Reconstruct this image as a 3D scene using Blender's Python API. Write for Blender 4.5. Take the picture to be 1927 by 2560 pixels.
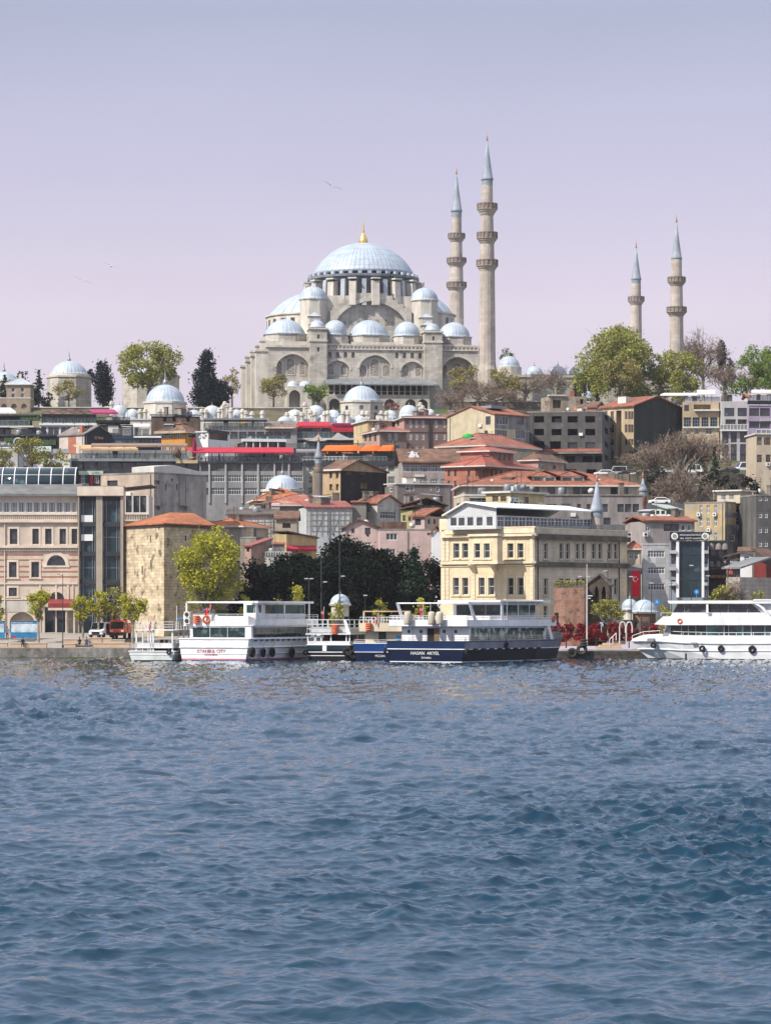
import bpy, bmesh, math, random
import numpy as np
from math import sin, cos, pi, sqrt, atan2, radians
from mathutils import Vector, Matrix, Quaternion
random.seed(7); NPR = np.random.RandomState(5)
S = bpy.context.scene; COL = S.collection
for o in list(bpy.data.objects): bpy.data.objects.remove(o)

# ---------------------------------------------------------------- camera, sky, sun, exposure
F, CX, YH, H = 7600.0, 963.5, 1535.0, 6.0       # focal length in px of the 1927 px wide photo, optical axis, horizon row, eye height
cam = bpy.data.cameras.new('camera'); camo = bpy.data.objects.new('camera', cam); COL.objects.link(camo)
camo.location = (0, 0, H); camo.rotation_euler = (radians(90), 0, 0)
cam.sensor_fit = 'HORIZONTAL'; cam.sensor_width = 36; cam.lens = 36*F/1927; cam.shift_y = 255/1927
cam.clip_start = .5; cam.clip_end = 6000
S.camera = camo
SUN_EL, SUN_AZ = radians(45), atan2(-.82, -.57)   # sun to the left and a little behind the viewer
to_sun = Vector((cos(SUN_EL)*sin(SUN_AZ), cos(SUN_EL)*cos(SUN_AZ), sin(SUN_EL)))
sl = bpy.data.lights.new('sun', 'SUN'); sl.energy = 4.4; sl.angle = radians(.6); sl.color = (1, .93, .82)
so = bpy.data.objects.new('sun', sl); COL.objects.link(so); so.location = (-200, -100, 400)
so.rotation_euler = to_sun.to_track_quat('Z', 'Y').to_euler()
W = bpy.data.worlds.new('World'); S.world = W; W.use_nodes = True
nt = W.node_tree; nt.nodes.clear()
def wn(t, **k):
    n = nt.nodes.new(t)
    for a, b in k.items(): setattr(n, a, b)
    return n
sky = wn('ShaderNodeTexSky', sky_type='NISHITA', sun_disc=False, sun_elevation=SUN_EL, sun_rotation=SUN_AZ % (2*pi), altitude=20, air_density=1.0, dust_density=1.6, ozone_density=1.5)
tcw = wn('ShaderNodeTexCoord'); sep = wn('ShaderNodeSeparateXYZ')
nt.links.new(tcw.outputs['Generated'], sep.inputs[0])
rmp = wn('ShaderNodeValToRGB')                     # spring haze: lavender near the horizon, bluer above
e = rmp.color_ramp.elements
e[0].position = 0; e[0].color = (.565, .495, .575, 1)
e[1].position = .75; e[1].color = (.72, .74, .82, 1)
for p, c in ((.05, (.575, .495, .58, 1)), (.10, (.575, .50, .59, 1)), (.14, (.46, .43, .555, 1)), (.195, (.335, .345, .46, 1)), (.245, (.37, .45, .63, 1)), (.38, (.42, .51, .70, 1))):
    q = e.new(p); q.color = c
nt.links.new(sep.outputs['Z'], rmp.inputs[0])
hz = wn('ShaderNodeMix', data_type='RGBA', blend_type='MULTIPLY'); hz.inputs[0].default_value = 1
hz.inputs[7].default_value = (10, 10, 10, 1)
cn = wn('ShaderNodeTexNoise'); cn.inputs['Scale'].default_value = 5; cn.inputs['Detail'].default_value = 5; cm_ = wn('ShaderNodeMapping'); cm_.inputs['Scale'].default_value = (1, 1, 4)   # uneven thin haze
nt.links.new(tcw.outputs['Generated'], cm_.inputs[0]); nt.links.new(cm_.outputs[0], cn.inputs[0])
cr = wn('ShaderNodeMapRange'); cr.inputs['From Min'].default_value = .3; cr.inputs['From Max'].default_value = .7; cr.inputs['To Min'].default_value = .965; cr.inputs['To Max'].default_value = 1.035
nt.links.new(cn.outputs[0], cr.inputs[0]); hn_ = wn('ShaderNodeMix', data_type='RGBA', blend_type='MULTIPLY'); hn_.inputs[0].default_value = 1
nt.links.new(rmp.outputs[0], hn_.inputs[6]); nt.links.new(cr.outputs[0], hn_.inputs[7]); nt.links.new(hn_.outputs[2], hz.inputs[6])
mx = wn('ShaderNodeMix', data_type='RGBA'); mx.inputs[0].default_value = .88
nt.links.new(sky.outputs[0], mx.inputs[6]); nt.links.new(hz.outputs[2], mx.inputs[7])
bg = wn('ShaderNodeBackground'); bg.inputs[1].default_value = .1
wo = wn('ShaderNodeOutputWorld'); nt.links.new(mx.outputs[2], bg.inputs[0]); nt.links.new(bg.outputs[0], wo.inputs[0])
S.view_settings.view_transform = 'Standard'; S.view_settings.look = 'None'; S.view_settings.exposure = .5; S.view_settings.gamma = 1
S.cycles.use_denoising = True; S.cycles.max_bounces = 5; S.cycles.diffuse_bounces = 2; S.cycles.glossy_bounces = 2; S.cycles.volume_bounces = 0
S.cycles.transparent_max_bounces = 6

# ---------------------------------------------------------------- helpers
def at(px, py, Y): return Vector(((px-CX)*Y/F, Y, H+(YH-py)*Y/F))
def zat(py, Y): return H+(YH-py)*Y/F
def xat(px, Y): return (px-CX)*Y/F
PROF = [(380, 1.2), (411, 1.35), (424, 2.5), (440, 3.2), (470, 5), (520, 11), (600, 24), (680, 40), (742, 49), (760, 53), (786, 59.5), (1200, 60)]
def ground(Y):
    for (a, b), (c, d) in zip(PROF, PROF[1:]):
        if Y <= c: return b+(d-b)*(max(Y, a)-a)/(c-a)
    return 60
def tag(o, label=None, cat=None, group=None, kind=None):
    if label: o['label'] = label
    if cat: o['category'] = cat
    if group: o['group'] = group
    if kind: o['kind'] = kind
    return o
def thing(name, label, cat, loc=(0, 0, 0), rz=0, group=None):
    o = bpy.data.objects.new(name, None); COL.objects.link(o); o.empty_display_size = .5
    o.location = loc; o.rotation_euler = (0, 0, rz)
    return tag(o, label, cat, group)
def link(name, me, parent=None, loc=(0, 0, 0), rz=0):
    o = bpy.data.objects.new(name, me); COL.objects.link(o); o.location = loc; o.rotation_euler = (0, 0, rz)
    if parent: o.parent = parent
    return o
def dup(root, loc, rz=0, label=None, group=None, sc=1):
    r = root.copy(); COL.objects.link(r); r.location = loc; r.rotation_euler = (0, 0, rz); r.scale = (sc, sc, sc)
    if label: r['label'] = label
    if group: r['group'] = group
    for ch in list(root.children):
        c = ch.copy(); COL.objects.link(c); c.parent = r
        for g in ch.children:
            d = g.copy(); COL.objects.link(d); d.parent = c
    return r

class MB:
    def __init__(s): s.v = []; s.f = []; s.mi = []; s.sm = []; s.k = 0; s.smooth = False; s.M = None
    def add(s, vs, fs):
        n = len(s.v)
        s.v += [tuple(s.M @ Vector(p)) for p in vs] if s.M else [tuple(p) for p in vs]
        for f in fs: s.f.append([n+i for i in f]); s.mi.append(s.k); s.sm.append(s.smooth)
        return s
    def poly(s, *p): return s.add(p, [range(len(p))])
    def box(s, x0, x1, y0, y1, z0, z1):
        if x0 > x1: x0, x1 = x1, x0
        if y0 > y1: y0, y1 = y1, y0
        if z0 > z1: z0, z1 = z1, z0
        return s.add([(x, y, z) for z in (z0, z1) for y in (y0, y1) for x in (x0, x1)],
                     [(0, 2, 3, 1), (4, 5, 7, 6), (0, 1, 5, 4), (1, 3, 7, 5), (3, 2, 6, 7), (2, 0, 4, 6)])
    def prism(s, pts, ax, a, b):
        """outline pts in the two other axes, pushed along axis ax from a to b"""
        def m(p, t): return {'x': (t, p[0], p[1]), 'y': (p[0], t, p[1]), 'z': (p[0], p[1], t)}[ax]
        n = len(pts)
        return s.add([m(p, a) for p in pts]+[m(p, b) for p in pts],
                     [list(range(n))[::-1], list(range(n, 2*n))]+[(i, (i+1) % n, n+(i+1) % n, n+i) for i in range(n)])
    def lathe(s, prof, n=16, c=(0, 0, 0), ph=0, a0=0, a1=2*pi, flute=0, nf=0):
        full = abs(a1-a0-2*pi) < 1e-6; m = n if full else n+1; vs = []; fs = []
        for r, z in prof:
            for i in range(m):
                a = ph+a0+(a1-a0)*i/n
                rr = r*(1+flute*(abs(cos(nf*a/2))-.6)) if flute else r
                vs.append((c[0]+rr*cos(a), c[1]+rr*sin(a), c[2]+z))
        for j in range(len(prof)-1):
            for i in range(n):
                k = (i+1) % m if full else i+1
                fs.append((j*m+i, j*m+k, (j+1)*m+k, (j+1)*m+i))
        if full and prof[0][0] > 1e-4: fs.append(list(range(m))[::-1])
        if full and prof[-1][0] > 1e-4: fs.append([(len(prof)-1)*m+i for i in range(m)])
        return s.add(vs, fs)
    def tube(s, p, q, r0, r1=None, n=6, cap=True):
        p = Vector(p); q = Vector(q); d = q-p
        if d.length < 1e-6: return s
        r1 = r0 if r1 is None else r1
        u = d.orthogonal().normalized(); w = d.normalized().cross(u)
        vs = [p+u*r0*cos(2*pi*i/n)+w*r0*sin(2*pi*i/n) for i in range(n)]+[q+u*r1*cos(2*pi*i/n)+w*r1*sin(2*pi*i/n) for i in range(n)]
        fs = [(i, (i+1) % n, n+(i+1) % n, n+i) for i in range(n)]
        if cap: fs += [list(range(n))[::-1], list(range(n, 2*n))]
        return s.add(vs, fs)
    def path(s, pts, r, n=5):
        for a, b in zip(pts, pts[1:]): s.tube(a, b, r, r, n)
        return s
    def ell(s, c, rx, ry, rz, n=10, m=6):
        pr = [(max(1e-5, sin(pi*j/m)), -cos(pi*j/m)) for j in range(m+1)]
        vs = []
        for r, z in pr:
            for i in range(n): vs.append((c[0]+rx*r*cos(2*pi*i/n), c[1]+ry*r*sin(2*pi*i/n), c[2]+rz*z))
        return s.add(vs, [(j*n+i, j*n+(i+1) % n, (j+1)*n+(i+1) % n, (j+1)*n+i) for j in range(m) for i in range(n)])
    def torus(s, c, R, r, ax='y', n=16, m=8):
        vs = []
        for i in range(n):
            for j in range(m):
                a = 2*pi*i/n; b = 2*pi*j/m; q = R+r*cos(b); t = r*sin(b)
                p = {'y': (q*cos(a), t, q*sin(a)), 'x': (t, q*cos(a), q*sin(a)), 'z': (q*cos(a), q*sin(a), t)}[ax]
                vs.append((c[0]+p[0], c[1]+p[1], c[2]+p[2]))
        return s.add(vs, [(i*m+j, ((i+1) % n)*m+j, ((i+1) % n)*m+(j+1) % m, i*m+(j+1) % m) for i in range(n) for j in range(m)])
    def mesh(s, name, mats):
        me = bpy.data.meshes.new(name); me.from_pydata(s.v, [], s.f)
        for m in (mats if isinstance(mats, (list, tuple)) else [mats]): me.materials.append(m)
        me.polygons.foreach_set('material_index', s.mi); me.polygons.foreach_set('use_smooth', s.sm)
        bm = bmesh.new(); bm.from_mesh(me); bmesh.ops.recalc_face_normals(bm, faces=bm.faces); bm.to_mesh(me); bm.free()
        me.update(); return me
    def build(s, name, mats, parent=None, loc=(0, 0, 0), rz=0): return link(name, s.mesh(name, mats), parent, loc, rz)

# ---------------------------------------------------------------- materials
MATS = {}
def M(name, col, rough=.8, var=.2, scale=.6, streak=0, brick=None, bump=.0, metal=0, spec=.22, seam=None, wave=None, trans=0, islands=0, rnd=0, col2=None, c2pos=.55, c2scale=None, tr=0):
    """procedural material: base colour with noise, run-off stains, coursed stone, lead seams or tile rows"""
    if name in MATS: return MATS[name]
    m = bpy.data.materials.new(name); m.use_nodes = True; t = m.node_tree; N = t.nodes; L = t.links
    P = N['Principled BSDF']; P.inputs['Roughness'].default_value = rough; P.inputs['Metallic'].default_value = metal
    P.inputs['Specular IOR Level'].default_value = spec
    def n(ty, **k):
        x = N.new(ty)
        for a, b in k.items(): setattr(x, a, b)
        return x
    tc = n('ShaderNodeTexCoord'); oi = n('ShaderNodeObjectInfo')
    off = n('ShaderNodeVectorMath', operation='MULTIPLY_ADD'); off.inputs[1].default_value = (37, 53, 0)
    L.new(oi.outputs['Random'], off.inputs[0]); L.new(tc.outputs['Object'], off.inputs[2]); vec = off.outputs[0]
    def noise(sc, det=5, mp=None, ro=.6):
        x = n('ShaderNodeTexNoise'); x.inputs['Scale'].default_value = sc; x.inputs['Detail'].default_value = det; x.inputs['Roughness'].default_value = ro
        if mp:
            q = n('ShaderNodeMapping'); q.inputs['Scale'].default_value = mp; L.new(vec, q.inputs[0]); L.new(q.outputs[0], x.inputs[0])
        else: L.new(vec, x.inputs[0])
        return x.outputs[0]
    def mul(a, b, fac=1):
        x = n('ShaderNodeMix', data_type='RGBA', blend_type='MULTIPLY'); x.inputs[0].default_value = fac
        L.new(a, x.inputs[6]); L.new(b, x.inputs[7]); return x.outputs[2]
    def ramp(src, stops):
        x = n('ShaderNodeValToRGB'); L.new(src, x.inputs[0]); E = x.color_ramp.elements
        while len(E) < len(stops): E.new(.5)
        for k, (p, c) in zip(E, stops): k.position = p; k.color = (*c, 1) if len(c) == 3 else c
        return x.outputs[0]
    g = lambda f: (f, f, f)
    hi = tuple(min(1, c*(1+var)) for c in col); lo = tuple(c*(1-var) for c in col)
    c = ramp(noise(scale), [(.3, lo), (.7, hi)])
    if col2:
        x = n('ShaderNodeMix', data_type='RGBA'); L.new(ramp(noise(c2scale or scale*.7, 6), [(c2pos-.06, g(0)), (c2pos+.06, g(1))]), x.inputs[0])
        L.new(c, x.inputs[6]); x.inputs[7].default_value = (*col2, 1); c = x.outputs[2]
    if rnd: c = mul(c, ramp(oi.outputs['Random'], [(0, g(1-rnd)), (1, g(1+rnd*.3))]))
    h = None
    if brick:
        bw, bh, dk = brick
        sp = n('ShaderNodeSeparateXYZ'); L.new(tc.outputs['Object'], sp.inputs[0])
        ad = n('ShaderNodeMath', operation='ADD'); L.new(sp.outputs[0], ad.inputs[0]); L.new(sp.outputs[1], ad.inputs[1])
        cb = n('ShaderNodeCombineXYZ'); L.new(ad.outputs[0], cb.inputs[0]); L.new(sp.outputs[2], cb.inputs[1])
        b = n('ShaderNodeTexBrick'); L.new(cb.outputs[0], b.inputs[0]); b.inputs['Scale'].default_value = 1
        b.inputs['Brick Width'].default_value = bw; b.inputs['Row Height'].default_value = bh; b.inputs['Mortar Size'].default_value = .03
        b.inputs['Color1'].default_value = (1, 1, 1, 1); b.inputs['Color2'].default_value = (*g(1-dk*.7), 1); b.inputs['Mortar'].default_value = (*g(1-dk), 1)
        c = mul(c, b.outputs[0]); h = b.outputs[0]
    if streak:
        c = mul(c, ramp(noise(1, 7, (.55, .55, .06), .68), [(.34, g(1-streak)), (.64, g(1))]))
        c = mul(c, ramp(noise(.12, 4), [(.35, g(1-streak*.5)), (.6, g(1))]))
    if seam:
        na, dz, dk = seam
        gr = n('ShaderNodeTexGradient', gradient_type='RADIAL'); L.new(tc.outputs['Object'], gr.inputs[0])
        def line(src, k, w):
            a = n('ShaderNodeMath', operation='MULTIPLY'); L.new(src, a.inputs[0]); a.inputs[1].default_value = k
            f = n('ShaderNodeMath', operation='FRACT'); L.new(a.outputs[0], f.inputs[0])
            return ramp(f.outputs[0], [(0, g(1-dk)), (w, g(1)), (1-w*.3, g(1)), (1, g(1-dk*.4))])
        c = mul(c, line(gr.outputs[0], na, .22))
        if dz:
            sp = n('ShaderNodeSeparateXYZ'); L.new(tc.outputs['Object'], sp.inputs[0]); c = mul(c, line(sp.outputs[2], 1/dz, .12), .6)
        c = mul(c, ramp(noise(1, 4, (1.2, 1.2, .25)), [(.35, (.84, .88, .93)), (.65, g(1.0))]))
    if wave:
        w = n('ShaderNodeTexWave', wave_type='BANDS', bands_direction=wave[0]); L.new(tc.outputs['Object'], w.inputs[0])
        w.inputs['Scale'].default_value = wave[1]; w.inputs['Distortion'].default_value = wave[3] if len(wave) > 3 else .6; w.inputs['Detail'].default_value = 2
        c = mul(c, ramp(w.outputs[0], [(.1, g(1-wave[2])), (.6, g(1))])); h = w.outputs[0]
    if islands:
        ge = n('ShaderNodeNewGeometry')
        c = mul(c, ramp(ge.outputs['Random Per Island'], [(0, g(1-islands)), (1, g(1+islands))]))
    L.new(c, P.inputs['Base Color'])
    if bump:
        bp = n('ShaderNodeBump'); bp.inputs['Strength'].default_value = min(1, bump*2); bp.inputs['Distance'].default_value = bump*.3
        L.new(h if h else noise(scale*6, 6), bp.inputs['Height']); L.new(bp.outputs[0], P.inputs['Normal'])
    if tr:
        ts = n('ShaderNodeBsdfTranslucent'); L.new(c, ts.inputs[0]); ms = n('ShaderNodeMixShader'); ms.inputs[0].default_value = tr
        L.new(P.outputs[0], ms.inputs[1]); L.new(ts.outputs[0], ms.inputs[2]); L.new(ms.outputs[0], N['Material Output'].inputs[0])
    MATS[name] = m; return m
def plaster(name, col, streak=.35, **k): return M(name, col, .88, streak=streak, var=k.pop('var', .12), scale=k.pop('scale', .8), bump=k.pop('bump', .05), **k)

stone = M('limestone', (.575, .535, .48), .9, var=.16, scale=.35, streak=.30, brick=(1.7, .75, .30), col2=(.30, .27, .24), c2pos=.64, c2scale=.16, bump=.08)
stone_plain = M('limestone_dressed', (.60, .56, .50), .88, var=.14, scale=.5, streak=.28, bump=.06)
stone_dark = M('weathered_stone', (.26, .225, .19), .92, var=.25, scale=.4, streak=.5, brick=(1.2, .5, .4), bump=.12)
minstone = M('minaret_stone', (.53, .465, .415), .9, var=.16, scale=.3, streak=.25, brick=(1.1, .9, .24), bump=.05)
lead = M('lead_sheet', (.40, .455, .53), .5, var=.14, scale=.5, seam=(64, 1.6, .5), metal=.1)
lead_s = M('lead_sheet_small', (.42, .475, .54), .5, var=.14, scale=.7, seam=(28, 0, .5), metal=.1)
lead_p = M('lead_roofing', (.43, .47, .52), .55, var=.15, scale=.8, streak=.25)
lead_w = M('pale_lead_render', (.52, .555, .585), .6, var=.12, scale=1.2, seam=(20, 0, .16), streak=.2)
gold = M('gilded_copper', (.75, .50, .16), .35, var=.1, metal=.8)
tile = M('red_roof_tile', (.36, .14, .09), .85, col2=(.21, .10, .075), c2pos=.57, c2scale=.55, var=.3, scale=1.3, wave=('Z', 2.2, .35), bump=.06, streak=.3)
tile2 = M('orange_roof_tile', (.47, .17, .08), .85, col2=(.30, .13, .08), c2pos=.58, c2scale=.6, var=.3, scale=1.5, wave=('Z', 2.4, .4), bump=.08, streak=.2)
tile3 = M('old_brown_roof_tile', (.22, .13, .095), .9, var=.35, scale=1.0, wave=('Z', 2.2, .35), bump=.06, streak=.45)
tile4 = M('rose_roof_sheet', (.33, .115, .10), .8, var=.2, scale=.8, wave=('X', 2.0, .2, .1), streak=.25)
white = M('white_paint', (.74, .75, .76), .5, var=.05, streak=.10)
boatw = M('white_boat_paint', (.80, .81, .83), .32, var=.05, streak=.22, scale=.4, col2=(.62, .58, .54), c2pos=.68, c2scale=.5)
trim = M('pale_trim', (.62, .60, .56), .75, var=.1, streak=.2)
black = M('black_paint', (.018, .019, .022), .55, var=.3)
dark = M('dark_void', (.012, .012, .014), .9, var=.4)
charc = M('charcoal_metal', (.045, .05, .058), .5, var=.25, streak=.2)
steel = M('grey_metal', (.26, .28, .30), .45, var=.15, metal=.4)
rubber = M('black_rubber', (.016, .016, .017), .75, var=.3)
wood = M('timber', (.22, .13, .07), .7, var=.3, streak=.3)
glass = M('window_glass', (.035, .043, .052), .08, var=.3, rnd=.3, spec=.6, col2=(.16, .17, .17), c2pos=.62, c2scale=.5)
glass2 = M('blue_glass', (.014, .032, .045), .06, var=.4, spec=.4, scale=.4, col2=(.10, .17, .18), c2pos=.64, c2scale=.35)
glassb = M('boat_glass', (.012, .028, .030), .07, var=.5, spec=.35, scale=.9, col2=(.09, .13, .125), c2pos=.60, c2scale=.8)
ba = M('balustrade_glass', (.11, .145, .155), .15, var=.3, spec=.4, scale=.5)
ba.node_tree.nodes['Principled BSDF'].inputs['Alpha'].default_value = .38
concrete = M('concrete', (.30, .285, .265), .9, var=.18, streak=.5, scale=.7, bump=.06)
red = M('red_canvas', (.40, .028, .05), .75, var=.12, streak=.12)
maroon = M('maroon_canvas', (.20, .018, .06), .75, var=.15, streak=.15)
orange = M('orange_canvas', (.70, .13, .018), .7, var=.1, streak=.12)
tanc = M('tan_canvas', (.52, .36, .20), .8, var=.12, streak=.2)
greyc = M('grey_canvas', (.20, .20, .21), .8, var=.15, streak=.2)
lred = M('flag_red', (.55, .012, .03), .7, var=.1)
orng = M('lifebuoy_orange', (.60, .13, .05), .6, var=.15)
beige = M('beige_tarpaulin', (.52, .47, .38), .85, var=.12, streak=.2)

# ---------------------------------------------------------------- building kit
STY = {'w': (white, 1, 1, .09), 'w2': (white, 2, 0, .09), 'w3': (white, 3, 0, .08), 'w4': (white, 4, 1, .08), 'd': (charc, 1, 0, .07), 'd3': (charc, 3, 0, .07),
       's': (wood, 1, 1, .08), 'p': (white, 0, 0, .10), 'k': (charc, 0, 0, .08), 'g': (steel, 2, 2, .07), 'sash': (trim, 0, 1, .09), 'w5': (white, 5, 1, .08)}
WC = {}
def window_mesh(w, h, st, dep, sur):
    key = (round(w*20), round(h*20), st, round(dep*50), sur[1] if sur else None)
    if key in WC: return WC[key]
    fm, nv, nh, t = STY[st]; b = MB(); y0, y1 = dep-.10, dep
    b.box(0, t, y0, y1, 0, h).box(w-t, w, y0, y1, 0, h).box(t, w-t, y0, y1, 0, t).box(t, w-t, y0, y1, h-t, h)
    for i in range(nv): x = w*(i+1)/(nv+1); b.box(x-t*.4, x+t*.4, y0+.02, y1-.003, t, h-t)
    for i in range(nh): z = h*(i+1)/(nh+1)+(.12*h if nh == 1 and nv else 0); b.box(t, w-t, y0+.024, y1-.006, z-t*.35, z+t*.35)
    mats = [fm]
    if sur:
        mats.append(sur[0]); b.k = 1; q = sur[1]
        b.box(-q, 0, -.07, .03, -q*.3, h+q).box(w, w+q, -.07, .03, -q*.3, h+q).box(0, w, -.07, .03, h, h+q).box(-q*1.4, w+q*1.4, -.16, .03, -q*.9, -q*.3)
    p = MB().box(t*.6, w-t*.6, y1-.05, y1-.03, t*.6, h-t*.6)
    WC[key] = (b.mesh('window', mats), p.mesh('pane', [glass2 if st == 'g' else glass])); return WC[key]

def wall_face(mb, T, W, z0, z1, rects):
    us = sorted({0, W} | {r[k] for r in rects for k in (0, 1)}); zs = sorted({z0, z1} | {r[k] for r in rects for k in (2, 3)})
    us = [u for u in us if -1e-6 <= u <= W+1e-6]; zs = [z for z in zs if z0-1e-6 <= z <= z1+1e-6]
    for j in range(len(zs)-1):
        run = None
        for i in range(len(us)-1):
            cu, cz = (us[i]+us[i+1])/2, (zs[j]+zs[j+1])/2
            hole = any(r[0] < cu < r[1] and r[2] < cz < r[3] for r in rects)
            if not hole: run = us[i] if run is None else run
            if run is not None and (hole or i == len(us)-2):
                e = us[i] if hole else us[i+1]
                mb.poly(T(run, zs[j], 0), T(e, zs[j], 0), T(e, zs[j+1], 0), T(run, zs[j+1], 0)); run = None
    for r in rects:
        u0, u1, a, b, dep, ar = r; mb_k = mb.k
        if ar:
            sp, pointed = ar; pts = arch_pts(u0, u1, sp, b, pointed)
        else: pts = [(u0, b), (u1, b)]
        out = [(u0, a)]+pts+[(u1, a)]
        if ar:
            for p, q in zip(pts, pts[1:]): mb.poly(T(p[0], p[1], 0), T(q[0], q[1], 0), T(q[0], b, 0), T(p[0], b, 0))
        for p, q in zip(out, out[1:]+out[:1]): mb.poly(T(*p, 0), T(*q, 0), T(*q, -dep), T(*p, -dep))
        mb.poly(*[T(*p, -dep-.01) for p in out])
def arch_pts(u0, u1, sp, top, pointed, n=12):
    w = (u1-u0)/2; c = (u0+u1)/2; hh = top-sp; pts = []
    for i in range(n+1):
        a = pi-pi*i/n; x = cos(a); z = sin(a)
        if pointed: z = z*.86+.14*(1-abs(x))
        pts.append((c+w*x, sp+hh*z))
    return pts

BLDS = []
class Bld:
    def __init__(s, name, label, Y, xl, xc, xr, ytop, a=0, base=None, D=None, cat='building', group=None):
        t = radians(a); d = s.d = Vector((cos(t), -sin(t), 0)); e = s.e = Vector((sin(t), cos(t), 0)); s.Y = Y; s.name = name
        def solve(px, C, v): k = (px-CX)/F; return -(C.x-k*C.y)/(v.x-k*v.y)
        C = at(xc, YH, Y); C.z = 0
        if a >= 0: s.W = solve(xl, C, -d); s.O = C-d*s.W; s.D = D or solve(xr, C, e)
        else: s.W = solve(xr, C, d); s.O = C; s.D = D or solve(xl, C, e)
        s.b = ground(Y)-1.5 if base is None else base
        s.h = zat(ytop, Y)-s.b; s.O.z = s.b
        BLDS.append(s); s.root = thing(name, label, cat, s.O, -t, group); s.R = {k: [] for k in 'frlb'}; s.gab = []
        s.fr = {'f': (s.O, d, -e, s.W), 'r': (s.O+d*s.W, e, d, s.D), 'l': (s.O+e*s.D, -e, -d, s.D), 'b': (s.O+d*s.W+e*s.D, -d, e, s.W)}
    def uv(s, f, px, py, out=0):
        O, d, n, L = s.fr[f]; O = O+n*out; r = Vector(((px-CX)/F, 1, (YH-py)/F)); c = Vector((0, 0, H))
        t = (O-c).dot(n)/r.dot(n); p = c+r*t
        return (p-O).dot(d), p.z-s.b
    def T(s, f, u, z, out=0):
        return {'f': (u, -out, z), 'r': (s.W+out, u, z), 'l': (-out, s.D-u, z), 'b': (s.W-u, s.D+out, z)}[f]
    def P(s, f, px, py, out=0): u, z = s.uv(f, px, py, out); return s.T(f, u, z, out)
    RZ = {'f': 0, 'r': pi/2, 'l': -pi/2, 'b': pi}
    def hole(s, f, x0, x1, y0, y1, dep=.3, arch=None):
        u0 = s.uv(f, x0, y1)[0]; u1 = s.uv(f, x1, y1)[0]; xm = (x0+x1)/2; z0 = s.uv(f, xm, y1)[1]; z1 = s.uv(f, xm, y0)[1]
        L = s.fr[f][3]; u0 = max(.1, u0); u1 = min(L-.1, u1); z1 = min(z1, s.h-.08); z0 = max(.05, z0)
        if u1-u0 < .12 or z1-z0 < .12: return None
        ar = None
        if arch: ar = (z1-(z1-z0)*arch[0], arch[1])
        s.R[f].append((u0, u1, z0, z1, dep, ar)); return u0, u1, z0, z1
    def win(s, f, cols, rows, w, h, st='w', dep=.22, sur=None, name='window'):
        for py in rows:
            for px in cols:
                q = s.hole(f, px-w/2, px+w/2, py-h/2, py+h/2, dep)
                if q: s.pane(f, *q, st, dep, sur, name)
        return s
    def pane(s, f, u0, u1, z0, z1, st, dep, sur=None, name='window'):
        fm, pm = window_mesh(u1-u0, z1-z0, st, dep, sur)
        o = link(name, fm, s.root, s.T(f, u0, z0), s.RZ[f]); link('pane', pm, o)
    def voids(s, f, cols, rows, w, h, dep=1.6, arch=None):
        for py in rows:
            for px in cols: s.hole(f, px-w/2, px+w/2, py-h/2, py+h/2, dep, arch)
        return s
    def walls(s, m, roofmat=None):
        mb = MB()
        for f in 'frlb':
            L = s.fr[f][3]
            wall_face(mb, lambda u, z, o, f=f: s.T(f, u, z, o), L, 0, s.h, s.R[f])
        for g in s.gab: mb.poly(*g)
        mb.k = 1; mb.poly((0, 0, s.h-.02), (s.W, 0, s.h-.02), (s.W, s.D, s.h-.02), (0, s.D, s.h-.02))
        s.body = mb.build('wall', [m, roofmat or concrete], s.root); return s
    def slab(s, name, f, x0, x1, y0, y1, o0, o1, m, parent=None):
        """box lying on a face between photo columns and rows, from o0 to o1 metres in front of it"""
        mb = MB(); s.slabmb(mb, f, x0, x1, y0, y1, o0, o1); return mb.build(name, m, parent or s.root)
    def slabmb(s, mb, f, x0, x1, y0, y1, o0, o1):
        a = s.uv(f, x0, y1, o1); b = s.uv(f, x1, y1, o1); xm = (x0+x1)/2; z0 = s.uv(f, xm, y1, o1)[1]; z1 = s.uv(f, xm, y0, o1)[1]
        p = s.T(f, a[0], z0, o0); q = s.T(f, b[0], z1, o1); mb.box(p[0], q[0], p[1], q[1], p[2], q[2]); return mb
    def band(s, name, zpx, hpx, m, faces='fr', out=.25, f0='f'):
        """cornice or string course running round the given faces; row taken at the near corner"""
        z1 = zat(zpx, s.Y)-s.b; z0 = zat(zpx+hpx, s.Y)-s.b; mb = MB(); o = out
        x0 = -o if 'l' in faces else 0; x1 = s.W+(o if 'r' in faces else 0)
        mb.box(x0, x1, -o, .02, z0, z1)
        if 'r' in faces: mb.box(s.W-.02, s.W+o, .02, s.D, z0, z1)
        if 'l' in faces: mb.box(-o, .02, .02, s.D, z0, z1)
        return mb.build(name, m, s.root)
    def flat(s, par=.5, m=None, over=.06, name='parapet', th=.22):
        mb = MB(); o = over; h = s.h
        mb.box(-o, s.W+o, -o, th, h, h+par).box(-o, s.W+o, s.D-th, s.D+o, h, h+par).box(-o, th, th, s.D-th, h, h+par).box(s.W-th, s.W+o, th, s.D-th, h, h+par)
        mb.build(name, m or concrete, s.root); return s
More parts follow.
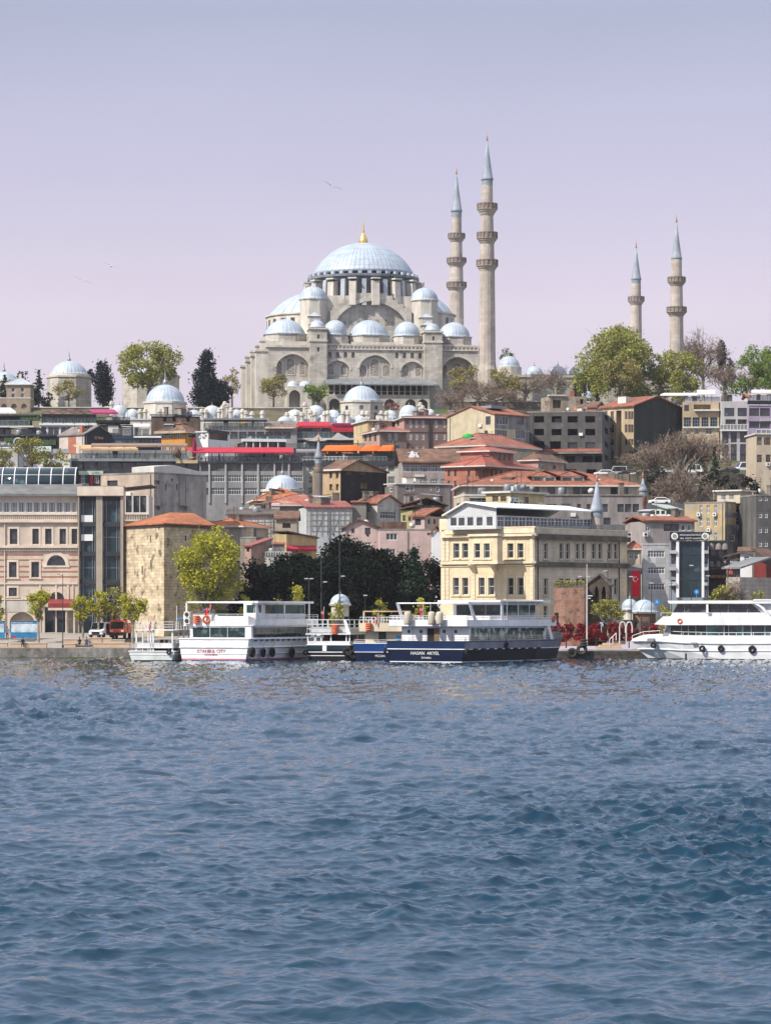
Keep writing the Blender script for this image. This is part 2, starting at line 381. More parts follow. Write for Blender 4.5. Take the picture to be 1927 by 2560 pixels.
    def hip(s, rise, over=.7, m=None, fas=None, name='roof', z=0):
        o = over; h = s.h+z; mb = MB(); W, D = s.W, s.D; th = .22
        E = [(-o, -o), (W+o, -o), (W+o, D+o), (-o, D+o)]
        w2, d2 = W+2*o, D+2*o
        rd = [(-o+d2/2, D/2), (W+o-d2/2, D/2)] if w2 >= d2 else [(W/2, -o+w2/2), (W/2, D+o-w2/2)]
        top = [(x, y, h+th) for x, y in E]; r = [(x, y, h+th+rise) for x, y in rd]
        if w2 >= d2: fs = [(top[0], top[1], r[1], r[0]), (top[1], top[2], r[1]), (top[2], top[3], r[0], r[1]), (top[3], top[0], r[0])]
        else: fs = [(top[0], top[1], r[0]), (top[1], top[2], r[1], r[0]), (top[2], top[3], r[1]), (top[3], top[0], r[0], r[1])]
        for f in fs: mb.poly(*f)
        ml = [m]
        mb.k = 1; mb.poly(*[(x, y, h) for x, y in E[::-1]])
        for i in range(4): a, b = E[i], E[(i+1) % 4]; mb.poly((*a, h), (*b, h), (*b, h+th), (*a, h+th))
        ro = mb.build(name, [m, fas or trim], s.root)
        cap = MB()
        cap.tube(r[0], r[1], .16, n=5)
        for i in range(4): cap.tube(top[i], min(r, key=lambda q: (q[0]-top[i][0])**2+(q[1]-top[i][1])**2), .14, n=5)
        cap.build('ridge_cap', m, ro); return s
    def gable(s, rise, over=.5, m=None, ax='x', off=.5, fas=None, name='roof', th=.25):
        """ridge along local ax; off places the ridge across the span"""
        h = s.h; o = over; mb = MB(); L, B = (s.W, s.D) if ax == 'x' else (s.D, s.W); c = B*off
        sl = rise/c; sr = rise/(B-c)
        pr = [(-o, h-o*sl), (c, h+rise), (B+o, h-o*sr), (B+o, h-o*sr+th), (c, h+rise+th), (-o, h-o*sl+th)]
        mb.prism(pr, ax, -o, L+o) if ax == 'x' else mb.prism(pr, ax, -o, L+o)
        mb.build(name, m, s.root)
        if ax == 'x': s.gab += [[(x, 0, h), (x, c, h+rise), (x, B, h)] for x in (0, L)]
        else: s.gab += [[(0, y, h), (c, y, h+rise), (B, y, h)] for y in (0, L)]
        return s
    def shed(s, z0, z1, over=.4, m=None, ax='x', th=.2, name='roof'):
        """mono-pitch: z0 at the start of axis ax, z1 at its end, above the wall top"""
        h = s.h; o = over; L, B = (s.W, s.D) if ax == 'x' else (s.D, s.W)
        pr = [(-o, h+z0), (L+o, h+z1), (L+o, h+z1+th), (-o, h+z0+th)]
        mb = MB()
        if ax == 'x': mb.prism(pr, 'y', -o, B+o); s.gab += [[(0, y, h), (0, y, h+z0), (L, y, h+z1), (L, y, h)] for y in (0, B)]+[[(x, 0, h), (x, 0, h+z), (x, B, h+z), (x, B, h)] for x, z in ((0, z0), (L, z1))]
        else: mb.prism(pr, 'x', -o, B+o); s.gab += [[(x, 0, h), (x, 0, h+z0), (x, L, h+z1), (x, L, h)] for x in (0, B)]+[[(0, y, h), (0, y, h+z), (B, y, h+z), (B, y, h)] for y, z in ((0, z0), (L, z1))]
        mb.build(name, m, s.root); return s
    def rail(s, f, x0, x1, y0, y1, out=0, m=None, n=8, g=True, name='railing'):
        mb = MB(); r = .035*s.Y/420
        u0, za = s.uv(f, x0, y0, out); u1, zc = s.uv(f, x1, y0, out); zb = s.uv(f, x0, y1, out)[1]; zd = s.uv(f, x1, y1, out)[1]
        a, b = s.T(f, u0, za, out), s.T(f, u1, zc, out); mb.tube(a, b, r*1.2, n=4)
        for i in range(n+1):
            t = i/n; mb.tube(s.T(f, u0+(u1-u0)*t, za+(zc-za)*t, out), s.T(f, u0+(u1-u0)*t, zb+(zd-zb)*t, out), r, n=4)
        if not g:
            for k in (.33, .66): mb.tube(s.T(f, u0, za+(zb-za)*k, out), s.T(f, u1, zc+(zd-zc)*k, out), r*.8, n=4)
        ro = mb.build(name, m or steel, s.root)
        if g:
            q = MB(); w = out-.03; q.add([s.T(f, u, z, o) for o in (w, w-.03) for u, z in ((u0, zb+.05), (u1, zd+.05), (u1, zc-.06), (u0, za-.06))], [(0, 1, 2, 3), (7, 6, 5, 4), (0, 4, 5, 1), (1, 5, 6, 2), (2, 6, 7, 3), (3, 7, 4, 0)])
            q.build('glass_panel', ba, ro)
        return s
    def awn(s, f, x0, x1, yb, yf, ob, of, m, name='awning', val=.35, x2=None, x3=None):
        """sloping canvas from the back edge (row yb, ob metres out) to the front edge (row yf, of metres out) with a valance"""
        x2 = x0 if x2 is None else x2; x3 = x1 if x3 is None else x3
        A, B = s.P(f, x0, yb, ob), s.P(f, x1, yb, ob); C, D = s.P(f, x3, yf, of), s.P(f, x2, yf, of); mb = MB()
        lo = lambda p, k: (p[0], p[1], p[2]-k)
        mb.add([A, B, C, D, lo(A, .08), lo(B, .08), lo(C, .08), lo(D, .08)], [(0, 1, 2, 3), (7, 6, 5, 4), (0, 4, 5, 1), (1, 5, 6, 2), (2, 6, 7, 3), (3, 7, 4, 0)])
        if val: mb.add([lo(C, .08), lo(D, .08), lo(D, .08+val), lo(C, .08+val)]+[Vector(lo(p, k))+Vector((.03, .05, 0)) for p, k in ((C, .08), (D, .08), (D, .08+val), (C, .08+val))], [(0, 1, 2, 3), (7, 6, 5, 4), (0, 4, 5, 1), (1, 5, 6, 2), (2, 6, 7, 3), (3, 7, 4, 0)])
        return mb.build(name, m, s.root)
    def posts(s, f, xs, y0, y1, out, m=None, r=.07):
        for x in xs:
            MB().tube(s.P(f, x, y0, out), s.P(f, x, y1, out), r, n=5).build('post', m or charc, s.root)
        return s
    def text(s, f, body, x0, x1, y0, y1, m, out=.06, name='lettering', parent=None):
        cu = bpy.data.curves.new('t', 'FONT'); cu.body = body; cu.extrude = .01; cu.align_x = 'CENTER'; cu.resolution_u = 3
        to = bpy.data.objects.new('t', cu); COL.objects.link(to); bpy.context.view_layer.update()
        me = bpy.data.meshes.new_from_object(to); bpy.data.objects.remove(to); me.name = name
        n = len(me.vertices); a = np.empty(n*3, 'f'); me.vertices.foreach_get('co', a); a = a.reshape(-1, 3)
        lo, hi = a.min(0), a.max(0)
        u0, zb = s.uv(f, x0, y1, out); u1, _ = s.uv(f, x1, y1, out); zt = s.uv(f, x0, y0, out)[1]
        k = (u1-u0)/(hi[0]-lo[0]); kz = (zt-zb)/(hi[1]-lo[1])
        v = np.stack([(a[:, 0]-lo[0])*k, -a[:, 2], (a[:, 1]-lo[1])*kz], 1); me.vertices.foreach_set('co', v.ravel().astype('f')); me.update()
        me.materials.clear(); me.materials.append(m)
        return link(name, me, parent or s.root, s.T(f, u0, zb, out), s.RZ[f])
    def ac(s, f, px, py, w=14, h=13, name='air_conditioner'):
        mb = MB(); s.slabmb(mb, f, px-w/2, px+w/2, py-h/2, py+h/2, .02, .42)
        o = mb.build(name, white, s.root); u, z = s.uv(f, px, py, .42); k = s.Y/F
        MB().lathe([(w*.32*k, 0), (w*.32*k, .03)], 12).build('fan_grille', charc, o, s.T(f, u, z, .42)).rotation_euler = (pi/2, 0, s.RZ[f])
        return s

def dome_mesh(r, h, n=32, m=10, flute=0, nf=0, lip=.0):
    b = MB(); b.smooth = True
    Rr = (r*r+h*h)/(2*h); a1 = math.asin(min(1, r/Rr)) if h <= r else pi-math.asin(min(1, r/Rr))
    pr = [(max(1e-4, Rr*sin(a1*(1-i/m))), Rr*cos(a1*(1-i/m))-(Rr-h)) for i in range(m+1)]
    if lip: pr = [(r+lip, -.25), (r+lip, 0)]+pr
    b.lathe(pr, n, flute=flute, nf=nf); return b
def finial_mesh(h, m):
    b = MB(); b.smooth = True; q = h
    b.lathe([(.10*q, -.06*q), (.13*q, .05*q), (.15*q, .13*q), (.10*q, .22*q), (.035*q, .33*q), (.06*q, .40*q), (.03*q, .46*q), (.05*q, .54*q), (.02*q, .60*q), (.03*q, .68*q), (.01*q, .75*q), (.001, q)], 8)
    return b.mesh('finial', m)
def dome(parent, name, loc, r, h, mt=None, fin=1.5, n=32, flute=0, nf=0, lip=.12, finm=None):
    o = dome_mesh(r, h, n, 10, flute, nf, lip).build(name, mt or lead_s, parent, loc)
    if fin: link('finial', finial_mesh(fin, finm or steel), o, (0, 0, h))
    return o

# ---------------------------------------------------------------- foliage kit
def leaf_mesh(name, pts, size, mat, up=.0, asp=1.6):
    n = len(pts); rs = NPR
    d = rs.normal(size=(n, 3)); d[:, 2] += up; d /= np.linalg.norm(d, axis=1)[:, None]
    a = np.cross(d, rs.normal(size=(n, 3))); a /= np.linalg.norm(a, axis=1)[:, None]; b = np.cross(d, a)
    sz = size*rs.uniform(.55, 1.25, n)[:, None]
    v = np.stack([pts+a*sz*asp*.5, pts+b*sz*.42, pts-a*sz*asp*.5, pts-b*sz*.42], 1).reshape(-1, 3)
    me = bpy.data.meshes.new(name); me.vertices.add(4*n); me.vertices.foreach_set('co', v.ravel().astype('f'))
    me.loops.add(4*n); me.loops.foreach_set('vertex_index', np.arange(4*n, dtype='i'))
    me.polygons.add(n); me.polygons.foreach_set('loop_start', np.arange(0, 4*n, 4, dtype='i'))
    me.materials.append(mat); me.update(calc_edges=True); me.validate(); return me
LEAF = {k: M(n, c, .7, var=v, scale=s_, islands=il, tr=t, spec=.06) for k, n, c, v, s_, il, t in (
 ('lime', 'spring_leaf', (.36, .35, .05), .3, .5, .45, .35), ('plane', 'plane_leaf', (.27, .275, .075), .35, .25, .45, .3), ('green', 'green_leaf', (.17, .24, .055), .35, .3, .45, .3),
 ('dark', 'cedar_leaf', (.006, .012, .007), .5, .5, .6, .03), ('cyp', 'cypress_leaf', (.012, .021, .022), .45, .4, .6, .03), ('fir', 'fir_leaf', (.022, .042, .026), .4, .4, .55, .05),
 ('bare', 'bare_twig', (.20, .15, .12), .3, .4, .4, 0), ('bud', 'budding_leaf', (.27, .235, .09), .3, .4, .4, .2), ('pink', 'judas_blossom', (.26, .12, .12), .3, .4, .4, .15),
 ('redp', 'red_shrub_leaf', (.22, .024, .03), .4, .8, .5, .15), ('olive', 'olive_leaf', (.24, .23, .06), .4, .4, .5, .2), ('ivy', 'ivy_leaf', (.03, .06, .02), .4, .6, .5, .1))}
bark = M('bark', (.13, .10, .075), .95, var=.35, scale=2, bump=.1)
bark_p = M('pale_bark', (.26, .235, .20), .95, var=.35, scale=1.5, bump=.1)
def tree(kind, name, label, px, yb, yt, wpx, Y, blobs=18, dens=1, leaf=None, trunk=.25, group=None, cat='tree', lean=0, shape=None, bk=None, seed=None, loose=.12):
    """trunk with limbs reaching into leaf clumps scattered through the crown volume; kind picks leaf, shape the silhouette"""
    rs = NPR; base = at(px, yb, Y); h = zat(yt, Y)-base.z; w = wpx*Y/F
    root = thing(name, label, cat, base, 0, group)
    shape = shape or {'cyp': 'spindle', 'fir': 'cone'}.get(kind, 'round')
    B = []
    for i in range(blobs):
        if shape == 'round':
            v = rs.normal(size=3); v /= np.linalg.norm(v); v *= rs.uniform(.35, 1)**.5*.78
            c = np.array([v[0]*w/2, v[1]*w/2, h*(trunk+(1-trunk)*(.5+.5*v[2]))]); c[0] += lean*c[2]; r = min(w*.5, h*(1-trunk)*.5)*rs.uniform(.18, .40)
        elif shape == 'spindle':
            t = (i+.5)/blobs; c = np.array([rs.normal()*w*.07, rs.normal()*w*.07, h*(.04+.92*t)]); r = w*.5*(.25+1.0*math.sin(pi*min(.97, .12+t*.86))**.8)*.82
        elif shape == 'cone':
            t = (i+.5)/blobs; a = rs.uniform(0, 2*pi); q = w*.5*(1-t)*rs.uniform(.35, .8); c = np.array([q*cos(a), q*sin(a), h*(.10+.87*t)]); r = max(w*.06, w*.28*(1-t*.85))
        elif shape == 'pyr':
            t = (i+.5)/blobs; a = rs.uniform(0, 2*pi); R_ = w*.5*(1-.80*t**1.5); q = R_*rs.uniform(.25, .72); c = np.array([q*cos(a), q*sin(a), h*(.06+.88*t)]); r = max(w*.13, R_*.50)
        else:  # broad: wide bottom-heavy mass
            u = (i+.5)/blobs; a = rs.uniform(0, 2*pi); q = sqrt(rs.uniform(.05, 1))*.92*sqrt(max(.16, 1-.8*u**2.4)); c = np.array([q*cos(a)*w/2, q*sin(a)*w/2, h*(.10+.78*u)]); r = min(w*.5, h*.42)*rs.uniform(.24, .44)
        B.append((c, r))
    lf = leaf or {'lime': .30, 'plane': .5, 'green': .45, 'dark': .42, 'cyp': .38, 'fir': .35, 'bud': .3, 'pink': .3, 'olive': .26}.get(kind, .35)
    tb = MB(); tr_ = max(.06, .018*h+.01*w)
    crown = []
    if kind != 'bare':
        for c, r in B:
            n = int(dens*26*(r/lf)**2*.42)+12
            d = rs.normal(size=(n, 3)); d /= np.linalg.norm(d, axis=1)[:, None]
            q = c+d*r*(rs.uniform(.25, 1.08, n)**.55)[:, None]*np.array([1, 1, .85 if shape != 'cone' else .4])
            if shape == 'cone': q[:, 2] -= .28*np.hypot(q[:, 0]-c[0]*.2, q[:, 1]-c[1]*.2)
            crown.append(q)
        P = np.concatenate(crown)
        k = int(len(P)*loose); j = rs.randint(0, len(P), k); P = np.concatenate([P, P[j]+rs.normal(size=(k, 3))*lf*1.6])
        P = P[(P[:, 2] > h*.03) & (P[:, 2] < h*1.03)]
    top = np.array([lean*h*.5, 0, h*(trunk+.25*(1-trunk))]) if shape in ('round',) else np.array([0, 0, h*(.55 if shape == 'broad' else .88)])
    tb.tube((0, 0, -.8), tuple(top*.55), tr_*1.25, tr_*.9, 7); tb.tube(tuple(top*.55), tuple(top), tr_*.9, tr_*.6 if shape == 'round' else tr_*.1, 7)
    if shape in ('round', 'broad'):
        for c, r in B:
            s0 = top*rs.uniform(.55, 1); mid = s0*.5+c*.5+np.array([0, 0, -.06*h]); tb.tube(s0, mid, tr_*.45, tr_*.3, 5); tb.tube(mid, c, tr_*.3, tr_*.08, 4)
            for _ in range(3):
                e = c+rs.normal(size=3)*r*.6; tb.tube(c*.6+mid*.4, e, tr_*.13, tr_*.03, 3, False)
    if kind == 'bare':
        tw = MB()
        def grow(p, d, L, r, lv):
            e = p+d*L; (tb if lv < 2 else tw).tube(p, e, r, r*.6, 4 if lv < 2 else 3, False)
            if lv >= 4: return
            for _ in range(rs.randint(3, 5) if lv < 3 else rs.randint(3, 6)):
                nd = d+rs.normal(size=3)*.55; nd[2] += .10; nd /= np.linalg.norm(nd); grow(p+d*L*rs.uniform(.45, 1), nd, L*rs.uniform(.6, .85), r*.55, lv+1)
        for _ in range(max(3, int(4*dens))):
            d = np.array([rs.normal()*.4*w/h*1.6, rs.normal()*.4, 1]); d /= np.linalg.norm(d); grow(np.array([rs.normal()*w*.05, 0, h*trunk*.6]), d, h*.27, tr_*.5, 0)
        V = np.array(tw.v); sx = w/max(.1, np.percentile(V[:, 0], 94)-np.percentile(V[:, 0], 6)); sz = h/max(.1, np.percentile(V[:, 2], 99.3))
        for q in (tb, tw): q.v = [(x*sx if z > .3 else x, y*sx if z > .3 else y, z*sz if z > 0 else z) for x, y, z in q.v]
        tb.build('trunk', bk or bark_p, root); T_ = np.array(tw.v); T_ = T_[T_[:, 2] > h*.3]; n = int(min(len(T_), 1500*dens)); T_ = T_[rs.randint(0, len(T_), n)]+rs.normal(size=(n, 3))*.25; sc = .022*h+.25; a = leaf_mesh('crown', T_, sc*.26, LEAF['bare'], .5, 8); tw.k = 0; c0 = tw.build('crown', LEAF['bare'], root); c1 = link('twig_spray', a, root)
    else:
        tb.build('trunk', bk or (bark_p if kind in ('lime', 'plane') else bark), root)
        link('crown', leaf_mesh('crown', P, lf, LEAF[kind], up=.3), root)
    return root

# ---------------------------------------------------------------- water, hillside, quay
def ocean(n, L, wind, rs, lam_min, lam_max, spread, amp):
    k = 2*pi*np.fft.fftfreq(n, L/n); kx, ky = np.meshgrid(k, k, indexing='ij'); kk = np.hypot(kx, ky); kk[0, 0] = 1
    w = (kx*wind[0]+ky*wind[1])/kk; P = kk**-3.6*np.exp(-(2*pi/lam_max/kk)**2)*np.exp(-(kk*lam_min/2/pi)**2)*(spread+(1-spread)*np.abs(w)**4); P[0, 0] = 0
    hk = (rs.normal(size=(n, n))+1j*rs.normal(size=(n, n)))*np.sqrt(P); h = np.fft.ifft2(hk).real
    dx = np.fft.ifft2(-1j*kx/kk*hk).real; dy = np.fft.ifft2(-1j*ky/kk*hk).real; s = amp/h.std()
    return h*s, dx*s, dy*s
def samp(A, x, y, L):
    n = A.shape[0]; u = (x/L % 1)*n; v = (y/L % 1)*n; i = u.astype(int); j = v.astype(int); fu = u-i; fv = v-j; i %= n; j %= n; a = (i+1) % n; b = (j+1) % n
    return A[i, j]*(1-fu)*(1-fv)+A[a, j]*fu*(1-fv)+A[i, b]*(1-fu)*fv+A[a, b]*fu*fv
def make_water():
    rs = np.random.RandomState(11)
    ys = [26.0]
    while ys[-1] < 432: ys.append(ys[-1]+max(.05, ys[-1]**2/45600*.62))
    ys = np.array(ys); nx = 620; t = np.linspace(-1, 1, nx)
    Yg, Tg = np.meshgrid(ys, t, indexing='ij'); Xg = Tg*(Yg*.158+6)
    Z = np.zeros_like(Yg); X = Xg.copy(); Y = Yg.copy()
    gust = .62+.38*np.clip(1+.7*samp(ocean(128, 260, (1, .3), rs, 20, 120, .6, 1)[0], Xg, Yg*.6, 260), .1, 2.2)
    for n, L, wd, l0, l1, sp, am in ((512, 57, (.35, -.94), .45, 4.2, .26, .078), (512, 19.3, (.1, -1), .10, 1.25, .35, .036), (256, 173, (.75, -.66), 3, 15, .3, .04)):
        h, dx, dy = ocean(n, L, wd, rs, l0, l1, sp, am)
        g = {57: gust, 19.3: np.clip(gust*2.1-1.0, .3, 1.7)}.get(L, 1)
        Z += samp(h, Xg, Yg, L)*g; X -= samp(dx, Xg, Yg, L)*.7*g; Y -= samp(dy, Xg, Yg, L)*.7*g
    m, n = Yg.shape; v = np.stack([X, Y, Z], -1).reshape(-1, 3)
    idx = np.arange(m*n).reshape(m, n); q = np.stack([idx[:-1, :-1], idx[:-1, 1:], idx[1:, 1:], idx[1:, :-1]], -1).reshape(-1, 4)
    # the calm sheet that carries the water out of frame on every side
    E = 2500.0; ex = [(-E, 5, -.05), (E, 5, -.05), (E, 470, -.05), (-E, 470, -.05), (-E, -300, -.05), (E, -300, -.05)]
    b = len(v); fr = v[idx[0, 0]], v[idx[0, -1]], v[idx[-1, -1]], v[idx[-1, 0]]
    v = np.concatenate([v, np.array(ex)])
    me = bpy.data.meshes.new('water'); me.vertices.add(len(v)); me.vertices.foreach_set('co', v.ravel().astype('f'))
    extra = [[b+4, b+5, b+1, b], [b, b+1, idx[0, -1], idx[0, 0]], [b, idx[0, 0], idx[-1, 0], b+3], [idx[0, -1], b+1, b+2, idx[-1, -1]]]
    li = np.concatenate([q.ravel(), np.array(extra).ravel()]); nf = len(q)+len(extra)
    me.loops.add(len(li)); me.loops.foreach_set('vertex_index', li.astype('i')); me.polygons.add(nf)
    me.polygons.foreach_set('loop_start', np.arange(0, 4*nf, 4, dtype='i')); me.update(calc_edges=True)
    me.polygons.foreach_set('use_smooth', np.ones(nf, bool))
    m_ = bpy.data.materials.new('sea_water'); m_.use_nodes = True; t = m_.node_tree; N = t.nodes; Lk = t.links; P = N['Principled BSDF']
    P.inputs['Roughness'].default_value = .04; P.inputs['IOR'].default_value = 1.33; P.inputs['Base Color'].default_value = (.003, .029, .059, 1)
    tc = N.new('ShaderNodeTexCoord'); mp = N.new('ShaderNodeMapping'); mp.inputs['Scale'].default_value = (1, 1.3, 1); Lk.new(tc.outputs['Object'], mp.inputs[0])
    n1 = N.new('ShaderNodeTexNoise'); n1.inputs['Scale'].default_value = 4.5; n1.inputs['Detail'].default_value = 4; Lk.new(mp.outputs[0], n1.inputs[0])
    bp = N.new('ShaderNodeBump'); bp.inputs['Strength'].default_value = .22; bp.inputs['Distance'].default_value = .07
    Lk.new(n1.outputs[0], bp.inputs['Height']); Lk.new(bp.outputs[0], P.inputs['Normal'])
    me.materials.append(m_); return tag(link('water', me), kind='structure')
make_water()

earth = M('hillside_earth', (.12, .105, .07), .95, var=.35, scale=.15, col2=(.06, .08, .03), c2pos=.5, bump=.1)
paving = M('quay_paving', (.30, .275, .25), .9, var=.12, scale=.5, brick=(.8, .8, .15), streak=0)
def terrain():
    ys = sorted({p[0] for p in PROF if p[0] >= 424}|set(range(430, 800, 12))|{1200, 2200}); xs = list(range(-170, 171, 10)); xs = [-1500, -600]+xs+[600, 1500]
    V = []; Fc = []
    for y in ys:
        for x in xs:
            z = ground(y)-.3 if y < 1200 else 58
            if 440 < y < 790: z += .7*sin(x*.21+y*.13)+.5*sin(x*.07-y*.05)-.6
            V.append((x, y, z))
    n = len(xs)
    for j in range(len(ys)-1):
        for i in range(n-1): Fc.append((j*n+i, j*n+i+1, (j+1)*n+i+1, (j+1)*n+i))
    me = bpy.data.meshes.new('hillside'); me.from_pydata(V, [], Fc); me.materials.append(earth); me.update()
    return tag(link('hillside', me), kind='structure')
terrain()
quaywall = M('quay_stone', (.30, .285, .26), .9, var=.3, scale=1.2, streak=.55, bump=.2, col2=(.17, .16, .14), c2pos=.55)
weed = M('green_weed', (.07, .085, .02), .9, var=.4, scale=2)
def quay():
    x0, x1 = xat(-900, 411), xat(446, 411)
    b = MB(); b.box(x0, x1, 411, 424.5, -2, 1.35); b.box(x1, xat(1388, 421), 421, 424.5, -2, 1.5); b.box(xat(1660, 421), 300, 421, 424.5, -2, 1.6)
    o = tag(b.build('quay_wall', quaywall), kind='structure')
    d_ = MB(); d_.box(xat(1388, 408), xat(1660, 408), 408, 424.5, -2, 1.0); tag(d_.build('landing', M('shaded_landing_stone', (.075, .068, .06), .95, var=.4, scale=1.5, bump=.3, brick=(.9, .5, .4))), kind='structure'); w = MB(); w.box(x0, x1, 410.8, 410.997, -.5, .12); w.build('weed_band', weed, o)  # landing stone near black: the shadow there is put into its colour
    p = MB(); p.box(x0, x1, 411.1, 415, 1.354, 1.40); p.poly((x0, 415, 1.4), (x1, 415, 1.4), (x1, 424.6, 2.6), (x0, 424.6, 2.6)); p.poly((x0, 424.6, 2.6), (300, 424.6, 2.6), (300, 440, 3.24), (x0, 440, 3.24)); p.poly((x0, 440, 3.24), (300, 440, 3.24), (300, 452, 3.9), (x0, 452, 3.9))
    tag(p.build('quay_paving', paving), kind='structure')
    p = MB(); p.box(x1, xat(1388, 421), 421.1, 424.6, 1.504, 1.55); p.box(xat(1388, 408), xat(1660, 408), 408.1, 424.6, 1.004, 1.05)
    tag(p.build('quay_paving', paving), kind='structure')
quay()

# ---------------------------------------------------------------- the great mosque on the hill
TH = radians(7); MB0 = 60.5
def mosque():
    root = thing('mosque', 'great grey stone mosque on the hilltop with huge lead dome and gilded finial', 'mosque', (xat(908, 830), 830, MB0), TH)
    fx = lambda px: (px-939.5)/9.49
    fz = lambda py: zat(py, 801)-MB0
    U = lambda u: 580+.4084*u
    V = lambda v: 540+.4084*v
    X = lambda u: fx(U(u)); Z = lambda v: fz(V(v))
    def part(name, mb, m=stone, parent=root, loc=(0, 0, 0), rz=0): return mb.build(name, m, parent, loc, rz)
    yF, yB, xl, xr = -29.0, 29.0, -28.5, X(1515)
    # outer walls with blind arches
    b = MB(); R = []
    def arch(u0, u1, vtop, vsp, vbot, dep=1.1, pt=True): R.append((X(u0)-xl, X(u1)-xl, Z(vbot)+3, Z(vtop)+3, dep, (Z(vsp)+3, pt)))
    arch(270, 468, 848, 930, 1062); arch(574, 718, 885, 945, 985, .7); arch(780, 973, 850, 930, 985, .8); arch(1035, 1178, 887, 945, 985, .7); arch(1287, 1490, 856, 945, 1085, 2.6)
    for u in (597, 645, 693, 740, 1010, 1057, 1105, 1153): R.append((X(u-11)-xl, X(u+11)-xl, Z(868)+3, Z(832)+3, .9, (Z(850)+3, False)))
    top = Z(797)
    wall_face(b, lambda u, z, o: (xl+u, yF-o, z-3), xr-xl, 0, top+3, R)
    b.poly((xl, yF, -3), (xl, yF, top), (xl, yB, top), (xl, yB, -3)); b.poly((xr, yF, -3), (xr, yB, -3), (xr, yB, top), (xr, yF, top))
    b.poly((xl, yB, -3), (xr, yB, -3), (xr, yB, top), (xl, yB, top)); b.k = 1; b.poly((xl, yF, top), (xr, yF, top), (xr, yB, top), (xl, yB, top))
    part('wall', b, [stone, lead_p])
    # arch rings
    for u0, u1, vt, vs in ((270, 468, 848, 930), (780, 973, 850, 930), (574, 718, 885, 945), (1035, 1178, 887, 945), (1287, 1490, 856, 945)):
        p0 = arch_pts(X(u0), X(u1), Z(vs), Z(vt), True); p1 = arch_pts(X(u0)-.55, X(u1)+.55, Z(vs), Z(vt)+.6, True); b = MB()
        for i in range(len(p0)-1): b.add([(p0[i][0], yF-.14, p0[i][1]), (p0[i+1][0], yF-.14, p0[i+1][1]), (p1[i+1][0], yF-.14, p1[i+1][1]), (p1[i][0], yF-.14, p1[i][1])]+[(q[0], yF+.02, q[1]) for q in (p0[i], p0[i+1], p1[i+1], p1[i])], [(0, 1, 2, 3), (0, 4, 5, 1), (2, 6, 7, 3)])
        part('arch_moulding', b, stone_plain)
    # pierced plaster windows set in the arches
    lat = M('pierced_lattice', (.40, .37, .33), .85, var=.15, scale=6, brick=(.42, .42, .75))
    for u, v0, v1, w, y in ((289, 892, 972, 32, 1.1), (358, 868, 970, 46, 1.1), (430, 892, 972, 32, 1.1), (605, 905, 972, 36, .7), (683, 905, 972, 36, .7), (803, 905, 976, 42, .8), (875, 870, 976, 52, .8), (945, 905, 976, 42, .8), (1065, 905, 976, 34, .7), (1142, 905, 976, 34, .7), (1310, 900, 985, 36, 2.6), (1390, 885, 1000, 46, 2.6)):
        x0, x1 = X(u-w/2), X(u+w/2); pts = [(x0, Z(v1))]+arch_pts(x0, x1, Z(v0+w*.55), Z(v0), True, 8)+[(x1, Z(v1))]
        b = MB(); b.prism(pts, 'y', yF+y-.06, yF+y-.001); o = part('lattice_window', b, lat)
        pf = [(x0-.25, Z(v1)-.25)]+arch_pts(x0-.25, x1+.25, Z(v0+w*.55), Z(v0)+.25, True, 8)+[(x1+.25, Z(v1)-.25)]
        b = MB(); n = len(pf)
        for i in range(n): a, c = pf[i], pf[(i+1) % n]; d, e_ = pts[i], pts[(i+1) % n]; b.poly((a[0], yF+y-.12, a[1]), (c[0], yF+y-.12, c[1]), (e_[0], yF+y-.12, e_[1]), (d[0], yF+y-.12, d[1]))
        b.build('window_surround', stone_plain, o)
    # cornices and openwork parapets
    b = MB(); b.box(xl-.4, X(470), yF-.45, yF+1, top-.5, top+.15); part('cornice', b, stone_plain)
    for u0, u1 in ((578, 1172), (1288, 1512)):
        b = MB(); x0, x1 = X(u0), X(u1); z0, z1 = Z(812), Z(787); b.box(x0, x1, yF-.35, yF+.3, z0-.35, z0).box(x0, x1, yF-.35, yF+.1, z1-.25, z1)
        n = int((x1-x0)/1.0)
        for i in range(n+1): x = x0+(x1-x0)*i/n; b.box(x-.16, x+.16, yF-.28, yF+.05, z0, z1-.25)
        part('balustrade', b, stone_plain)
    # front buttress towers with little domes
    for u0, u1, vt, vd in ((470, 575, 700, 652), (1175, 1285, 711, 656)):
        b = MB(); x0, x1 = X(u0), X(u1); z1 = Z(vt); zc = Z(770)
        RR = [(X((u0+u1)/2-7)-x0, X((u0+u1)/2+7)-x0, Z(v+13)+3, Z(v-13)+3, .8, None) for v in ((745, 823) if u0 < 600 else (748,))]
        wall_face(b, lambda u, z, o: (x0+u, yF-1.8-o, z-3), x1-x0, 0, z1+3, RR)
        b.poly((x0, yF-1.8, -3), (x0, yF-1.8, z1), (x0, yF+4, z1), (x0, yF+4, -3)); b.poly((x1, yF-1.8, -3), (x1, yF+4, -3), (x1, yF+4, z1), (x1, yF-1.8, z1))
        b.poly((x0, yF-1.8, z1), (x1, yF-1.8, z1), (x1, yF+4, z1), (x0, yF+4, z1)); b.poly((x0, yF+4, -3), (x0, yF+4, z1), (x1, yF+4, z1), (x1, yF+4, -3))
        t = part('buttress_tower', b, stone)
        b = MB(); b.box(x0-.3, x1+.3, yF-2.15, yF+4.3, z1-.02, z1+.35).box(x0-.2, x1+.2, yF-2.03, yF+4.2, zc-.2, zc+.2); b.build('cornice', stone_plain, t)
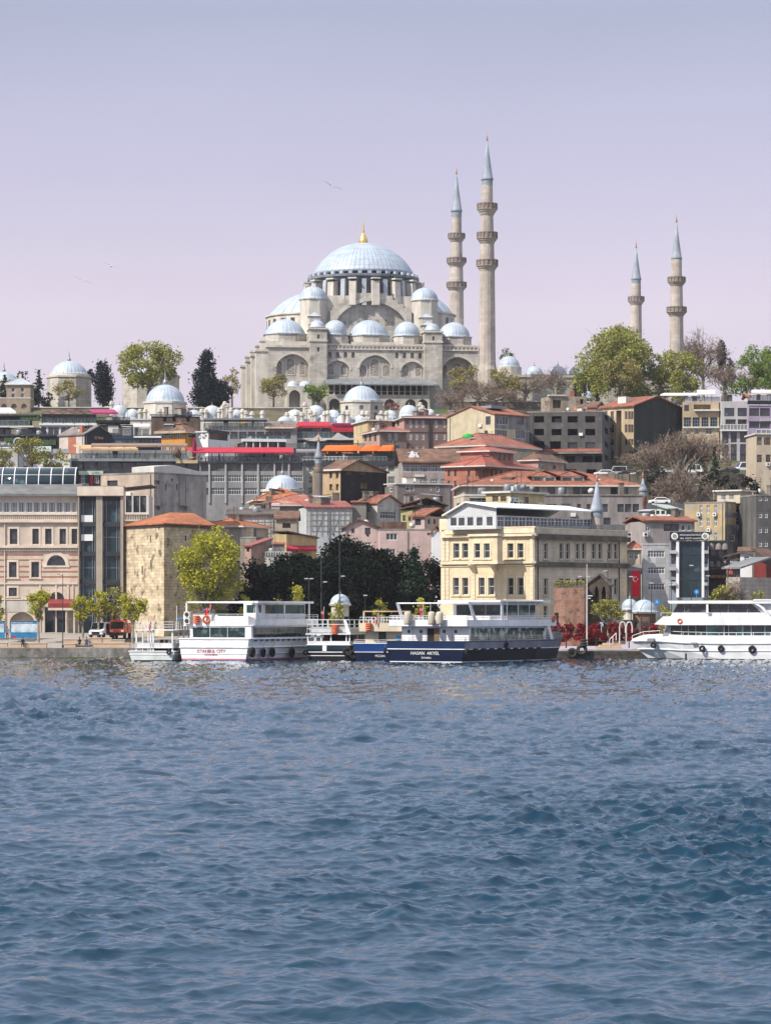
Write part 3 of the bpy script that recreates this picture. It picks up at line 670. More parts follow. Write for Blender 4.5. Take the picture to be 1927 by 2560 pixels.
        xc = (x0+x1)/2+(.0 if u0 < 600 else .1); b = MB(); b.lathe([(2.05, 0), (2.05, .55)], 8, ph=pi/8); q = b.build('dome_drum', stone_plain, t, (xc, yF+1.1, z1+.35))
        dome(t, 'small_dome', (xc, yF+1.1, z1+.9), 2.0, 1.75, lead_s, 0.9, 24, .05, 20)
        b = MB(); w = (x1-x0)*.32
        for dz, yy, vv, ht in ((0, 5.5, 655, 640), (0, 9.5, 598, 576)):
            zz = fz(V(vv)); xo = xc+yy*.0+(0 if u0 < 600 else -.6); b.box(xo-w, xo+w, yF+yy-2, yF+yy+2, top-1, zz)
        b.build('stepped_buttress', stone, t)
        for yy, vv in ((5.5, 655), (9.5, 598)):
            zz = fz(V(vv)); xo = xc+(0 if u0 < 600 else -.6); b = MB(); k = w+.35
            b.add([(xo-k, yF+yy-2.3, zz), (xo+k, yF+yy-2.3, zz), (xo+k, yF+yy+2.3, zz), (xo-k, yF+yy+2.3, zz), (xo, yF+yy, zz+1.3)], [(0, 1, 4), (1, 2, 4), (2, 3, 4), (3, 0, 4), (3, 2, 1, 0)]); b.build('pyramid_roof', lead_p, t)
    # side domes on low octagonal drums along the front aisle
    for u, v0, v1, r, bu0, bu1, bv in ((336, 625, 722, 5.45, 203, 470, 797), (853, 625, 727, 5.25, 733, 996, 790), (639, 632, 727, 3.0, 580, 722, 790), (1084, 635, 728, 3.4, 1000, 1172, 790), (1380, 634, 730, 4.35, 1290, 1508, 783)):
        x = X(u); zb = Z(v1); y = yF+r+.9; b = MB(); rr = r+.45
        b.lathe([(rr, 0), (rr, zb-Z(bv)+.3)], 8, ph=pi/8); t = b.build('dome_drum', stone, root, (x, y, Z(bv)-.3))
        b = MB(); x0, x1 = X(bu0), X(bu1); zz = Z(770 if r > 5 else 780); b.box(x0, x1, yF+.4, yF+2*r+1, top-.5, zz); b.build('drum_base', stone_plain, t, (-x, -y, -(Z(bv)-.3)))
        b = MB(); b.lathe([(rr+.3, 0), (rr+.3, .25)], 8, ph=pi/8); b.build('cornice', lead_p, t, (0, 0, zb-Z(bv)+.28))
        s_ = dome(root, 'side_dome', (x, y, zb+.1), r, Z(v0)-zb, lead_s, 1.9 if r > 5 else 1.4, 32)
    # weight towers at the four corners of the great dome
    wz = lambda v: zat(V(v), 817)-MB0
    for x, y in ((-15, -13), (15, -13), (-15, 14), (15, 14)):
        b = MB(); b.lathe([(3.75, 0), (3.75, wz(520)-top+1), (4.0, wz(520)-top+1.05), (4.0, wz(520)-top+1.35)], 8, ph=pi/8); t = b.build('weight_tower', stone_plain, root, (x, y, top-1))
        dome(t, 'small_dome', (0, 0, wz(519)-top+1.35), 3.7, wz(442)-wz(519), lead_s, 1.1, 48, .07, 24)
    # stepped tympanum with its great blind arch
    ux = lambda u: (U(u)-923.9)/9.31
    st = [(600, 600), (610, 565), (640, 565), (640, 540), (680, 540), (680, 515), (715, 515), (715, 490), (755, 490), (755, 475), (945, 475), (945, 490), (985, 490), (985, 515), (1015, 515), (1015, 540), (1050, 540), (1050, 565), (1085, 565), (1100, 600)]
    pts = [(ux(u), wz(v)) for u, v in st]; y0 = -15.2
    ar = arch_pts(ux(628), ux(1070), wz(690), wz(523), True, 24); b = MB()
    out = [(ux(600), top-1)]+pts+[(ux(1100), top-1)]; b.prism(out, 'y', y0+1.2, y0+4)
    # front skin: from the arch to the steps
    def up(x):
        for (a, c), (d, e_) in zip(pts, pts[1:]):
            if a <= x <= d and d > a: return c+(e_-c)*(x-a)/(d-a) if abs(e_-c) > .01 else c
        return pts[0][1]
    xs = sorted({p[0] for p in ar}|{p[0]+k for p in pts for k in (-.001, .001)}); xs = [x for x in xs if pts[0][0] <= x <= pts[-1][0]]
    def lo(x):
        if x < ar[0][0] or x > ar[-1][0]: return top-1
        for (a, c), (d, e_) in zip(ar, ar[1:]):
            if a <= x <= d: return c+(e_-c)*(x-a)/(d-a)
    for a, c in zip(xs, xs[1:]):
        m_ = (a+c)/2; b.poly((a, y0, lo(a+1e-6 if a > ar[0][0]-1e-4 else a)), (c, y0, lo(c-1e-6)), (c, y0, up(m_)), (a, y0, up(m_))); b.poly((a, y0, up(m_)), (c, y0, up(m_)), (c, y0+1.3, up(m_)), (a, y0+1.3, up(m_)))
    for p, q in zip(ar, ar[1:]): b.poly((p[0], y0, p[1]), (q[0], y0, q[1]), (q[0], y0+1.25, q[1]), (p[0], y0+1.25, p[1]))
    t = part('tympanum', b, stone)
    a1 = arch_pts(ux(600), ux(1098), wz(690), wz(500), True, 24); b = MB()
    for i in range(24): b.poly(*[(q[0], y0-.18, q[1]) for q in (ar[i], ar[i+1], a1[i+1], a1[i])]); b.poly((ar[i][0], y0-.18, ar[i][1]), (ar[i+1][0], y0-.18, ar[i+1][1]), (ar[i+1][0], y0+.05, ar[i+1][1]), (ar[i][0], y0+.05, ar[i][1])); b.poly((a1[i][0], y0-.18, a1[i][1]), (a1[i+1][0], y0-.18, a1[i+1][1]), (a1[i+1][0], y0+.05, a1[i+1][1]), (a1[i][0], y0+.05, a1[i][1]))
    b.build('arch_moulding', stone_plain, t)
    for u in (690, 730, 775, 830, 890, 945, 985): 
        w = 9; hgt = 26; b = MB(); x0, x1 = ux(u-w), ux(u+w); z0 = wz(668); z1 = wz(668-hgt*1.4 if 750 < u < 960 else 668-hgt); b.prism([(x0, z0)]+arch_pts(x0, x1, z1-.8, z1, True, 6)+[(x1, z0)], 'y', y0+1.1, y0+1.195); b.build('lattice_window', lat, t)
    # square base, drum, buttresses, windows, dome
    dz = lambda py: zat(py, 830)-MB0
    b = MB(); b.box(-13.6, 13.6, -13.6, 13.6, top-1, dz(752)); 
    for k, zz in enumerate((768, 782, 796)): b.box(-17-k*1.6, 17+k*1.6, -11, 11, top-1, dz(zz))
    part('dome_base', b, [stone_plain])
    zd0, zd1 = dz(758), dz(704)
    b = MB(); b.lathe([(13.9, 0), (13.9, zd1-zd0), (15.2, zd1-zd0+.1), (15.25, zd1-zd0+.75), (14.2, zd1-zd0+.8)], 64); part('drum', b, M('drum_lead', (.20, .23, .285), .6, var=.25, scale=.4, streak=.4), root, (0, 0, zd0))
    nb = 32; hb = zd1-zd0
    for i in range(nb):
        a = 2*pi*(i+.5)/nb
        if sin(a) > .55: continue
        big = i % 2 == 0; w = .95 if big else .6; d = 2.6 if big else 1.5; b = MB(); hh = hb*(.86 if big else .97)
        b.add([(13.6, -w, -2), (13.6, w, -2), (13.9+d, w, -2), (13.9+d, -w, -2), (13.6, -w, hh), (13.6, w, hh), (13.9+d*(.92 if big else .75), w, hh-.7), (13.9+d*(.92 if big else .75), -w, hh-.7)], [(0, 3, 2, 1), (4, 5, 6, 7), (0, 1, 5, 4), (1, 2, 6, 5), (2, 3, 7, 6), (3, 0, 4, 7)])
        b.build('drum_buttress', stone_plain if big else lead_p, root, (0, 0, zd0), a)
        if big:
            b = MB(); b.box(13.7, 13.9+d+.25, -w-.2, w+.2, hh-.05, hh+.35); b.build('buttress_cap', stone_plain, root, (0, 0, zd0), a)
    for i in range(nb):
        a = 2*pi*i/nb
        if sin(a) > .4: continue
        b = MB(); b.prism([(-.62, .6)]+arch_pts(-.62, .62, hb*.62, hb*.78, False, 6)+[(.62, .6)], 'x', 13.86, 13.97); o = b.build('drum_window', glass, root, (0, 0, zd0), a)
    for i in range(48):
        a = 2*pi*i/48
    b = MB()
    for i in range(36): a = 2*pi*i/36; b.M = Matrix.Rotation(a, 4, 'Z'); b.box(14.3, 15.1, -.5, .5, 0, .75)
    b.M = None; part('dome_parapet', b, lead_p, root, (0, 0, zd1+.75))
    d = dome_mesh(14.0, dz(604)-dz(687), 96, 18).build('great_dome', lead, root, (0, 0, dz(690)))
    b = MB(); b.smooth = True; b.lathe([(1.15, -.2), (1.3, .2), (1.25, .8), (.9, 1.7), (.45, 2.5), (.2, 3.0), (.42, 3.4), (.16, 3.8), (.32, 4.3), (.12, 4.7), (.22, 5.1), (.08, 5.5), (.05, 7.2), (.001, 7.6)], 12); b.build('finial', gold, d, (0, 0, dz(604)-dz(687)-.1))
    # half domes left and right with their window bands
    for sx, ue in ((-1, 215), (1, 1360)):
        x = sx*12.5; r = 13.6 if sx < 0 else 12.3; zb = dz(797 if sx < 0 else 790); b = MB(); a0 = pi/2 if sx < 0 else -pi/2
        b.lathe([(r+.3, 0), (r+.3, zb-top+1), (r+.7, zb-top+1.05), (r+.7, zb-top+1.4)], 40, a0=a0, a1=a0+pi); t = b.build('half_dome_drum', stone_plain, root, (x, 0, top-1))
        for k in range(13):
            a = a0+pi*(k+.5)/13; b = MB(); b.box(r+.25, r+.36, -.6, .6, zb-top-3.4, zb-top+.1); b.build('window', glass, t, (0, 0, 0), a)
        b = MB(); b.smooth = True; Rr = (r*r+49)/14; am = math.asin(r/Rr); pr = [(max(.001, Rr*sin(am*(1-i/10))), Rr*cos(am*(1-i/10))-(Rr-7)) for i in range(11)]
        b.lathe(pr, 40, a0=a0, a1=a0+pi); b.build('half_dome', lead_s, root, (x, 0, zb+.3))
        b = MB(); b.box(min(x+sx*2, x+sx*14.5), max(x+sx*2, x+sx*14.5), -17, 17, top-.5, top+3.6).box(min(x+sx*2, x+sx*13), max(x+sx*2, x+sx*13), -12, 12, top+3.5, top+5.2)
        b.build('roof_step', stone_plain, root)
    # buttress piers along the left wall
    for i, y in enumerate((-28.6, -13.5, 4, 22)):
        b = MB(); q = 3.1; b.box(xl-q, xl, y, y+3.4, -3, top-1.6).box(xl-q-.3, xl, y-.3, y+3.7, top-1.62, top-1.1); b.box(xl-q*.62, xl, y+.4, y+3, top-1.12, top+1.1).box(xl-q*.7, xl, y+.2, y+3.2, top+1.08, top+1.5)
        part('buttress_pier', b, stone_plain)
    # gallery: arcade below, columns above, lead pent roof
    b = MB(); R = []; x0, x1 = X(568), X(1195); yg = yF-5.5
    gz = lambda v: zat(V(v), 795.5)-MB0
    for u in (612, 690, 770, 870, 950, 1078, 1152): R.append((X(u-33)-x0, X(u+33)-x0, .0, gz(1118)+3, 3.2, (gz(1150)+3, True)))
    wall_face(b, lambda u, z, o: (x0+u, yg-o, z-3), x1-x0, 0, gz(1092)+3, R)
    b.poly((x0, yg, -3), (x0, yg, gz(1092)), (x0, yF, gz(1092)), (x0, yF, -3)); b.poly((x1, yg, -3), (x1, yF, -3), (x1, yF, gz(1092)), (x1, yg, gz(1092))); b.poly((x0, yg, gz(1092)), (x1, yg, gz(1092)), (x1, yF, gz(1092)), (x0, yF, gz(1092)))
    t = part('gallery', b, stone)
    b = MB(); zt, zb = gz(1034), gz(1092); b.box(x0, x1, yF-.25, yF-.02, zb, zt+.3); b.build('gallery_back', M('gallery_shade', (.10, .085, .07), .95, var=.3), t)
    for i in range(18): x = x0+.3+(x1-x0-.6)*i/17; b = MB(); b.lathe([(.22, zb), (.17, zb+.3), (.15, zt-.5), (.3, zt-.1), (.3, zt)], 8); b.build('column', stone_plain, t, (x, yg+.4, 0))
    b = MB(); b.box(x0, x1, yg+.15, yg+.65, zt, zt+.5).box(x0, x1, yg+.3, yg+.4, zb+.8, zb+.9); b.build('beam', stone_plain, t)
    xa, xb_ = X(562), X(1240); za, zb2 = gz(984), gz(1030); b = MB(); b.prism([(yF, za), (yF, za-.3), (yg-1.6, zb2-.3), (yg-1.6, zb2)], 'x', xa, xb_); part('gallery_roof', b, M('gallery_lead', (.24, .255, .27), .6, var=.2, scale=.7, wave=('X', 1.6, .3, .1), streak=.3))
    # left side porch with two small domes
    b = MB(); x0, x1 = X(322), X(474); R = [(X(335)-x0, X(405)-x0, .2, gz(1068)+3, 2.4, (gz(1105)+3, True))]; zt = gz(1045)
    wall_face(b, lambda u, z, o: (x0+u, yg-o, z-3), x1-x0, 0, zt+3, R); b.poly((x0, yg, -3), (x0, yg, zt), (x0, yF, zt), (x0, yF, -3)); b.poly((x0, yg, zt), (x1, yg, zt), (x1, yF, zt), (x0, yF, zt)); b.poly((x1, yg, -3), (x1, yF, -3), (x1, yF, zt), (x1, yg, zt))
    t = part('side_porch', b, stone_plain)
    for u in (365, 437): dome(t, 'small_dome', (X(u), yg+2.2, zt+.1), 1.65, 1.5, lead_w, .6, 20)
    return root
mosque()

def minaret(label, px, ypx_top, Y, cone_y, balc, shaft, base_z, cone_w, group='minarets of the hilltop mosque', body=minstone):
    """shaft: list of (photo row, width px) from the top down; balc: photo rows of the balcony tops"""
    k = Y/F; z0 = base_z; root = thing('minaret', label, 'minaret', (xat(px, Y), Y, z0), 0, group); z = lambda py: zat(py, Y)-z0
    b = MB(); pr = []
    for py, w in shaft[::-1]: pr.append((w*k/2, z(py)))
    b.lathe(pr, 16); b.build('shaft', body, root)
    for y0, y1, w in balc:
        r = w*k/2; rs = min(q for q in (s_[1]*k/2 for s_ in shaft)) ; zt, zb = z(y0), z(y1); hh = zt-zb; b = MB()
        b.lathe([(r*.62, zb), (r*.72, zb+hh*.14), (r*.74, zb+hh*.2), (r*.86, zb+hh*.32), (r*.88, zb+hh*.38), (r*.98, zb+hh*.46), (r, zb+hh*.5), (r*.95, zb+hh*.52)], 24, flute=.05, nf=24); o = b.build('balcony', body, root)
        b = MB(); b.lathe([(r*.96, zb+hh*.5), (r*.96, zt-hh*.08), (r, zt-hh*.08), (r, zt), (r*.90, zt), (r*.90, zb+hh*.52)], 16)
        for i in range(16): a = 2*pi*i/16; b.M = Matrix.Rotation(a, 4, 'Z'); b.box(r*.93, r*1.02, -.1, .1, zb+hh*.5, zt+.02)
        b.M = None; b.build('parapet', M('pierced_parapet', (.30, .25, .215), .9, var=.2, scale=2, brick=(.35, .35, .5)), o)
    b = MB(); b.smooth = True; r = cone_w*k/2; b.lathe([(r*.95, z(cone_y+4)), (r*1.08, z(cone_y)), (r*.93, z(cone_y)+.4), (r*.5, z(cone_y)+(z(ypx_top+24)-z(cone_y))*.50), (.14, z(ypx_top+24))], 16); sp = b.build('spire', M('spire_lead', (.32, .35, .40), .5, var=.15, streak=.15, seam=(16, 0, .3)), root)
    b = MB(); b.smooth = True; zz = z(ypx_top+24); q = z(ypx_top)-zz; b.lathe([(.10, 0), (.3, .12*q), (.1, .28*q), (.22, .4*q), (.08, .5*q), (.05, .7*q), (.001, q)], 8); b.build('finial', M('aged_gilding', (.42, .22, .10), .45, metal=.5), sp, (0, 0, zz))
    b = MB(); b.smooth = False; b.lathe([(r*.93, z(cone_y+15)), (r*.93, z(cone_y+5))], 16); b.build('tile_band', M('turquoise_tile_band', (.22, .27, .32), .5, var=.4, scale=3), root)
    return root
minaret('tallest slim stone minaret with three balconies standing at the right front corner of the mosque', 1217.6, 327, 805, 447, ((508, 538, 51), (580, 611, 52), (649, 680, 54)), ((446, 27), (515, 29), (530, 30), (585, 33), (600, 34), (655, 36), (676, 38), (900, 42), (914, 44), (925, 50), (1040, 56)), 59, 30)
minaret('three-balconied minaret rising behind the mosque, just left of the tallest minaret', 1141, 411, 860, 526, ((583, 606, 43), (644, 668, 49), (705, 730, 50)), ((526, 25), (590, 26), (605, 28), (650, 30), (662, 32), (712, 34), (728, 35), (940, 39), (1000, 44)), 60, 28)
minaret('shorter minaret with one balcony showing above the largest plane tree beyond the courtyard', 1590, 596, 867, 697, ((741, 764, 41),), ((697, 23), (745, 24), (760, 27), (940, 30), (1000, 34)), 60, 25)
minaret('two-balconied minaret rising between the largest plane tree and the tall bare tree', 1691, 532, 812, 645, ((692, 717, 45), (767, 793, 50)), ((645, 26), (697, 27), (712, 30), (772, 32), (788, 33), (980, 38), (1010, 42)), 60, 27)

# courtyard behind, tombs and other domed buildings on the hilltop
def courtyard():
    b = Bld('courtyard', 'low stone courtyard wall right of the tallest minaret with a row of lead domes', 815, 1230, 1236, 1690, 938, -7, base=58, D=56, cat='courtyard')
    b.walls(stone, lead_p); b.band('cornice', 936, 6, stone_plain, 'f', .3)
    for px, r, yb, yt in ((1273, 28, 917, 889), (1337, 22, 935, 914), (1396, 23, 935, 913), (1447, 24, 935, 912), (1505, 23, 935, 913), (1560, 23, 935, 913), (1618, 23, 935, 913)):
        u, z = b.uv('f', px, yb, -3); k = 815/F
        if yb < 930: b.hole; MB().lathe([(r*k+.5, -2.5), (r*k+.5, 0)], 12).build('dome_drum', stone_plain, b.root, (u, 4, z))
        dome(b.root, 'courtyard_dome', (u, 4, z), r*k, (yb-yt)*k, lead_s, 1.7, 24)
courtyard()
def tomb(name, label, px, Y, r_px, y_dome_top, y_dome_base, y_drum, y_base, wide_px, fin=3.2, windows=6, m=stone, cat='tomb', lm=lead_s, sides=8):
    k = Y/F; z0 = zat(y_base, Y); root = thing(name, label, cat, (xat(px, Y), Y, z0)); z = lambda py: zat(py, Y)-z0
    rw = wide_px*k/2; rd = r_px*k+.35; b = MB()
    b.lathe([(rw, -3), (rw, z(y_drum))], sides, ph=pi/sides); b.build('wall', m, root)
    b = MB(); b.lathe([(rw+.3, 0), (rw+.3, .45)], sides, ph=pi/sides); b.build('cornice', stone_plain, root, (0, 0, z(y_drum)))
    b = MB(); b.lathe([(rd, z(y_drum)+.45), (rd, z(y_dome_base))], 24); b.build('drum', stone_plain, root)
    dome(root, 'dome', (0, 0, z(y_dome_base)), r_px*k, (y_dome_base-y_dome_top)*k, lm, fin, 40)
    for i in range(windows):
        a = -pi/2+(i-(windows-1)/2)*2*pi/sides
        if abs(a+pi/2) > 1.6: continue
        for zz, hh in ((z(y_drum)*.62, z(y_drum)*.22), (z(y_drum)*.2, z(y_drum)*.24)):
            q = rw*cos(pi/sides); b = MB(); b.prism([(-.5, zz)]+arch_pts(-.5, .5, zz+hh*.75, zz+hh, True, 6)+[(.5, zz)], 'x', q-.02, q+.05); b.build('window', glass, root, (0, 0, 0), a)
    return root
tomb('domed_tomb', 'round-domed stone tomb at the left behind a thin yellow-green tree', 173, 822, 47, 902, 936, 946, 1024, 116)
tomb('domed_tomb', 'larger stone tomb half hidden behind the spreading plane tree', 377, 838, 58, 902, 937, 943, 1022, 150, fin=2)
tomb('bath_dome', 'pale domed hall with a tall finial in front of the left plane tree', 413, 772, 49, 961, 1006, 1010, 1050, 110, fin=4.5, windows=0, m=stone_plain, cat='domed hall')
tomb('bath_dome', 'stone domed hall directly in front of the mosque gallery with a blue-grey dome', 904, 772, 46, 964, 1003, 1008, 1056, 112, fin=3.6, windows=5, m=stone, cat='domed hall')
tomb('domed_tomb', 'pale dome at the far left edge of the hilltop with a pointed finial', 10, 860, 34, 929, 950, 955, 1010, 78, fin=3.4, windows=3)
tomb('small_tomb', 'tiny pale onion-topped dome above the ruined house roof, between two small cypresses', 1467, 775, 12, 977, 992, 996, 1015, 30, fin=2.4, windows=3, m=stone_plain)
def striped_house():
    st = M('banded_masonry', (.42, .34, .27), .9, var=.12, wave=('Z', 1.15, .62, .1), streak=.2)
    b = Bld('banded_stone_house', 'small banded brick and stone house with a pyramid roof, hilltop far left', 790, 16, 76, 78, 962, 0, base=59, D=8, cat='house')
    b.win('f', (33, 56), (974, 990), 9, 12, 'p'); b.walls(st); b.hip(1.9, .5, lead_p); b.root
    c = MB(); c.box(b.W/2-.35, b.W/2+.35, b.D/2-.35, b.D/2+.35, b.h+1.2, b.h+3.2); c.build('chimney', stone_plain, b.root)
    b = Bld('banded_stone_annex', 'low banded annex with arches below the small pyramid-roofed house', 784, -30, 76, 78, 996, 0, base=57, D=6, cat='house')
    b.voids('f', (10, 35, 60), (1015,), 14, 12, .5, (.6, True)); b.walls(st); b.flat(.3, stone_plain)
striped_house()
def terrace_wall():
    for i, (x0, x1, y, Y, h_, lab) in enumerate(((-40, 360, 1017, 787, 4.5, 'long low stone terrace wall behind the maroon awning at the left'), (440, 760, 1018, 783, 5, 'stone terrace wall with a low coping in front of the left end of the mosque'), (1105, 1500, 1002, 790, 5, 'stone terrace wall behind the bare shrubs right of the mosque gallery'))):
        z = zat(y, Y); r = thing('terrace_wall', lab, 'wall', (xat(x0, Y), Y, z-h_)); L = xat(x1, Y)-xat(x0, Y)
        MB().box(0, L, 0, .8, -2, h_-.25).build('wall', stone_dark, r); MB().box(-.1, L+.1, -.15, .95, h_-.25, h_).build('coping', stone_plain, r)
terrace_wall()
def school(label, Y, x0, x1, ytop, domes, chim, D=16):
    b = Bld('domed_school', label, Y, x0, x1, x1+1, ytop, 0, base=ground(Y)-3, D=D, cat='school'); b.walls(stone_plain, lead_w); b.flat(.35, lead_w, .25, 'coping')
    k = Y/F
    for px, r, yb, yt, dy in domes:
        x = xat(px, Y+dy)-b.O.x; z = zat(yb, Y+dy)-b.b
        MB().lathe([(r*k*1.12, b.h-.2), (r*k*1.12, z)], 8, ph=pi/8).build('dome_base', lead_w, b.root, (x, dy, 0)) if z > b.h else None
        dome(b.root, 'school_dome', (x, dy, z), r*k, (yb-yt)*k, lead_w, 1.2, 24)
    for px, y0, dy in chim:
        x = xat(px, Y+dy)-b.O.x; zt = zat(y0, Y+dy)-b.b; c = MB(); c.lathe([(.52, b.h-.3), (.52, zt-1.0), (.75, zt-.95), (.75, zt-.7), (.55, zt-.65), (.5, zt-.2), (.2, zt)], 8); c.build('chimney', stone_plain, b.root, (x, dy, 0))
school('low range of pale lead domes and round chimneys below the left end of the mosque', 752, 268, 668, 1050,
       ((299, 21, 1042, 1012, 6), (331, 17, 1046, 1022, 3), (336, 22, 1046, 1030, 10), (485, 20, 1044, 1024, 6), (530, 23, 1046, 1013, 5), (591, 17, 1046, 1023, 5), (500, 17, 1050, 1034, 3), (620, 16, 1050, 1035, 4)),
       ((279, 1002, 9), (350, 1022, 1), (363, 1021, 1), (399, 1021, 1), (412, 1021, 1), (452, 1021, 1), (465, 1021, 1), (504, 1022, 2), (514, 1022, 2), (548, 1020, 2), (556, 1013, 2), (562, 1003, 4), (568, 1008, 4), (577, 1020, 2), (606, 1022, 3), (614, 1026, 3), (630, 1028, 3), (656, 1026, 3)))
school('low range of pale lead domes and stepped chimneys before the mosque arcade', 748, 684, 1096, 1062,
       ((712, 20, 1062, 1040, 2), (737, 25, 1056, 1023, 9), (789, 20, 1050, 1012, 12), (765, 18, 1060, 1044, 3), (813, 22, 1060, 1034, 4), (833, 20, 1042, 1024, 14), (861, 24, 1060, 1036, 4), (903, 22, 1058, 1036, 4), (975, 19, 1044, 1025, 10), (945, 14, 1056, 1040, 4), (1022, 25, 1040, 1012, 6), (1074, 12, 1042, 1022, 4), (905, 15, 1067, 1055, 2)),
       ((717, 1030, 4), (741, 1028, 1), (755, 1030, 1), (762, 1005, 3), (766, 1011, 3), (771, 1017, 3), (776, 1024, 2), (781, 1030, 2), (787, 1028, 2), (811, 1028, 2), (819, 1026, 2), (858, 1026, 2), (869, 1027, 2), (906, 1027, 3), (917, 1027, 3), (953, 1026, 3), (966, 1027, 3), (1050, 1005, 6), (1056, 1013, 5), (1061, 1020, 5)))

# ---------------------------------------------------------------- waterfront buildings
def attach(ch, pa, name):
    r, p = ch.root, pa.root
    pm = Matrix.Translation(p.location) @ p.rotation_euler.to_matrix().to_4x4()
    m = pm.inverted() @ (Matrix.Translation(r.location) @ r.rotation_euler.to_matrix().to_4x4())
    r.parent = p; r.location = m.to_translation(); r.rotation_euler = m.to_euler(); r.name = name
    for k in ('label', 'category', 'group'):
        if k in r: del r[k]
pinkp = plaster('pink_render', (.61, .51, .42), .22); pinktrim = plaster('pink_trim', (.66, .56, .47), .2)
redstripe = M('red_brick_stripe', (.34, .13, .09), .85, var=.2)
def palace():
    b = Bld('waterfront_palace', 'long pink rendered palace with red brick stripes and a glass barrel skylight at the left', 441, -70, 195, 196, 1287, 0, base=1, D=26, cat='palace')
    sur = (pinktrim, .30)
    b.win('f', (-20, 34), (1341,), 19, 38, 'd3', .25, sur); b.win('f', (89, 121, 157, 187), (1341,), 16, 38, 'd3', .25, sur)
    b.win('f', (-22, 32, 88), (1424,), 19, 38, 'd3', .25, sur); b.win('f', (32,), (1480,), 20, 21, 'd3', .25, sur)
    for x0, x1, y0, y1, n in ((117, 164, 1388, 1414, 'lunette_window'), (122, 161, 1480, 1500, 'lunette_window')):
        q = b.hole('f', x0, x1, y0, y1, .3, (1, False)); u0, u1, z0, z1 = q
        MB().prism(arch_pts(u0, u1, z0, z1, False), 'y', .24, .28).build(n, glass, b.root)
        m = MB(); a = arch_pts(u0, u1, z0, z1, False, 16); c = arch_pts(u0-.5, u1+.5, z0, z1+.5, False, 16)
        for i in range(16): m.add([(q[0], y, q[1]) for y in (-.09, .02) for q in (a[i], a[i+1], c[i+1], c[i])], [(0, 1, 2, 3), (0, 4, 5, 1), (2, 6, 7, 3)])
        m.box(u0-.6, u1+.6, -.12, .02, z0-.25, z0); m.build('arch_surround', pinktrim, b.root)
    b.hole('f', 24, 86, 1531, 1590, 1.2, (.45, False)); b.hole('f', 112, 163, 1518, 1586, .8)
    b.walls(pinkp, lead_p)
    MB().box(*[b.uv('f', x, 1550)[0] for x in (112.5, 162.5)], .7, .78, b.uv('f', 120, 1586)[1], b.uv('f', 120, 1519)[1]).build('door', glass, b.root)
    for x in (100, 140, 170, 182): b.slab('pilaster', 'f', x-2, x+2, 1458, 1586, 0, .12, pinktrim)
    for y, s in ((1387, 4), (1400, 4), (1416, 4), (1429, 4), (1442, 4)):
        m = MB()
        for x0, x1 in ((-70, -34), (-10, 18), (46, 74), (102, 194)) if y > 1404 else ((-70, 194),):
            if y == 1400 or y == 1387:
                for q0, q1 in ((x0, 108), (172, x1)): b.slabmb(m, 'f', q0, q1, y-1.6, y+1.6, 0, .035)
            else: b.slabmb(m, 'f', x0, x1, y-1.6, y+1.6, 0, .035)
        m.build('brick_stripe', redstripe, b.root)
    b.slab('cornice', 'f', -70, 194, 1364, 1370, 0, .45, pinktrim); m = MB()
    for i in range(66): x = -68+i*4; b.slabmb(m, 'f', x-.9, x+.9, 1370, 1377, 0, .3)
    m.build('dentils', pinktrim, b.root); b.slab('string_course', 'f', -70, 194, 1457, 1461, 0, .18, pinktrim); b.slab('string_course', 'f', -70, 100, 1497, 1500, 0, .15, pinktrim)
    b.slab('cornice', 'f', -70, 194, 1301, 1306, 0, .4, pinktrim); b.slab('plinth', 'f', -70, 110, 1502, 1530, 0, .06, stone_plain)
    m = MB(); b.slabmb(m, 'f', -70, 194, 1284, 1287.5, -.1, .3); b.slabmb(m, 'f', -70, 194, 1298, 1301, -.1, .3)
    for i in range(53): x = -68+i*5; b.slabmb(m, 'f', x-1.2, x+1.2, 1287, 1298, 0, .2)
    m.build('balustrade', pinktrim, b.root)
    u = b.Bt = Bld('upper_floor', 'x', 443.5, -70, 193, 194, 1241, 0, base=zat(1290, 443.5), D=20)
    u.win('f', range(-60, 190, 19), (1268,), 16, 27, 'w3', .2); u.walls(pinktrim, lead_p)
    r = MB(); h = u.h; r.prism([(-1.2, h), (u.D, h), (u.D*.6, h+2.4), (3.0, h+1.9), (-1.2, h+.35)], 'x', -.5, u.W+.5); r.build('roof', M('grey_lead_roof', (.20, .205, .205), .6, var=.2, streak=.3, wave=('Z', 1.5, .2)), u.root)
    s = MB(); rad = 2.9; yc = 6.2; zc = h+1.6; n = 12; px0, px1 = 0, u.uv('f', 192, 1200, -6)[0]
    s.smooth = True; s.prism([(yc+rad*cos(pi-pi*i/n), zc+rad*.98*sin(pi-pi*i/n)) for i in range(n+1)], 'x', px0, px1); v = s.build('barrel_skylight', glass2, u.root)
    rb = MB()
    for k in range(9):
        x = px1-k*(px1-px0)/8.2
        for i in range(n):
            a, c = pi-pi*i/n, pi-pi*(i+1)/n; rb.tube((x, yc+rad*1.01*cos(a), zc+rad*sin(a)), (x, yc+rad*1.01*cos(c), zc+rad*sin(c)), .09, n=4)
    for a in (2.5, 1.57): rb.tube((px0, yc+rad*1.01*cos(a), zc+rad*sin(a)), (px1, yc+rad*1.01*cos(a), zc+rad*sin(a)), .06, n=4)
    rb.build('glazing_bar', white, v)
    fn = MB()
    for k in range(7): a = pi*k/6; fn.tube((px1+.06, yc, zc), (px1+.06, yc+rad*cos(a), zc+rad*sin(a)), .05, n=4)
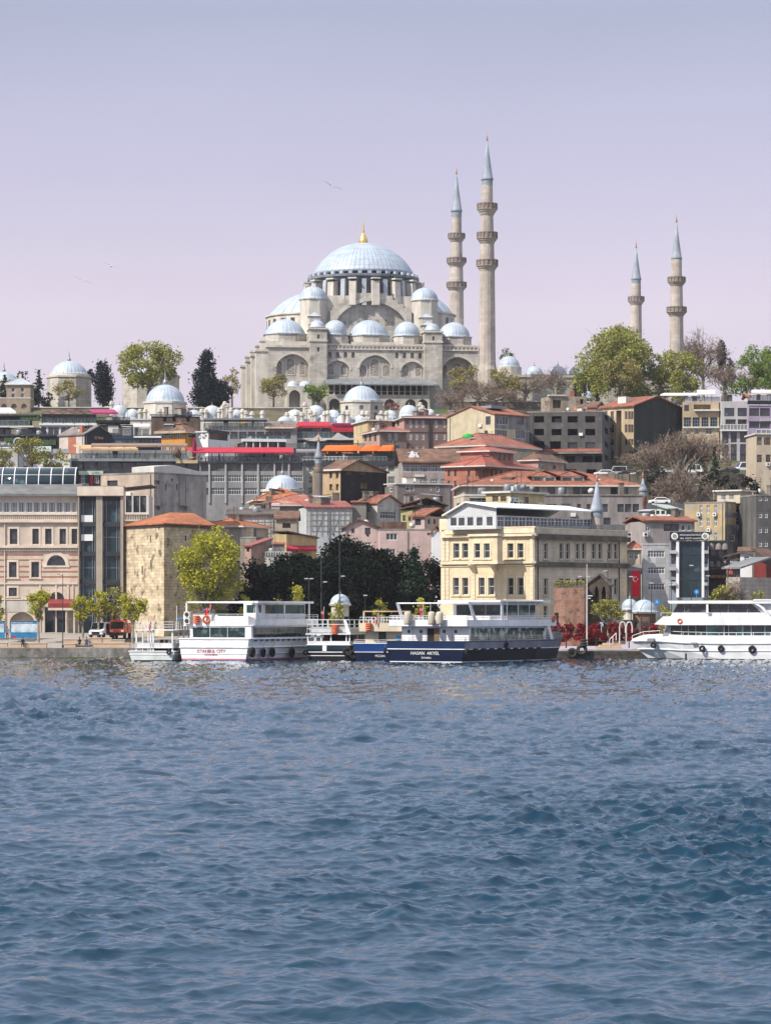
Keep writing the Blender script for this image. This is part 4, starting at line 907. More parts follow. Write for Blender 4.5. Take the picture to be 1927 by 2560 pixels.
    for q in (.45, .98):
        for i in range(n): a, c = pi-pi*i/n, pi-pi*(i+1)/n; fn.tube((px1+.06, yc+rad*q*cos(a), zc+rad*q*sin(a)), (px1+.06, yc+rad*q*cos(c), zc+rad*q*sin(c)), .05, n=4)
    fn.build('fan_light', charc, v)
    MB().prism([(yc+rad*cos(pi-pi*i/n)+0, zc+rad*.98*sin(pi-pi*i/n)-.05) for i in range(n//2)]+[(yc, zc)], 'x', px0, px1-.05)
    attach(u, b, 'upper_floor')
    b.awn('f', 120, 186, 1498, 1509, .1, 2.6, M('maroon_metal', (.20, .04, .04), .5, var=.2), 'entrance_canopy', .8)
    for x in (166, 186): MB().tube(b.P('f', x, 1520, 2.4), b.P('f', x, 1590, 2.4), .12, n=8).build('canopy_post', pinktrim, b.root)
    b.slab('canopy_beam', 'f', 120, 187, 1520, 1526, .1, 2.7, pinktrim); MB().tube(b.P('f', 12, 1300, .15), b.P('f', 12, 1590, .15), .09, n=6).build('drain_pipe', pinktrim, b.root)
    b = Bld('glass_lift_tower', 'beige concrete tower with two tall dark glass lift shafts beside the pink palace', 439.5, 195, 308, 309, 1218, 0, base=1, D=3, cat='tower')
    for x0, x1 in ((198, 240), (256, 301)): b.hole('f', x0, x1, 1241, 1590, 1.2)
    b.walls(plaster('beige_concrete', (.40, .35, .29), .3)); b.slab('roof_band', 'f', 193, 309, 1216, 1239, 0, .35, pinktrim); b.flat(.2, concrete)
    for x0, x1 in ((198, 240), (256, 301)):
        g = b.slab('lift_shaft_glass', 'f', x0, x1, 1241, 1590, -.9, -.8, glass2); m = MB()
        for x in (x0+3, x0+10, x1-9, x1-3): b.slabmb(m, 'f', x-.7, x+.7, 1241, 1590, -.8, -.68)
        m.build('mullion', steel, g); m = MB()
        for y in (1305, 1379, 1449): b.slabmb(m, 'f', x0+.5, x1-.5, y, y+11, -.8, -.3)
        b.slabmb(m, 'f', x0+.5, x1-.5, 1241, 1252, -.8, -.4); m.build('spandrel', charc, g); m = MB()
        for y in (1316, 1343, 1390, 1420, 1462, 1500, 1540): b.slabmb(m, 'f', x0+3, x1-3, y-.6, y+.6, -.8, -.7)
        m.build('transom', steel, g)
    b.slab('lift_car', 'f', 203, 232, 1288, 1305, -.78, -.5, white); b.slab('lift_car', 'f', 203, 232, 1336, 1352, -.78, -.5, white)
    b = Bld('glazed_link', 'dark glazed link with a small balustrade between lift tower and concrete building', 463, 309, 372, 373, 1238, 0, base=2, D=8, cat='building')
    b.win('f', (322, 341, 358), (1260,), 15, 42, 'k', .2); b.walls(trim); b.shed(.9, 1.4, .5, charc, 'x')
    m = MB(); b.slabmb(m, 'f', 309, 372, 1284, 1287, 0, .3); b.slabmb(m, 'f', 309, 372, 1299, 1303, 0, .3)
    for x in range(312, 372, 6): b.slabmb(m, 'f', x-1.2, x+1.2, 1287, 1299, .05, .25)
    m.build('balustrade', pinktrim, b.root)
palace()
def prow(px, py, Y): p = at(px, py, Y); return (p.x, p.y)
def old_tower():
    ts = M('rough_tower_stone', (.64, .53, .37), .95, var=.25, scale=.9, brick=(.8, .42, .36), streak=.25, bump=.25, col2=(.20, .165, .12), c2pos=.60, c2scale=.75)
    pts = [prow(306, 0, 441), prow(343, 0, 437), prow(410, 0, 429.5), prow(528, 0, 440), prow(540, 0, 452), prow(330, 0, 454)]
    c = (sum(p[0] for p in pts)/6, sum(p[1] for p in pts)/6); base = 1.5; root = thing('old_stone_tower', 'broad old rubble stone tower with a shallow orange tile roof behind the quay trees', 'tower', (c[0], c[1], base))
    L = [(p[0]-c[0], p[1]-c[1]) for p in pts]; z1 = zat(1318, 432)-base
    b = MB(); b.prism(L, 'z', 0, z1); w = b.build('wall', ts, root)
    q = [(x*1.09, y*1.09) for x, y in L]; b = MB(); b.prism([(x*1.03, y*1.03) for x, y in L], 'z', z1, z1+.35); b.k = 1; b.prism(q, 'z', z1+.35, z1+.5)
    ap = [(at(425, 0, 443).x-c[0], 443-c[1], zat(1281, 443)-base), (at(485, 0, 446).x-c[0], 446-c[1], zat(1283, 446)-base)]
    for i in range(6):
        a, d = q[i], q[(i+1) % 6]; t = [ap[0] if ((p[0]-ap[0][0])**2+(p[1]-ap[0][1])**2) <= ((p[0]-ap[1][0])**2+(p[1]-ap[1][1])**2) else ap[1] for p in (a, d)]
        if t[0] == t[1]: b.poly((*a, z1+.5), (*d, z1+.5), t[0])
        else: b.poly((*a, z1+.5), (*d, z1+.5), t[1], t[0])
    b.build('roof', [stone_dark, tile2], root)
    P1, P2, P3 = Vector((*L[1], 0)), Vector((*L[2], 0)), Vector((*L[3], 0))
    for A, B, t, py, hh in ((P1, P2, .5, 1347, 18), (P1, P2, .52, 1408, 18), (P2, P3, .45, 1345, 14), (P2, P3, .3, 1420, 14), (P1, P2, .2, 1425, 22)):
        d = (B-A).normalized(); n = Vector((d.y, -d.x, 0)); p = A+(B-A)*t; z = zat(py, 433)-base; m = MB(); k = .13
        m.add([tuple(p+d*s*k+n*o+Vector((0, 0, z+e))) for o in (-.1, .03) for e in (-hh*.028, hh*.028) for s in (-1, 1)], [(0, 2, 3, 1), (4, 5, 7, 6), (0, 1, 5, 4), (1, 3, 7, 5), (3, 2, 6, 7), (2, 0, 4, 6)]); m.build('arrow_slit', dark, root)
    # low annex roof to the right
    b = Bld('tiled_annex', 'low pale annex with a bright orange tile roof right of the old stone tower', 492, 500, 606, 670, 1318, 20, cat='house'); b.walls(plaster('pale_annex', (.50, .43, .38), .3)); b.hip(1.3, .5, tile2)
old_tower()
cw1 = plaster('warm_concrete', (.47, .38, .31), .35); cw2 = plaster('raw_concrete', (.43, .40, .375), .4, col2=(.3, .28, .27), c2pos=.6)
def mid_concrete():
    b = Bld('raw_concrete_block', 'large blank concrete building with few openings behind the glass lift tower', 478, 252, 385, 516, 1184, 33, base=4, cat='building')
    b.win('f', (281,), (1208,), 26, 14, 'k', .3); b.voids('r', (393,), (1206,), 13, 10, .4); b.voids('r', (415, 443), (1218,), 4, 16, .4); b.voids('r', (390, 458), (1270,), 22, 11, .5); b.voids('r', (430,), (1200,), 4, 5, .3)
    b.walls(cw1, concrete); b.flat(.25, concrete)
    m = MB(); m.box(-.02, b.W+.02, 0, 0, 0, 0) if 0 else None
    r = MB(); r.box(b.W+.004, b.W+.03, 0, b.D, -.01, b.h+.2); 
    b.body.data.materials.append(cw2)
    for p in b.body.data.polygons:
        if p.normal.x > .7: p.material_index = 2
    r = MB(); z = b.h+.25; r.prism([(.5, z), (b.D-.5, z), (b.D-.5, z+.5), (b.D*.4, z+1.35), (.5, z+.9)], 'x', b.W*.55, b.W+.0-.4); r.build('roof', trim, b.root)
    MB().tube(b.P('r', 465, 1186, .1), b.P('r', 465, 1290, .1), .06, n=5).build('drain_pipe', steel, b.root); MB().tube(b.P('r', 450, 1186, .1), b.P('r', 450, 1262, .1), .05, n=5).build('drain_pipe', steel, b.root)
mid_concrete()

yell = plaster('cream_ashlar', (.68, .565, .385), .16, brick=(1.3, .55, .10)); yshade = plaster('shaded_stained_ashlar', (.66, .58, .46), .24, brick=(1.0, .45, .22)); ytrim = plaster('cream_dressing', (.68, .585, .43), .15); ytrimd = plaster('dark_dressing', (.15, .13, .105), .6)  # yshade: same ashlar for the right face, shade tone put into its colour, plus stains
def bank_house():
    b = Bld('cream_stone_building', 'cream ashlar three-storey waterfront building with paired windows and a glazed rooftop restaurant', 432, 1102, 1335, 1567, 1320, 40, base=1.5, cat='building')
    sur = (ytrim, .26)
    for cols in ((1141, 1163), (1276, 1301)): b.win('f', cols, (1377,), 15, 37, 'sash', .28, sur)
    b.win('f', (1140, 1163, 1204, 1228, 1276, 1301), (1466,), 15, 43, 'sash', .28, sur); b.win('f', (1250,), (1377,), 7, 38, 'sash', .28)
    up = (1364, 1403, 1419, 1444, 1459, 1484, 1500, 1524, 1539)
    b.win('r', up, (1378,), 10, 40, 'sash', .3, (yshade, .16)); b.win('r', (1364, 1403, 1419, 1444, 1459, 1484, 1500, 1524, 1539), (1467,), 10, 42, 'sash', .3, (yshade, .16)); b.win('r', (1364, 1400, 1440), (1530,), 10, 30, 'sash', .3)
    b.walls(yell, concrete)
    b.body.data.materials.append(yshade)
    for p in b.body.data.polygons:
        if p.normal.x > .7: p.material_index = 2
    for y, hh, o in ((1336, 6, .55), (1404, 6, .4), (1318, 3, .25)): 
        b.slab('cornice', 'f', 1100, 1338, y, y+hh, 0, o, ytrim); m = MB(); z1 = zat(y, 432)-b.b; z0 = zat(y+hh+(6 if o > .3 else 0), 432)-b.b; m.box(b.W, b.W+o, -o, b.D+.2, z0, z1); m.build('cornice', ytrimd if o > .3 else ytrim, b.root)  # right-face main cornices: darker dressing, deeper band
    b.slab('string_course', 'f', 1100, 1338, 1413, 1416, 0, .15, ytrim)
    for x in (1108, 1118, 1183, 1262, 1328):
        for ya, yb in ((1344, 1404), (1420, 1510)):
            m = MB(); b.slabmb(m, 'f', x-3.6, x+3.6, ya, yb-2, 0, .06)
            for y in range(ya, yb, 10): b.slabmb(m, 'f', x-4, x+4, y, y+8, 0, .1)
            m.build('quoin', ytrim, b.root)
    # projecting bay on brackets
    y = Bld('bay', 'x', 430.4, 1172, 1243, 1250, 1338, 40, base=zat(1407, 430.4), D=1.2); y.win('f', (1193, 1217), (1377,), 15, 37, 'sash', .2, sur); y.walls(yell); y.band('cornice', 1334, 6, ytrim, 'fr', .3); y.band('sill_band', 1403, 7, ytrim, 'fr', .25); attach(y, b, 'bay_window')
    for x in (1186, 1240): MB().prism([(0, zat(1407, 431)-b.b), (-1.3, zat(1407, 431)-b.b), (-1.2, zat(1412, 431)-b.b), (0, zat(1432, 431)-b.b)], 'x', b.uv('f', x-4, 1400)[0], b.uv('f', x+4, 1400)[0]).build('bracket', ytrim, b.root)
    for x in (1345, 1548): MB().tube(b.P('r', x, 1340, .15), b.P('r', x, 1510, .15), .08, n=6).build('drain_pipe', charc, b.root)
    b.slab('parapet', 'f', 1110, 1335, 1320, 1334, 0, .2, ytrim); m = MB(); m.box(b.W, b.W+.2, 0, b.D, zat(1334, 432)-b.b, b.h+.02); m.build('parapet', yshade, b.root)
    # rooftop restaurant
    p = Bld('p', 'x', 434.5, 1117, 1240, 1482, 1288, 40, base=zat(1322, 434.5), D=None)
    p.win('f', (1133, 1153, 1175, 1198, 1223), (1302,), 18, 28, 'p', .15); p.win('r', range(1252, 1470, 18), (1304,), 17, 27, 'w', .15); p.walls(M('grey_white_frame', (.52, .54, .56), .5, var=.06, streak=.15))
    r = MB(); h = p.h; c = p.W*.42; r.prism([(-.5, h), (c, h+1.9), (p.W+.6, h+1.0), (p.W+.6, h+1.15), (c, h+2.1), (-.5, h+.2)], 'y', -.6, p.D+.4); r.build('roof', white, p.root)
    p.gab = []; g = MB(); g.prism([(0, h), (c, h+1.85), (p.W, h+1.0), (p.W, h)], 'y', 0, .1); g.build('gable', MATS['grey_white_frame'], p.root); attach(p, b, 'rooftop_restaurant')
    b.rail('r', 1345, 1562, 1312, 1328, -.3, steel, 18); 
    a = Bld('a', 'x', 445, 1098, 1120, 1122, 1297, 40, base=zat(1330, 445), D=3); a.walls(ytrim); attach(a, b, 'stair_block')
bank_house()
minaret('small grey-capped minaret with a gilded tip standing behind the cream waterfront building', 1492, 1180, 452, 1277, (), ((1277, 28), (1330, 30), (1400, 31)), 8, 33, None, plaster('pale_minaret', (.50, .44, .38), .25))
minaret('thin brick minaret with a dark grey spire behind the long red-roofed building', 1607, 1172, 546, 1226, (), ((1226, 19), (1255, 20), (1265, 16), (1330, 16)), 14, 21, None, M('minaret_brick', (.26, .11, .075), .9, var=.2, brick=(.5, .2, .3)))
minaret('old weathered grey minaret with one balcony left of the fire-blackened house', 796, 1080, 556, 1143, ((1168, 1190, 23),), ((1143, 17), (1175, 18), (1186, 21), (1300, 22)), 16, 19, None, M('grey_minaret_stone', (.25, .23, .205), .92, var=.2, streak=.4))
def ruin():
    rb = M('ruined_brick', (.42, .24, .175), .95, var=.3, scale=.9, brick=(.5, .22, .22), bump=.25, col2=(.17, .115, .095), c2pos=.56, c2scale=.9, streak=.45)
    b = Bld('ruined_brick_wall', 'crumbling pink brick ruin with weeds on top in front of the cream building', 423.5, 1384, 1466, 1470, 1470, 8, base=1.5, D=3.5, cat='ruin'); b.voids('f', (1390,), (1545,), 12, 26, .6); b.walls(rb, stone_dark)
    m = MB(); rs = random.Random(3)
    for i in range(16): x = b.W*i/16; m.box(x, x+b.W/16-.02, .02, 1.2, b.h-.01, b.h+rs.uniform(.1, .75))
    m.build('broken_edge', stone_dark, b.root); pts = np.array([(rs.uniform(0, b.W), rs.uniform(0, 1.5), b.h+rs.uniform(.2, 1.0)) for _ in range(500)]); link('weeds', leaf_mesh('weeds', pts, .22, LEAF['olive']), b.root)
    b = Bld('ruined_chapel', 'small dark roofless stone gable with pointed openings right of the pink brick ruin', 426, 1466, 1522, 1530, 1462, 10, base=1.5, D=4, cat='ruin'); b.voids('f', (1491, 1509), (1483,), 10, 36, 1.0, (.55, True)); b.voids('f', (1500,), (1458+5,), 5, 5, .5)
    b.gable(1.35, .25, stone_dark, 'y', .58); b.walls(M('sooty_stone', (.15, .12, .10), .95, var=.4, scale=.7, streak=.5, brick=(.6, .3, .35)))
ruin()
def fountain(label, px, rpx, y0, y1, yb, wpx, Y, wall, n=8, fin=1.2):
    k = Y/F; z = zat(y1, Y); base = zat(yb, Y); r = thing('domed_kiosk', label, 'kiosk', (xat(px, Y), Y, base)); w = wpx*k/2
    MB().lathe([(w*.85, -.6), (w*.85, z-base-.3)], n, ph=pi/n).build('wall', wall, r); MB().lathe([(w, z-base-.35), (w*1.08, z-base-.1), (w*.9, z-base)], n, ph=pi/n).build('eaves', trim, r)
    for i in range(n): a = 2*pi*i/n; MB().box(w*.77, w*.80, -.45, .45, .2, (z-base)*.6).build('opening', glass, r, (0, 0, 0), a)
    dome(r, 'dome', (0, 0, z-base), rpx*k, (y1-y0)*k, lead_s, fin, 28)
fountain('small domed kiosk between the lamp poles in front of the dark trees', 850, 25, 1485, 1509, 1590, 56, 430, stone_plain)
fountain('low white-domed fountain house behind the red shrubs, left of the white yacht', 1610, 31, 1499, 1528, 1592, 70, 430, M('brown_boarding', (.20, .13, .09), .8, var=.3, streak=.3), 8, .8)
fountain('second smaller pale dome tucked behind the fountain house', 1574, 20, 1497, 1522, 1592, 44, 436, stone_plain)
panel = M('grey_panels', (.50, .50, .51), .6, var=.08, brick=(1.35, 1.15, .38), streak=.15)
def right_front():
    b = Bld('panelled_office', 'pale grey panelled office with three rows of white strip windows', 452, 1604, 1607, 1673, 1363, -6, base=2, cat='office'); b.win('f', (1640,), (1385, 1426, 1467), 42, 17, 'w5', .2); b.walls(panel); b.flat(.3, panel)
    b = Bld('small_red_roofed_house', 'narrow cream house with a small red tile roof left of the panelled office', 455, 1566, 1600, 1607, 1375, 6, base=2, D=6, cat='house'); b.win('f', (1577, 1590), (1390,), 11, 16, 'w', .15); b.walls(plaster('cream_wall', (.52, .46, .36), .3)); b.hip(1.1, .4, tile)
    b.awn('f', 1566, 1604, 1412, 1428, .1, 1.6, greyc)
    r = thing('flag_banner', 'tall red banner with white crescent and star left of the grey office', 'banner', (xat(1589, 449), 449, zat(1492, 449))); k = 449/F
    MB().box(-10*k, 10*k, -.03, .03, 0, 66*k).build('cloth', lred, r); m = MB(); m.box(-11*k, 11*k, -.06, .06, 66*k, 68*k); m.build('pole', steel, r)
    c = MB()
    for i in range(20):
        t0, t1 = radians(50+260*i/20), radians(50+260*(i+1)/20); R_ = 6.5*k; c.add([(-1*k+R_*cos(t)*f_+o, -.04, 44*k+R_*sin(t)*f_) for t in (t0, t1) for f_, o in ((1, 0), (.78, .22*R_*.6))], [(0, 1, 3, 2)])
    c.build('crescent', white, r); s = MB(); s.add([(4.5*k+(2.6 if i % 2 == 0 else 1.1)*k*sin(pi*i/5), -.04, 44*k+(2.6 if i % 2 == 0 else 1.1)*k*cos(pi*i/5)) for i in range(10)], [list(range(10))]); s.build('star', white, r)
    b = Bld('glass_front_academy', 'dark glass fronted block under a black sign with two round white emblems', 451, 1674, 1771, 1774, 1352, 5, base=2, D=14, cat='office'); b.hole('f', 1698, 1753, 1354, 1494, .3)
    b.win('f', (1683, 1764), (1366, 1398, 1430, 1462), 11, 24, 'k', .15); b.walls(M('bluish_panel', (.24, .28, .33), .5, var=.1, streak=.2))
    q = b.slab('glass_wall', 'f', 1698, 1753, 1354, 1494, -.2, -.1, glass2); m = MB()
    for y in (1386, 1418, 1450): b.slabmb(m, 'f', 1698, 1753, y-.8, y+.8, -.1, -.02)
    for x in (1712, 1726, 1740): b.slabmb(m, 'f', x-.4, x+.4, 1354, 1494, -.1, -.04)
    m.build('mullion', charc, q)
    for x0, x1 in ((1690, 1697), (1754, 1760)): b.slab('column', 'f', x0, x1, 1352, 1494, 0, .4, white)
    for y in (1376, 1418, 1456):
        for x0, x1 in ((1673, 1690), (1760, 1771)): b.slab('balcony', 'f', x0, x1, y, y+8, 0, .7, panel)
    s = b.slab('sign', 'f', 1674, 1770, 1330, 1351, -.2, .55, M('black_sign', (.015, .018, .028), .4))
    b.text('f', 'MARMARA BELEDİYELER BİRLİĞİ', 1699, 1753, 1334, 1339.5, white, .62, parent=None); b.text('f', 'YEREL  YÖNETİM  AKADEMİSİ', 1699, 1753, 1343, 1348, white, .62)
    for x in (1686, 1762): 
        m = MB(); m.lathe([(8.6*451/F, 0), (8.6*451/F, .05)], 20); o = m.build('emblem', white, b.root, b.P('f', x, 1340.5, .56)); o.rotation_euler = (pi/2, 0, 0)
        m = MB(); m.lathe([(5.4*451/F, 0), (5.4*451/F, .03)], 20); p = m.build('emblem_device', M('emblem_grey', (.22, .24, .20), .6, var=.5, scale=6), o, (0, 0, .05))
    b = Bld('dark_shop_house', 'black shop front with two rows of small dome awnings and gilt lettering', 455, 1772, 1818, 1819, 1356, 0, base=2, D=9, cat='shop'); b.win('f', (1784, 1803), (1380, 1420), 16, 20, 'k', .2); b.walls(charc); b.flat(.3, charc)
    dg = M('dome_awning_grey', (.22, .19, .18), .8, var=.15, wave=('X', 3, .3, .1))
    for y in (1358, 1402):
        for i, x in enumerate((1778, 1796, 1812)):
            k = 455/F; m = MB(); m.smooth = True; rr = 8.5*k; m.lathe([(max(.01, rr*cos(t)), 16*k*sin(t)) for t in (i_*pi/14 for i_ in range(8))], 12, a0=pi, a1=2*pi); m.build('dome_awning', dg, b.root, b.P('f', x, y+16, .02))
    s = b.slab('sign', 'f', 1770, 1819, 1432, 1450, 0, .5, black); b.text('f', 'TARİHİ YENİ HANCI', 1774, 1817, 1436, 1445, M('gilt_lettering', (.70, .33, .06), .5), .56)
    b = Bld('bazaar_shop', 'narrow dark shop with a black lettered sign right of the dome awnings', 452, 1818, 1850, 1851, 1396, 0, base=2, D=6, cat='shop'); b.win('f', (1828, 1842), (1440,), 11, 30, 'k', .2); b.walls(stone_dark); b.shed(.2, .8, .3, tile3, 'x'); b.slab('sign', 'f', 1817, 1850, 1400, 1424, 0, .3, black); b.text('f', 'MARIN', 1825, 1843, 1402, 1410, white, .36); b.text('f', 'BAZAAR', 1823, 1845, 1412, 1421, white, .36)
    b.slab('poster', 'f', 1818, 1832, 1425, 1436, 0, .2, M('red_poster', (.35, .08, .08), .6, var=.5, scale=3))
    b = Bld('white_hut', 'small white house with one window above the cloth-clad yard at the right', 472, 1850, 1880, 1886, 1384, 8, base=4, D=6, cat='house'); b.win('f', (1866,), (1398,), 13, 15, 'w', .15); b.walls(white); b.shed(.2, 1.0, .5, tile3, 'y')
    b = Bld('dark_red_shed', 'dark red shed with a brown sloping roof at the right edge', 470, 1884, 1915, 1960, 1395, 25, base=4, D=8, cat='shed'); b.walls(M('dark_red_board', (.20, .035, .03), .8, var=.2, streak=.3)); b.shed(1.4, -.2, .4, tile3, 'x')
    b = Bld('cloth_clad_yard', 'yard walled with pale cloth under a dark open marquee roof, right edge', 442, 1815, 1849, 1990, 1443, 42, base=2, D=None, cat='building'); b.walls(M('grey_cloth', (.40, .37, .33), .9, var=.15, streak=.35, wave=('Z', .5, .12, 3)), concrete)
    for p in ((1818, 1440, 1), (1849, 1440, 1)): pass
    m = MB(); h = b.h; 
    for x, y in ((.2, .2), (b.W-.2, .2), (b.W-.2, b.D-.2), (.2, b.D-.2), (b.W-.2, b.D*.5)): MB().tube((x, y, h), (x, y, h+1.5), .07, n=5).build('post', charc, b.root)
    b.h += 1.3; b.gable(1.5, .5, greyc, 'x', .5); b.h -= 1.3
right_front()

# ---------------------------------------------------------------- houses up the slope
C = lambda n, c, s=.35, **k: plaster(n, c, s, **k)
def paint_side(b, m, cond):
    b.body.data.materials.append(m); i = len(b.body.data.materials)-1
    for p in b.body.data.polygons:
        if cond(p.normal): p.material_index = i
def lower_slope():
    # right: long red-roofed building, shack, houses
    b = Bld('red_roofed_warehouse', 'long cream building with a broad red tile roof and two dormers', 512, 1135, 1160, 1592, 1216, -3, base=8, D=18, cat='building')
    b.win('f', (1339, 1378, 1406, 1441, 1462, 1479, 1535, 1561), (1227,), 18, 18, 'k', .3); b.win('f', (1406,), (1260,), 8, 8, 'k'); b.walls(C('pale_cream', (.50, .45, .36))); b.hip(2.7, .8, tile)
    for px in (1358, 1429):
        u = b.uv('f', px, 1195, -3.5)[0]; z = b.h+.9; m = MB(); m.box(u-2, u+2, 2.4, 5, z-.5, z+1.0); o = m.build('dormer', C('cream_wall', (.5, .45, .36)), b.root); m = MB(); m.prism([(u-2.7, z+.9), (u, z+1.9), (u+2.7, z+.9), (u+2.7, z+1.05), (u, z+2.08), (u-2.7, z+1.05)], 'y', 1.9, 5.5); m.build('dormer_roof', tile, o)
        for d in (-.95, .95): m = MB(); m.box(u+d-.7, u+d+.7, 2.32, 2.42, z-.25, z+.75); m.build('window', glass, o)
    b = Bld('grey_stone_front', 'grey stained lower front with barred windows below the long red roof', 507, 1352, 1358, 1606, 1239, -3, base=8, D=4.6, cat='building')
    b.win('f', (1386, 1447, 1471), (1266,), 9, 12, 'k', .3); b.win('f', (1415,), (1268,), 26, 18, 'w5', .3); b.win('f', (1511, 1551, 1570, 1589, 1372), (1270,), 16, 20, 'k', .3); b.win('f', (1517, 1572), (1303,), 18, 18, 'k', .3); b.walls(C('mauve_grey', (.32, .29, .28), .5)); b.flat(.25, concrete, .15)
    b = Bld('yellow_rooftop_flat', 'small yellow flat-roofed storey with air conditioners and satellite dishes above the cream building', 476, 1214, 1274, 1362, 1232, 40, base=10, cat='house')
    b.win('f', (1238, 1258), (1247,), 15, 13, 's', .15); b.win('r', (1290, 1316), (1250,), 10, 16, 'k', .15); b.walls(C('sun_yellow', (.60, .50, .28), .3)); b.flat(.3, trim, .5)
    for x, y in ((1281, 1249), (1292, 1249), (1301, 1256), (1279, 1257), (1352, 1262)): b.ac('r', x, y, 9, 11)
    for x, y, q in ((1308, 1218, 8), (1330, 1222, 7)): m = MB(); m.smooth = True; k = 476/F; m.lathe([(.01, .0), (q*k*.6, .08), (q*k, .28)], 14); o = m.build('satellite_dish', steel, b.root, b.P('r', x, y, 0)); o.rotation_euler = (1.2, 0, .6); MB().tube(b.P('r', x, 1234, -.2), b.P('r', x, y, -.1), .04, n=4).build('dish_pole', steel, b.root)
    b = Bld('cream_roof_storey', 'cream top storey with a wide blue-green glass screen left of the yellow flat', 482, 1117, 1160, 1226, 1240, -8, base=10, D=10, cat='house'); b.win('f', (1196,), (1254,), 44, 18, 'g', .15); b.win('l', (1130, 1145), (1262,), 7, 8, 'k', .15); b.walls(C('cream_wall', (.52, .46, .36))); b.flat(.3, trim)
    b = Bld('grey_gable_house', 'mauve-grey house with red shed roof and wide window behind the glass academy', 492, 1562, 1612, 1736, 1303, -14, base=6, D=10, cat='house'); b.win('f', (1577, 1618), (1321,), 13, 15, 'w', .15); b.win('f', (1668, 1687), (1319,), 19, 18, 'k', .2); b.win('f', (1707, 1722), (1319,), 11, 16, 'p', .15); b.walls(C('mauve_render', (.37, .33, .32), .35)); b.gable(.8, .4, tile, 'x'); b.ac('f', 1573, 1336, 11, 10); b.ac('f', 1614, 1336, 11, 10)
    b = Bld('glass_roof_pavilion', 'glazed pavilion with a pale green sheet roof left of the stained yellow block', 528, 1636, 1665, 1712, 1272, 25, base=12, D=8, cat='pavilion'); b.win('f', (1644, 1657), (1281, 1294), 12, 12, 'p', .1); b.win('r', (1672, 1684, 1696, 1707), (1286,), 11, 24, 'p', .1); b.walls(C('green_frame', (.42, .47, .44), .15)); b.shed(.8, -.1, .4, M('pale_green_sheet', (.42, .50, .47), .5, var=.1, streak=.2), 'x')
    b = Bld('stained_yellow_block', 'stained yellow and grey apartment block with a cream top storey, right side', 520, 1711, 1812, 1893, 1257, 32, base=10, cat='apartment block')
    b.win('f', (1752, 1770, 1788), (1273, 1306, 1342), 8, 20, 'w', .2); b.win('r', (1848,), (1274, 1304), 16, 18, 'w', .2); b.win('r', (1831, 1857), (1345,), 11, 16, 'w', .2); b.walls(C('stained_yellow', (.55, .42, .22), .3, col2=(.42, .37, .30), c2pos=.5))
    paint_side(b, C('patched_grey', (.22, .215, .22), .4, col2=(.36, .35, .37), c2pos=.58), lambda n: n.x > .7); b.flat(.25, concrete)
    for x, y in ((1745, 1286), (1785, 1286), (1770, 1325)): b.ac('f', x, y, 8, 9)
    b.ac('r', 1854, 1318, 10, 10)
    p = Bld('p', 'x', 523, 1792, 1850, 1880, 1228, 32, base=zat(1258, 523)); p.win('f', (1808, 1828), (1242,), 13, 16, 'w3', .15); p.walls(C('cream_wall', (.5, .45, .36))); p.flat(.25, trim, .6); attach(p, b, 'top_storey')
    b = Bld('dark_grey_block', 'tall dark grey block with small windows and rusty stains at the right edge', 516, 1872, 1889, 1985, 1240, -14, base=9, D=12, cat='apartment block'); b.win('f', (1900, 1914), (1236+9, 1288, 1325, 1360), 10, 14, 'w', .2); b.walls(C('dark_render', (.15, .145, .14), .5)); b.flat(.3, concrete)
    # middle
    m = C('scaffold_sheet', (.52, .54, .56), .15, wave=('X', .5, .12, .2))
    b = Bld('market_hall', 'low hall with an orange-red hip roof in front of the grey dome', 545, 617, 640, 775, 1252, -8, base=14, D=13, cat='hall'); b.voids('f', (632, 650, 700), (1258,), 14, 8, 1); b.walls(C('pale_cream', (.50, .45, .36))); b.hip(2.3, .5, tile2)
    b = Bld('patched_roof_hall', 'hall with a patched rusty red roof and a red and white signboard', 538, 630, 650, 850, 1265, -6, base=13, D=12, cat='hall'); b.walls(C('hall_grey', (.30, .27, .25), .4)); b.hip(2.0, .5, M('patched_tile', (.33, .12, .085), .85, var=.3, scale=1.2, wave=('Z', 2.2, .3), col2=(.42, .38, .35), c2pos=.62, c2scale=.5))
    s = b.slab('signboard', 'f', 676, 699, 1258, 1275, 0, .3, white); b.slab('sign_band', 'f', 679, 696, 1261, 1267, .3, .34, lred, s)
    for x, y in ((673, 1252), (840, 1243)): c = MB(); p = b.P('f', x, y, -3); c.box(p[0]-.6, p[0]+.6, p[1]-.6, p[1]+.6, p[2]-2, p[2]+.8); c.build('chimney', stone_dark, b.root)
    b = Bld('sheeted_scaffold_house', 'house wrapped in silver scaffold sheeting under a rose sheet roof', 526, 742, 766, 880, 1268, -10, base=9, D=9, cat='house'); b.walls(m); b.shed(-.1, 1.3, .3, tile4, 'y')
    sc = MB(); 
    for x in range(768, 882, 14): p, q = b.P('f', x, 1262, .35), b.P('f', x, 1330, .35); sc.tube(p, q, .05, n=4)
    for y in (1275, 1289, 1303, 1317): sc.tube(b.P('f', 766, y, .35), b.P('f', 880, y, .35), .045, n=4)
    for x in (780, 820, 850): sc.tube(b.P('f', x, 1325, .36), b.P('f', x+22, 1275, .36), .04, n=4)
    sc.build('scaffold', M('rusty_scaffold', (.20, .16, .14), .7, var=.3), b.root)
    b = Bld('grey_party_wall_house', 'plain grey house beside the sheeted scaffold house', 528, 880, 915, 918, 1258, 0, base=9, D=9, cat='house'); b.walls(C('hall_grey', (.30, .27, .25), .4)); b.shed(.1, .6, .3, tile, 'y')
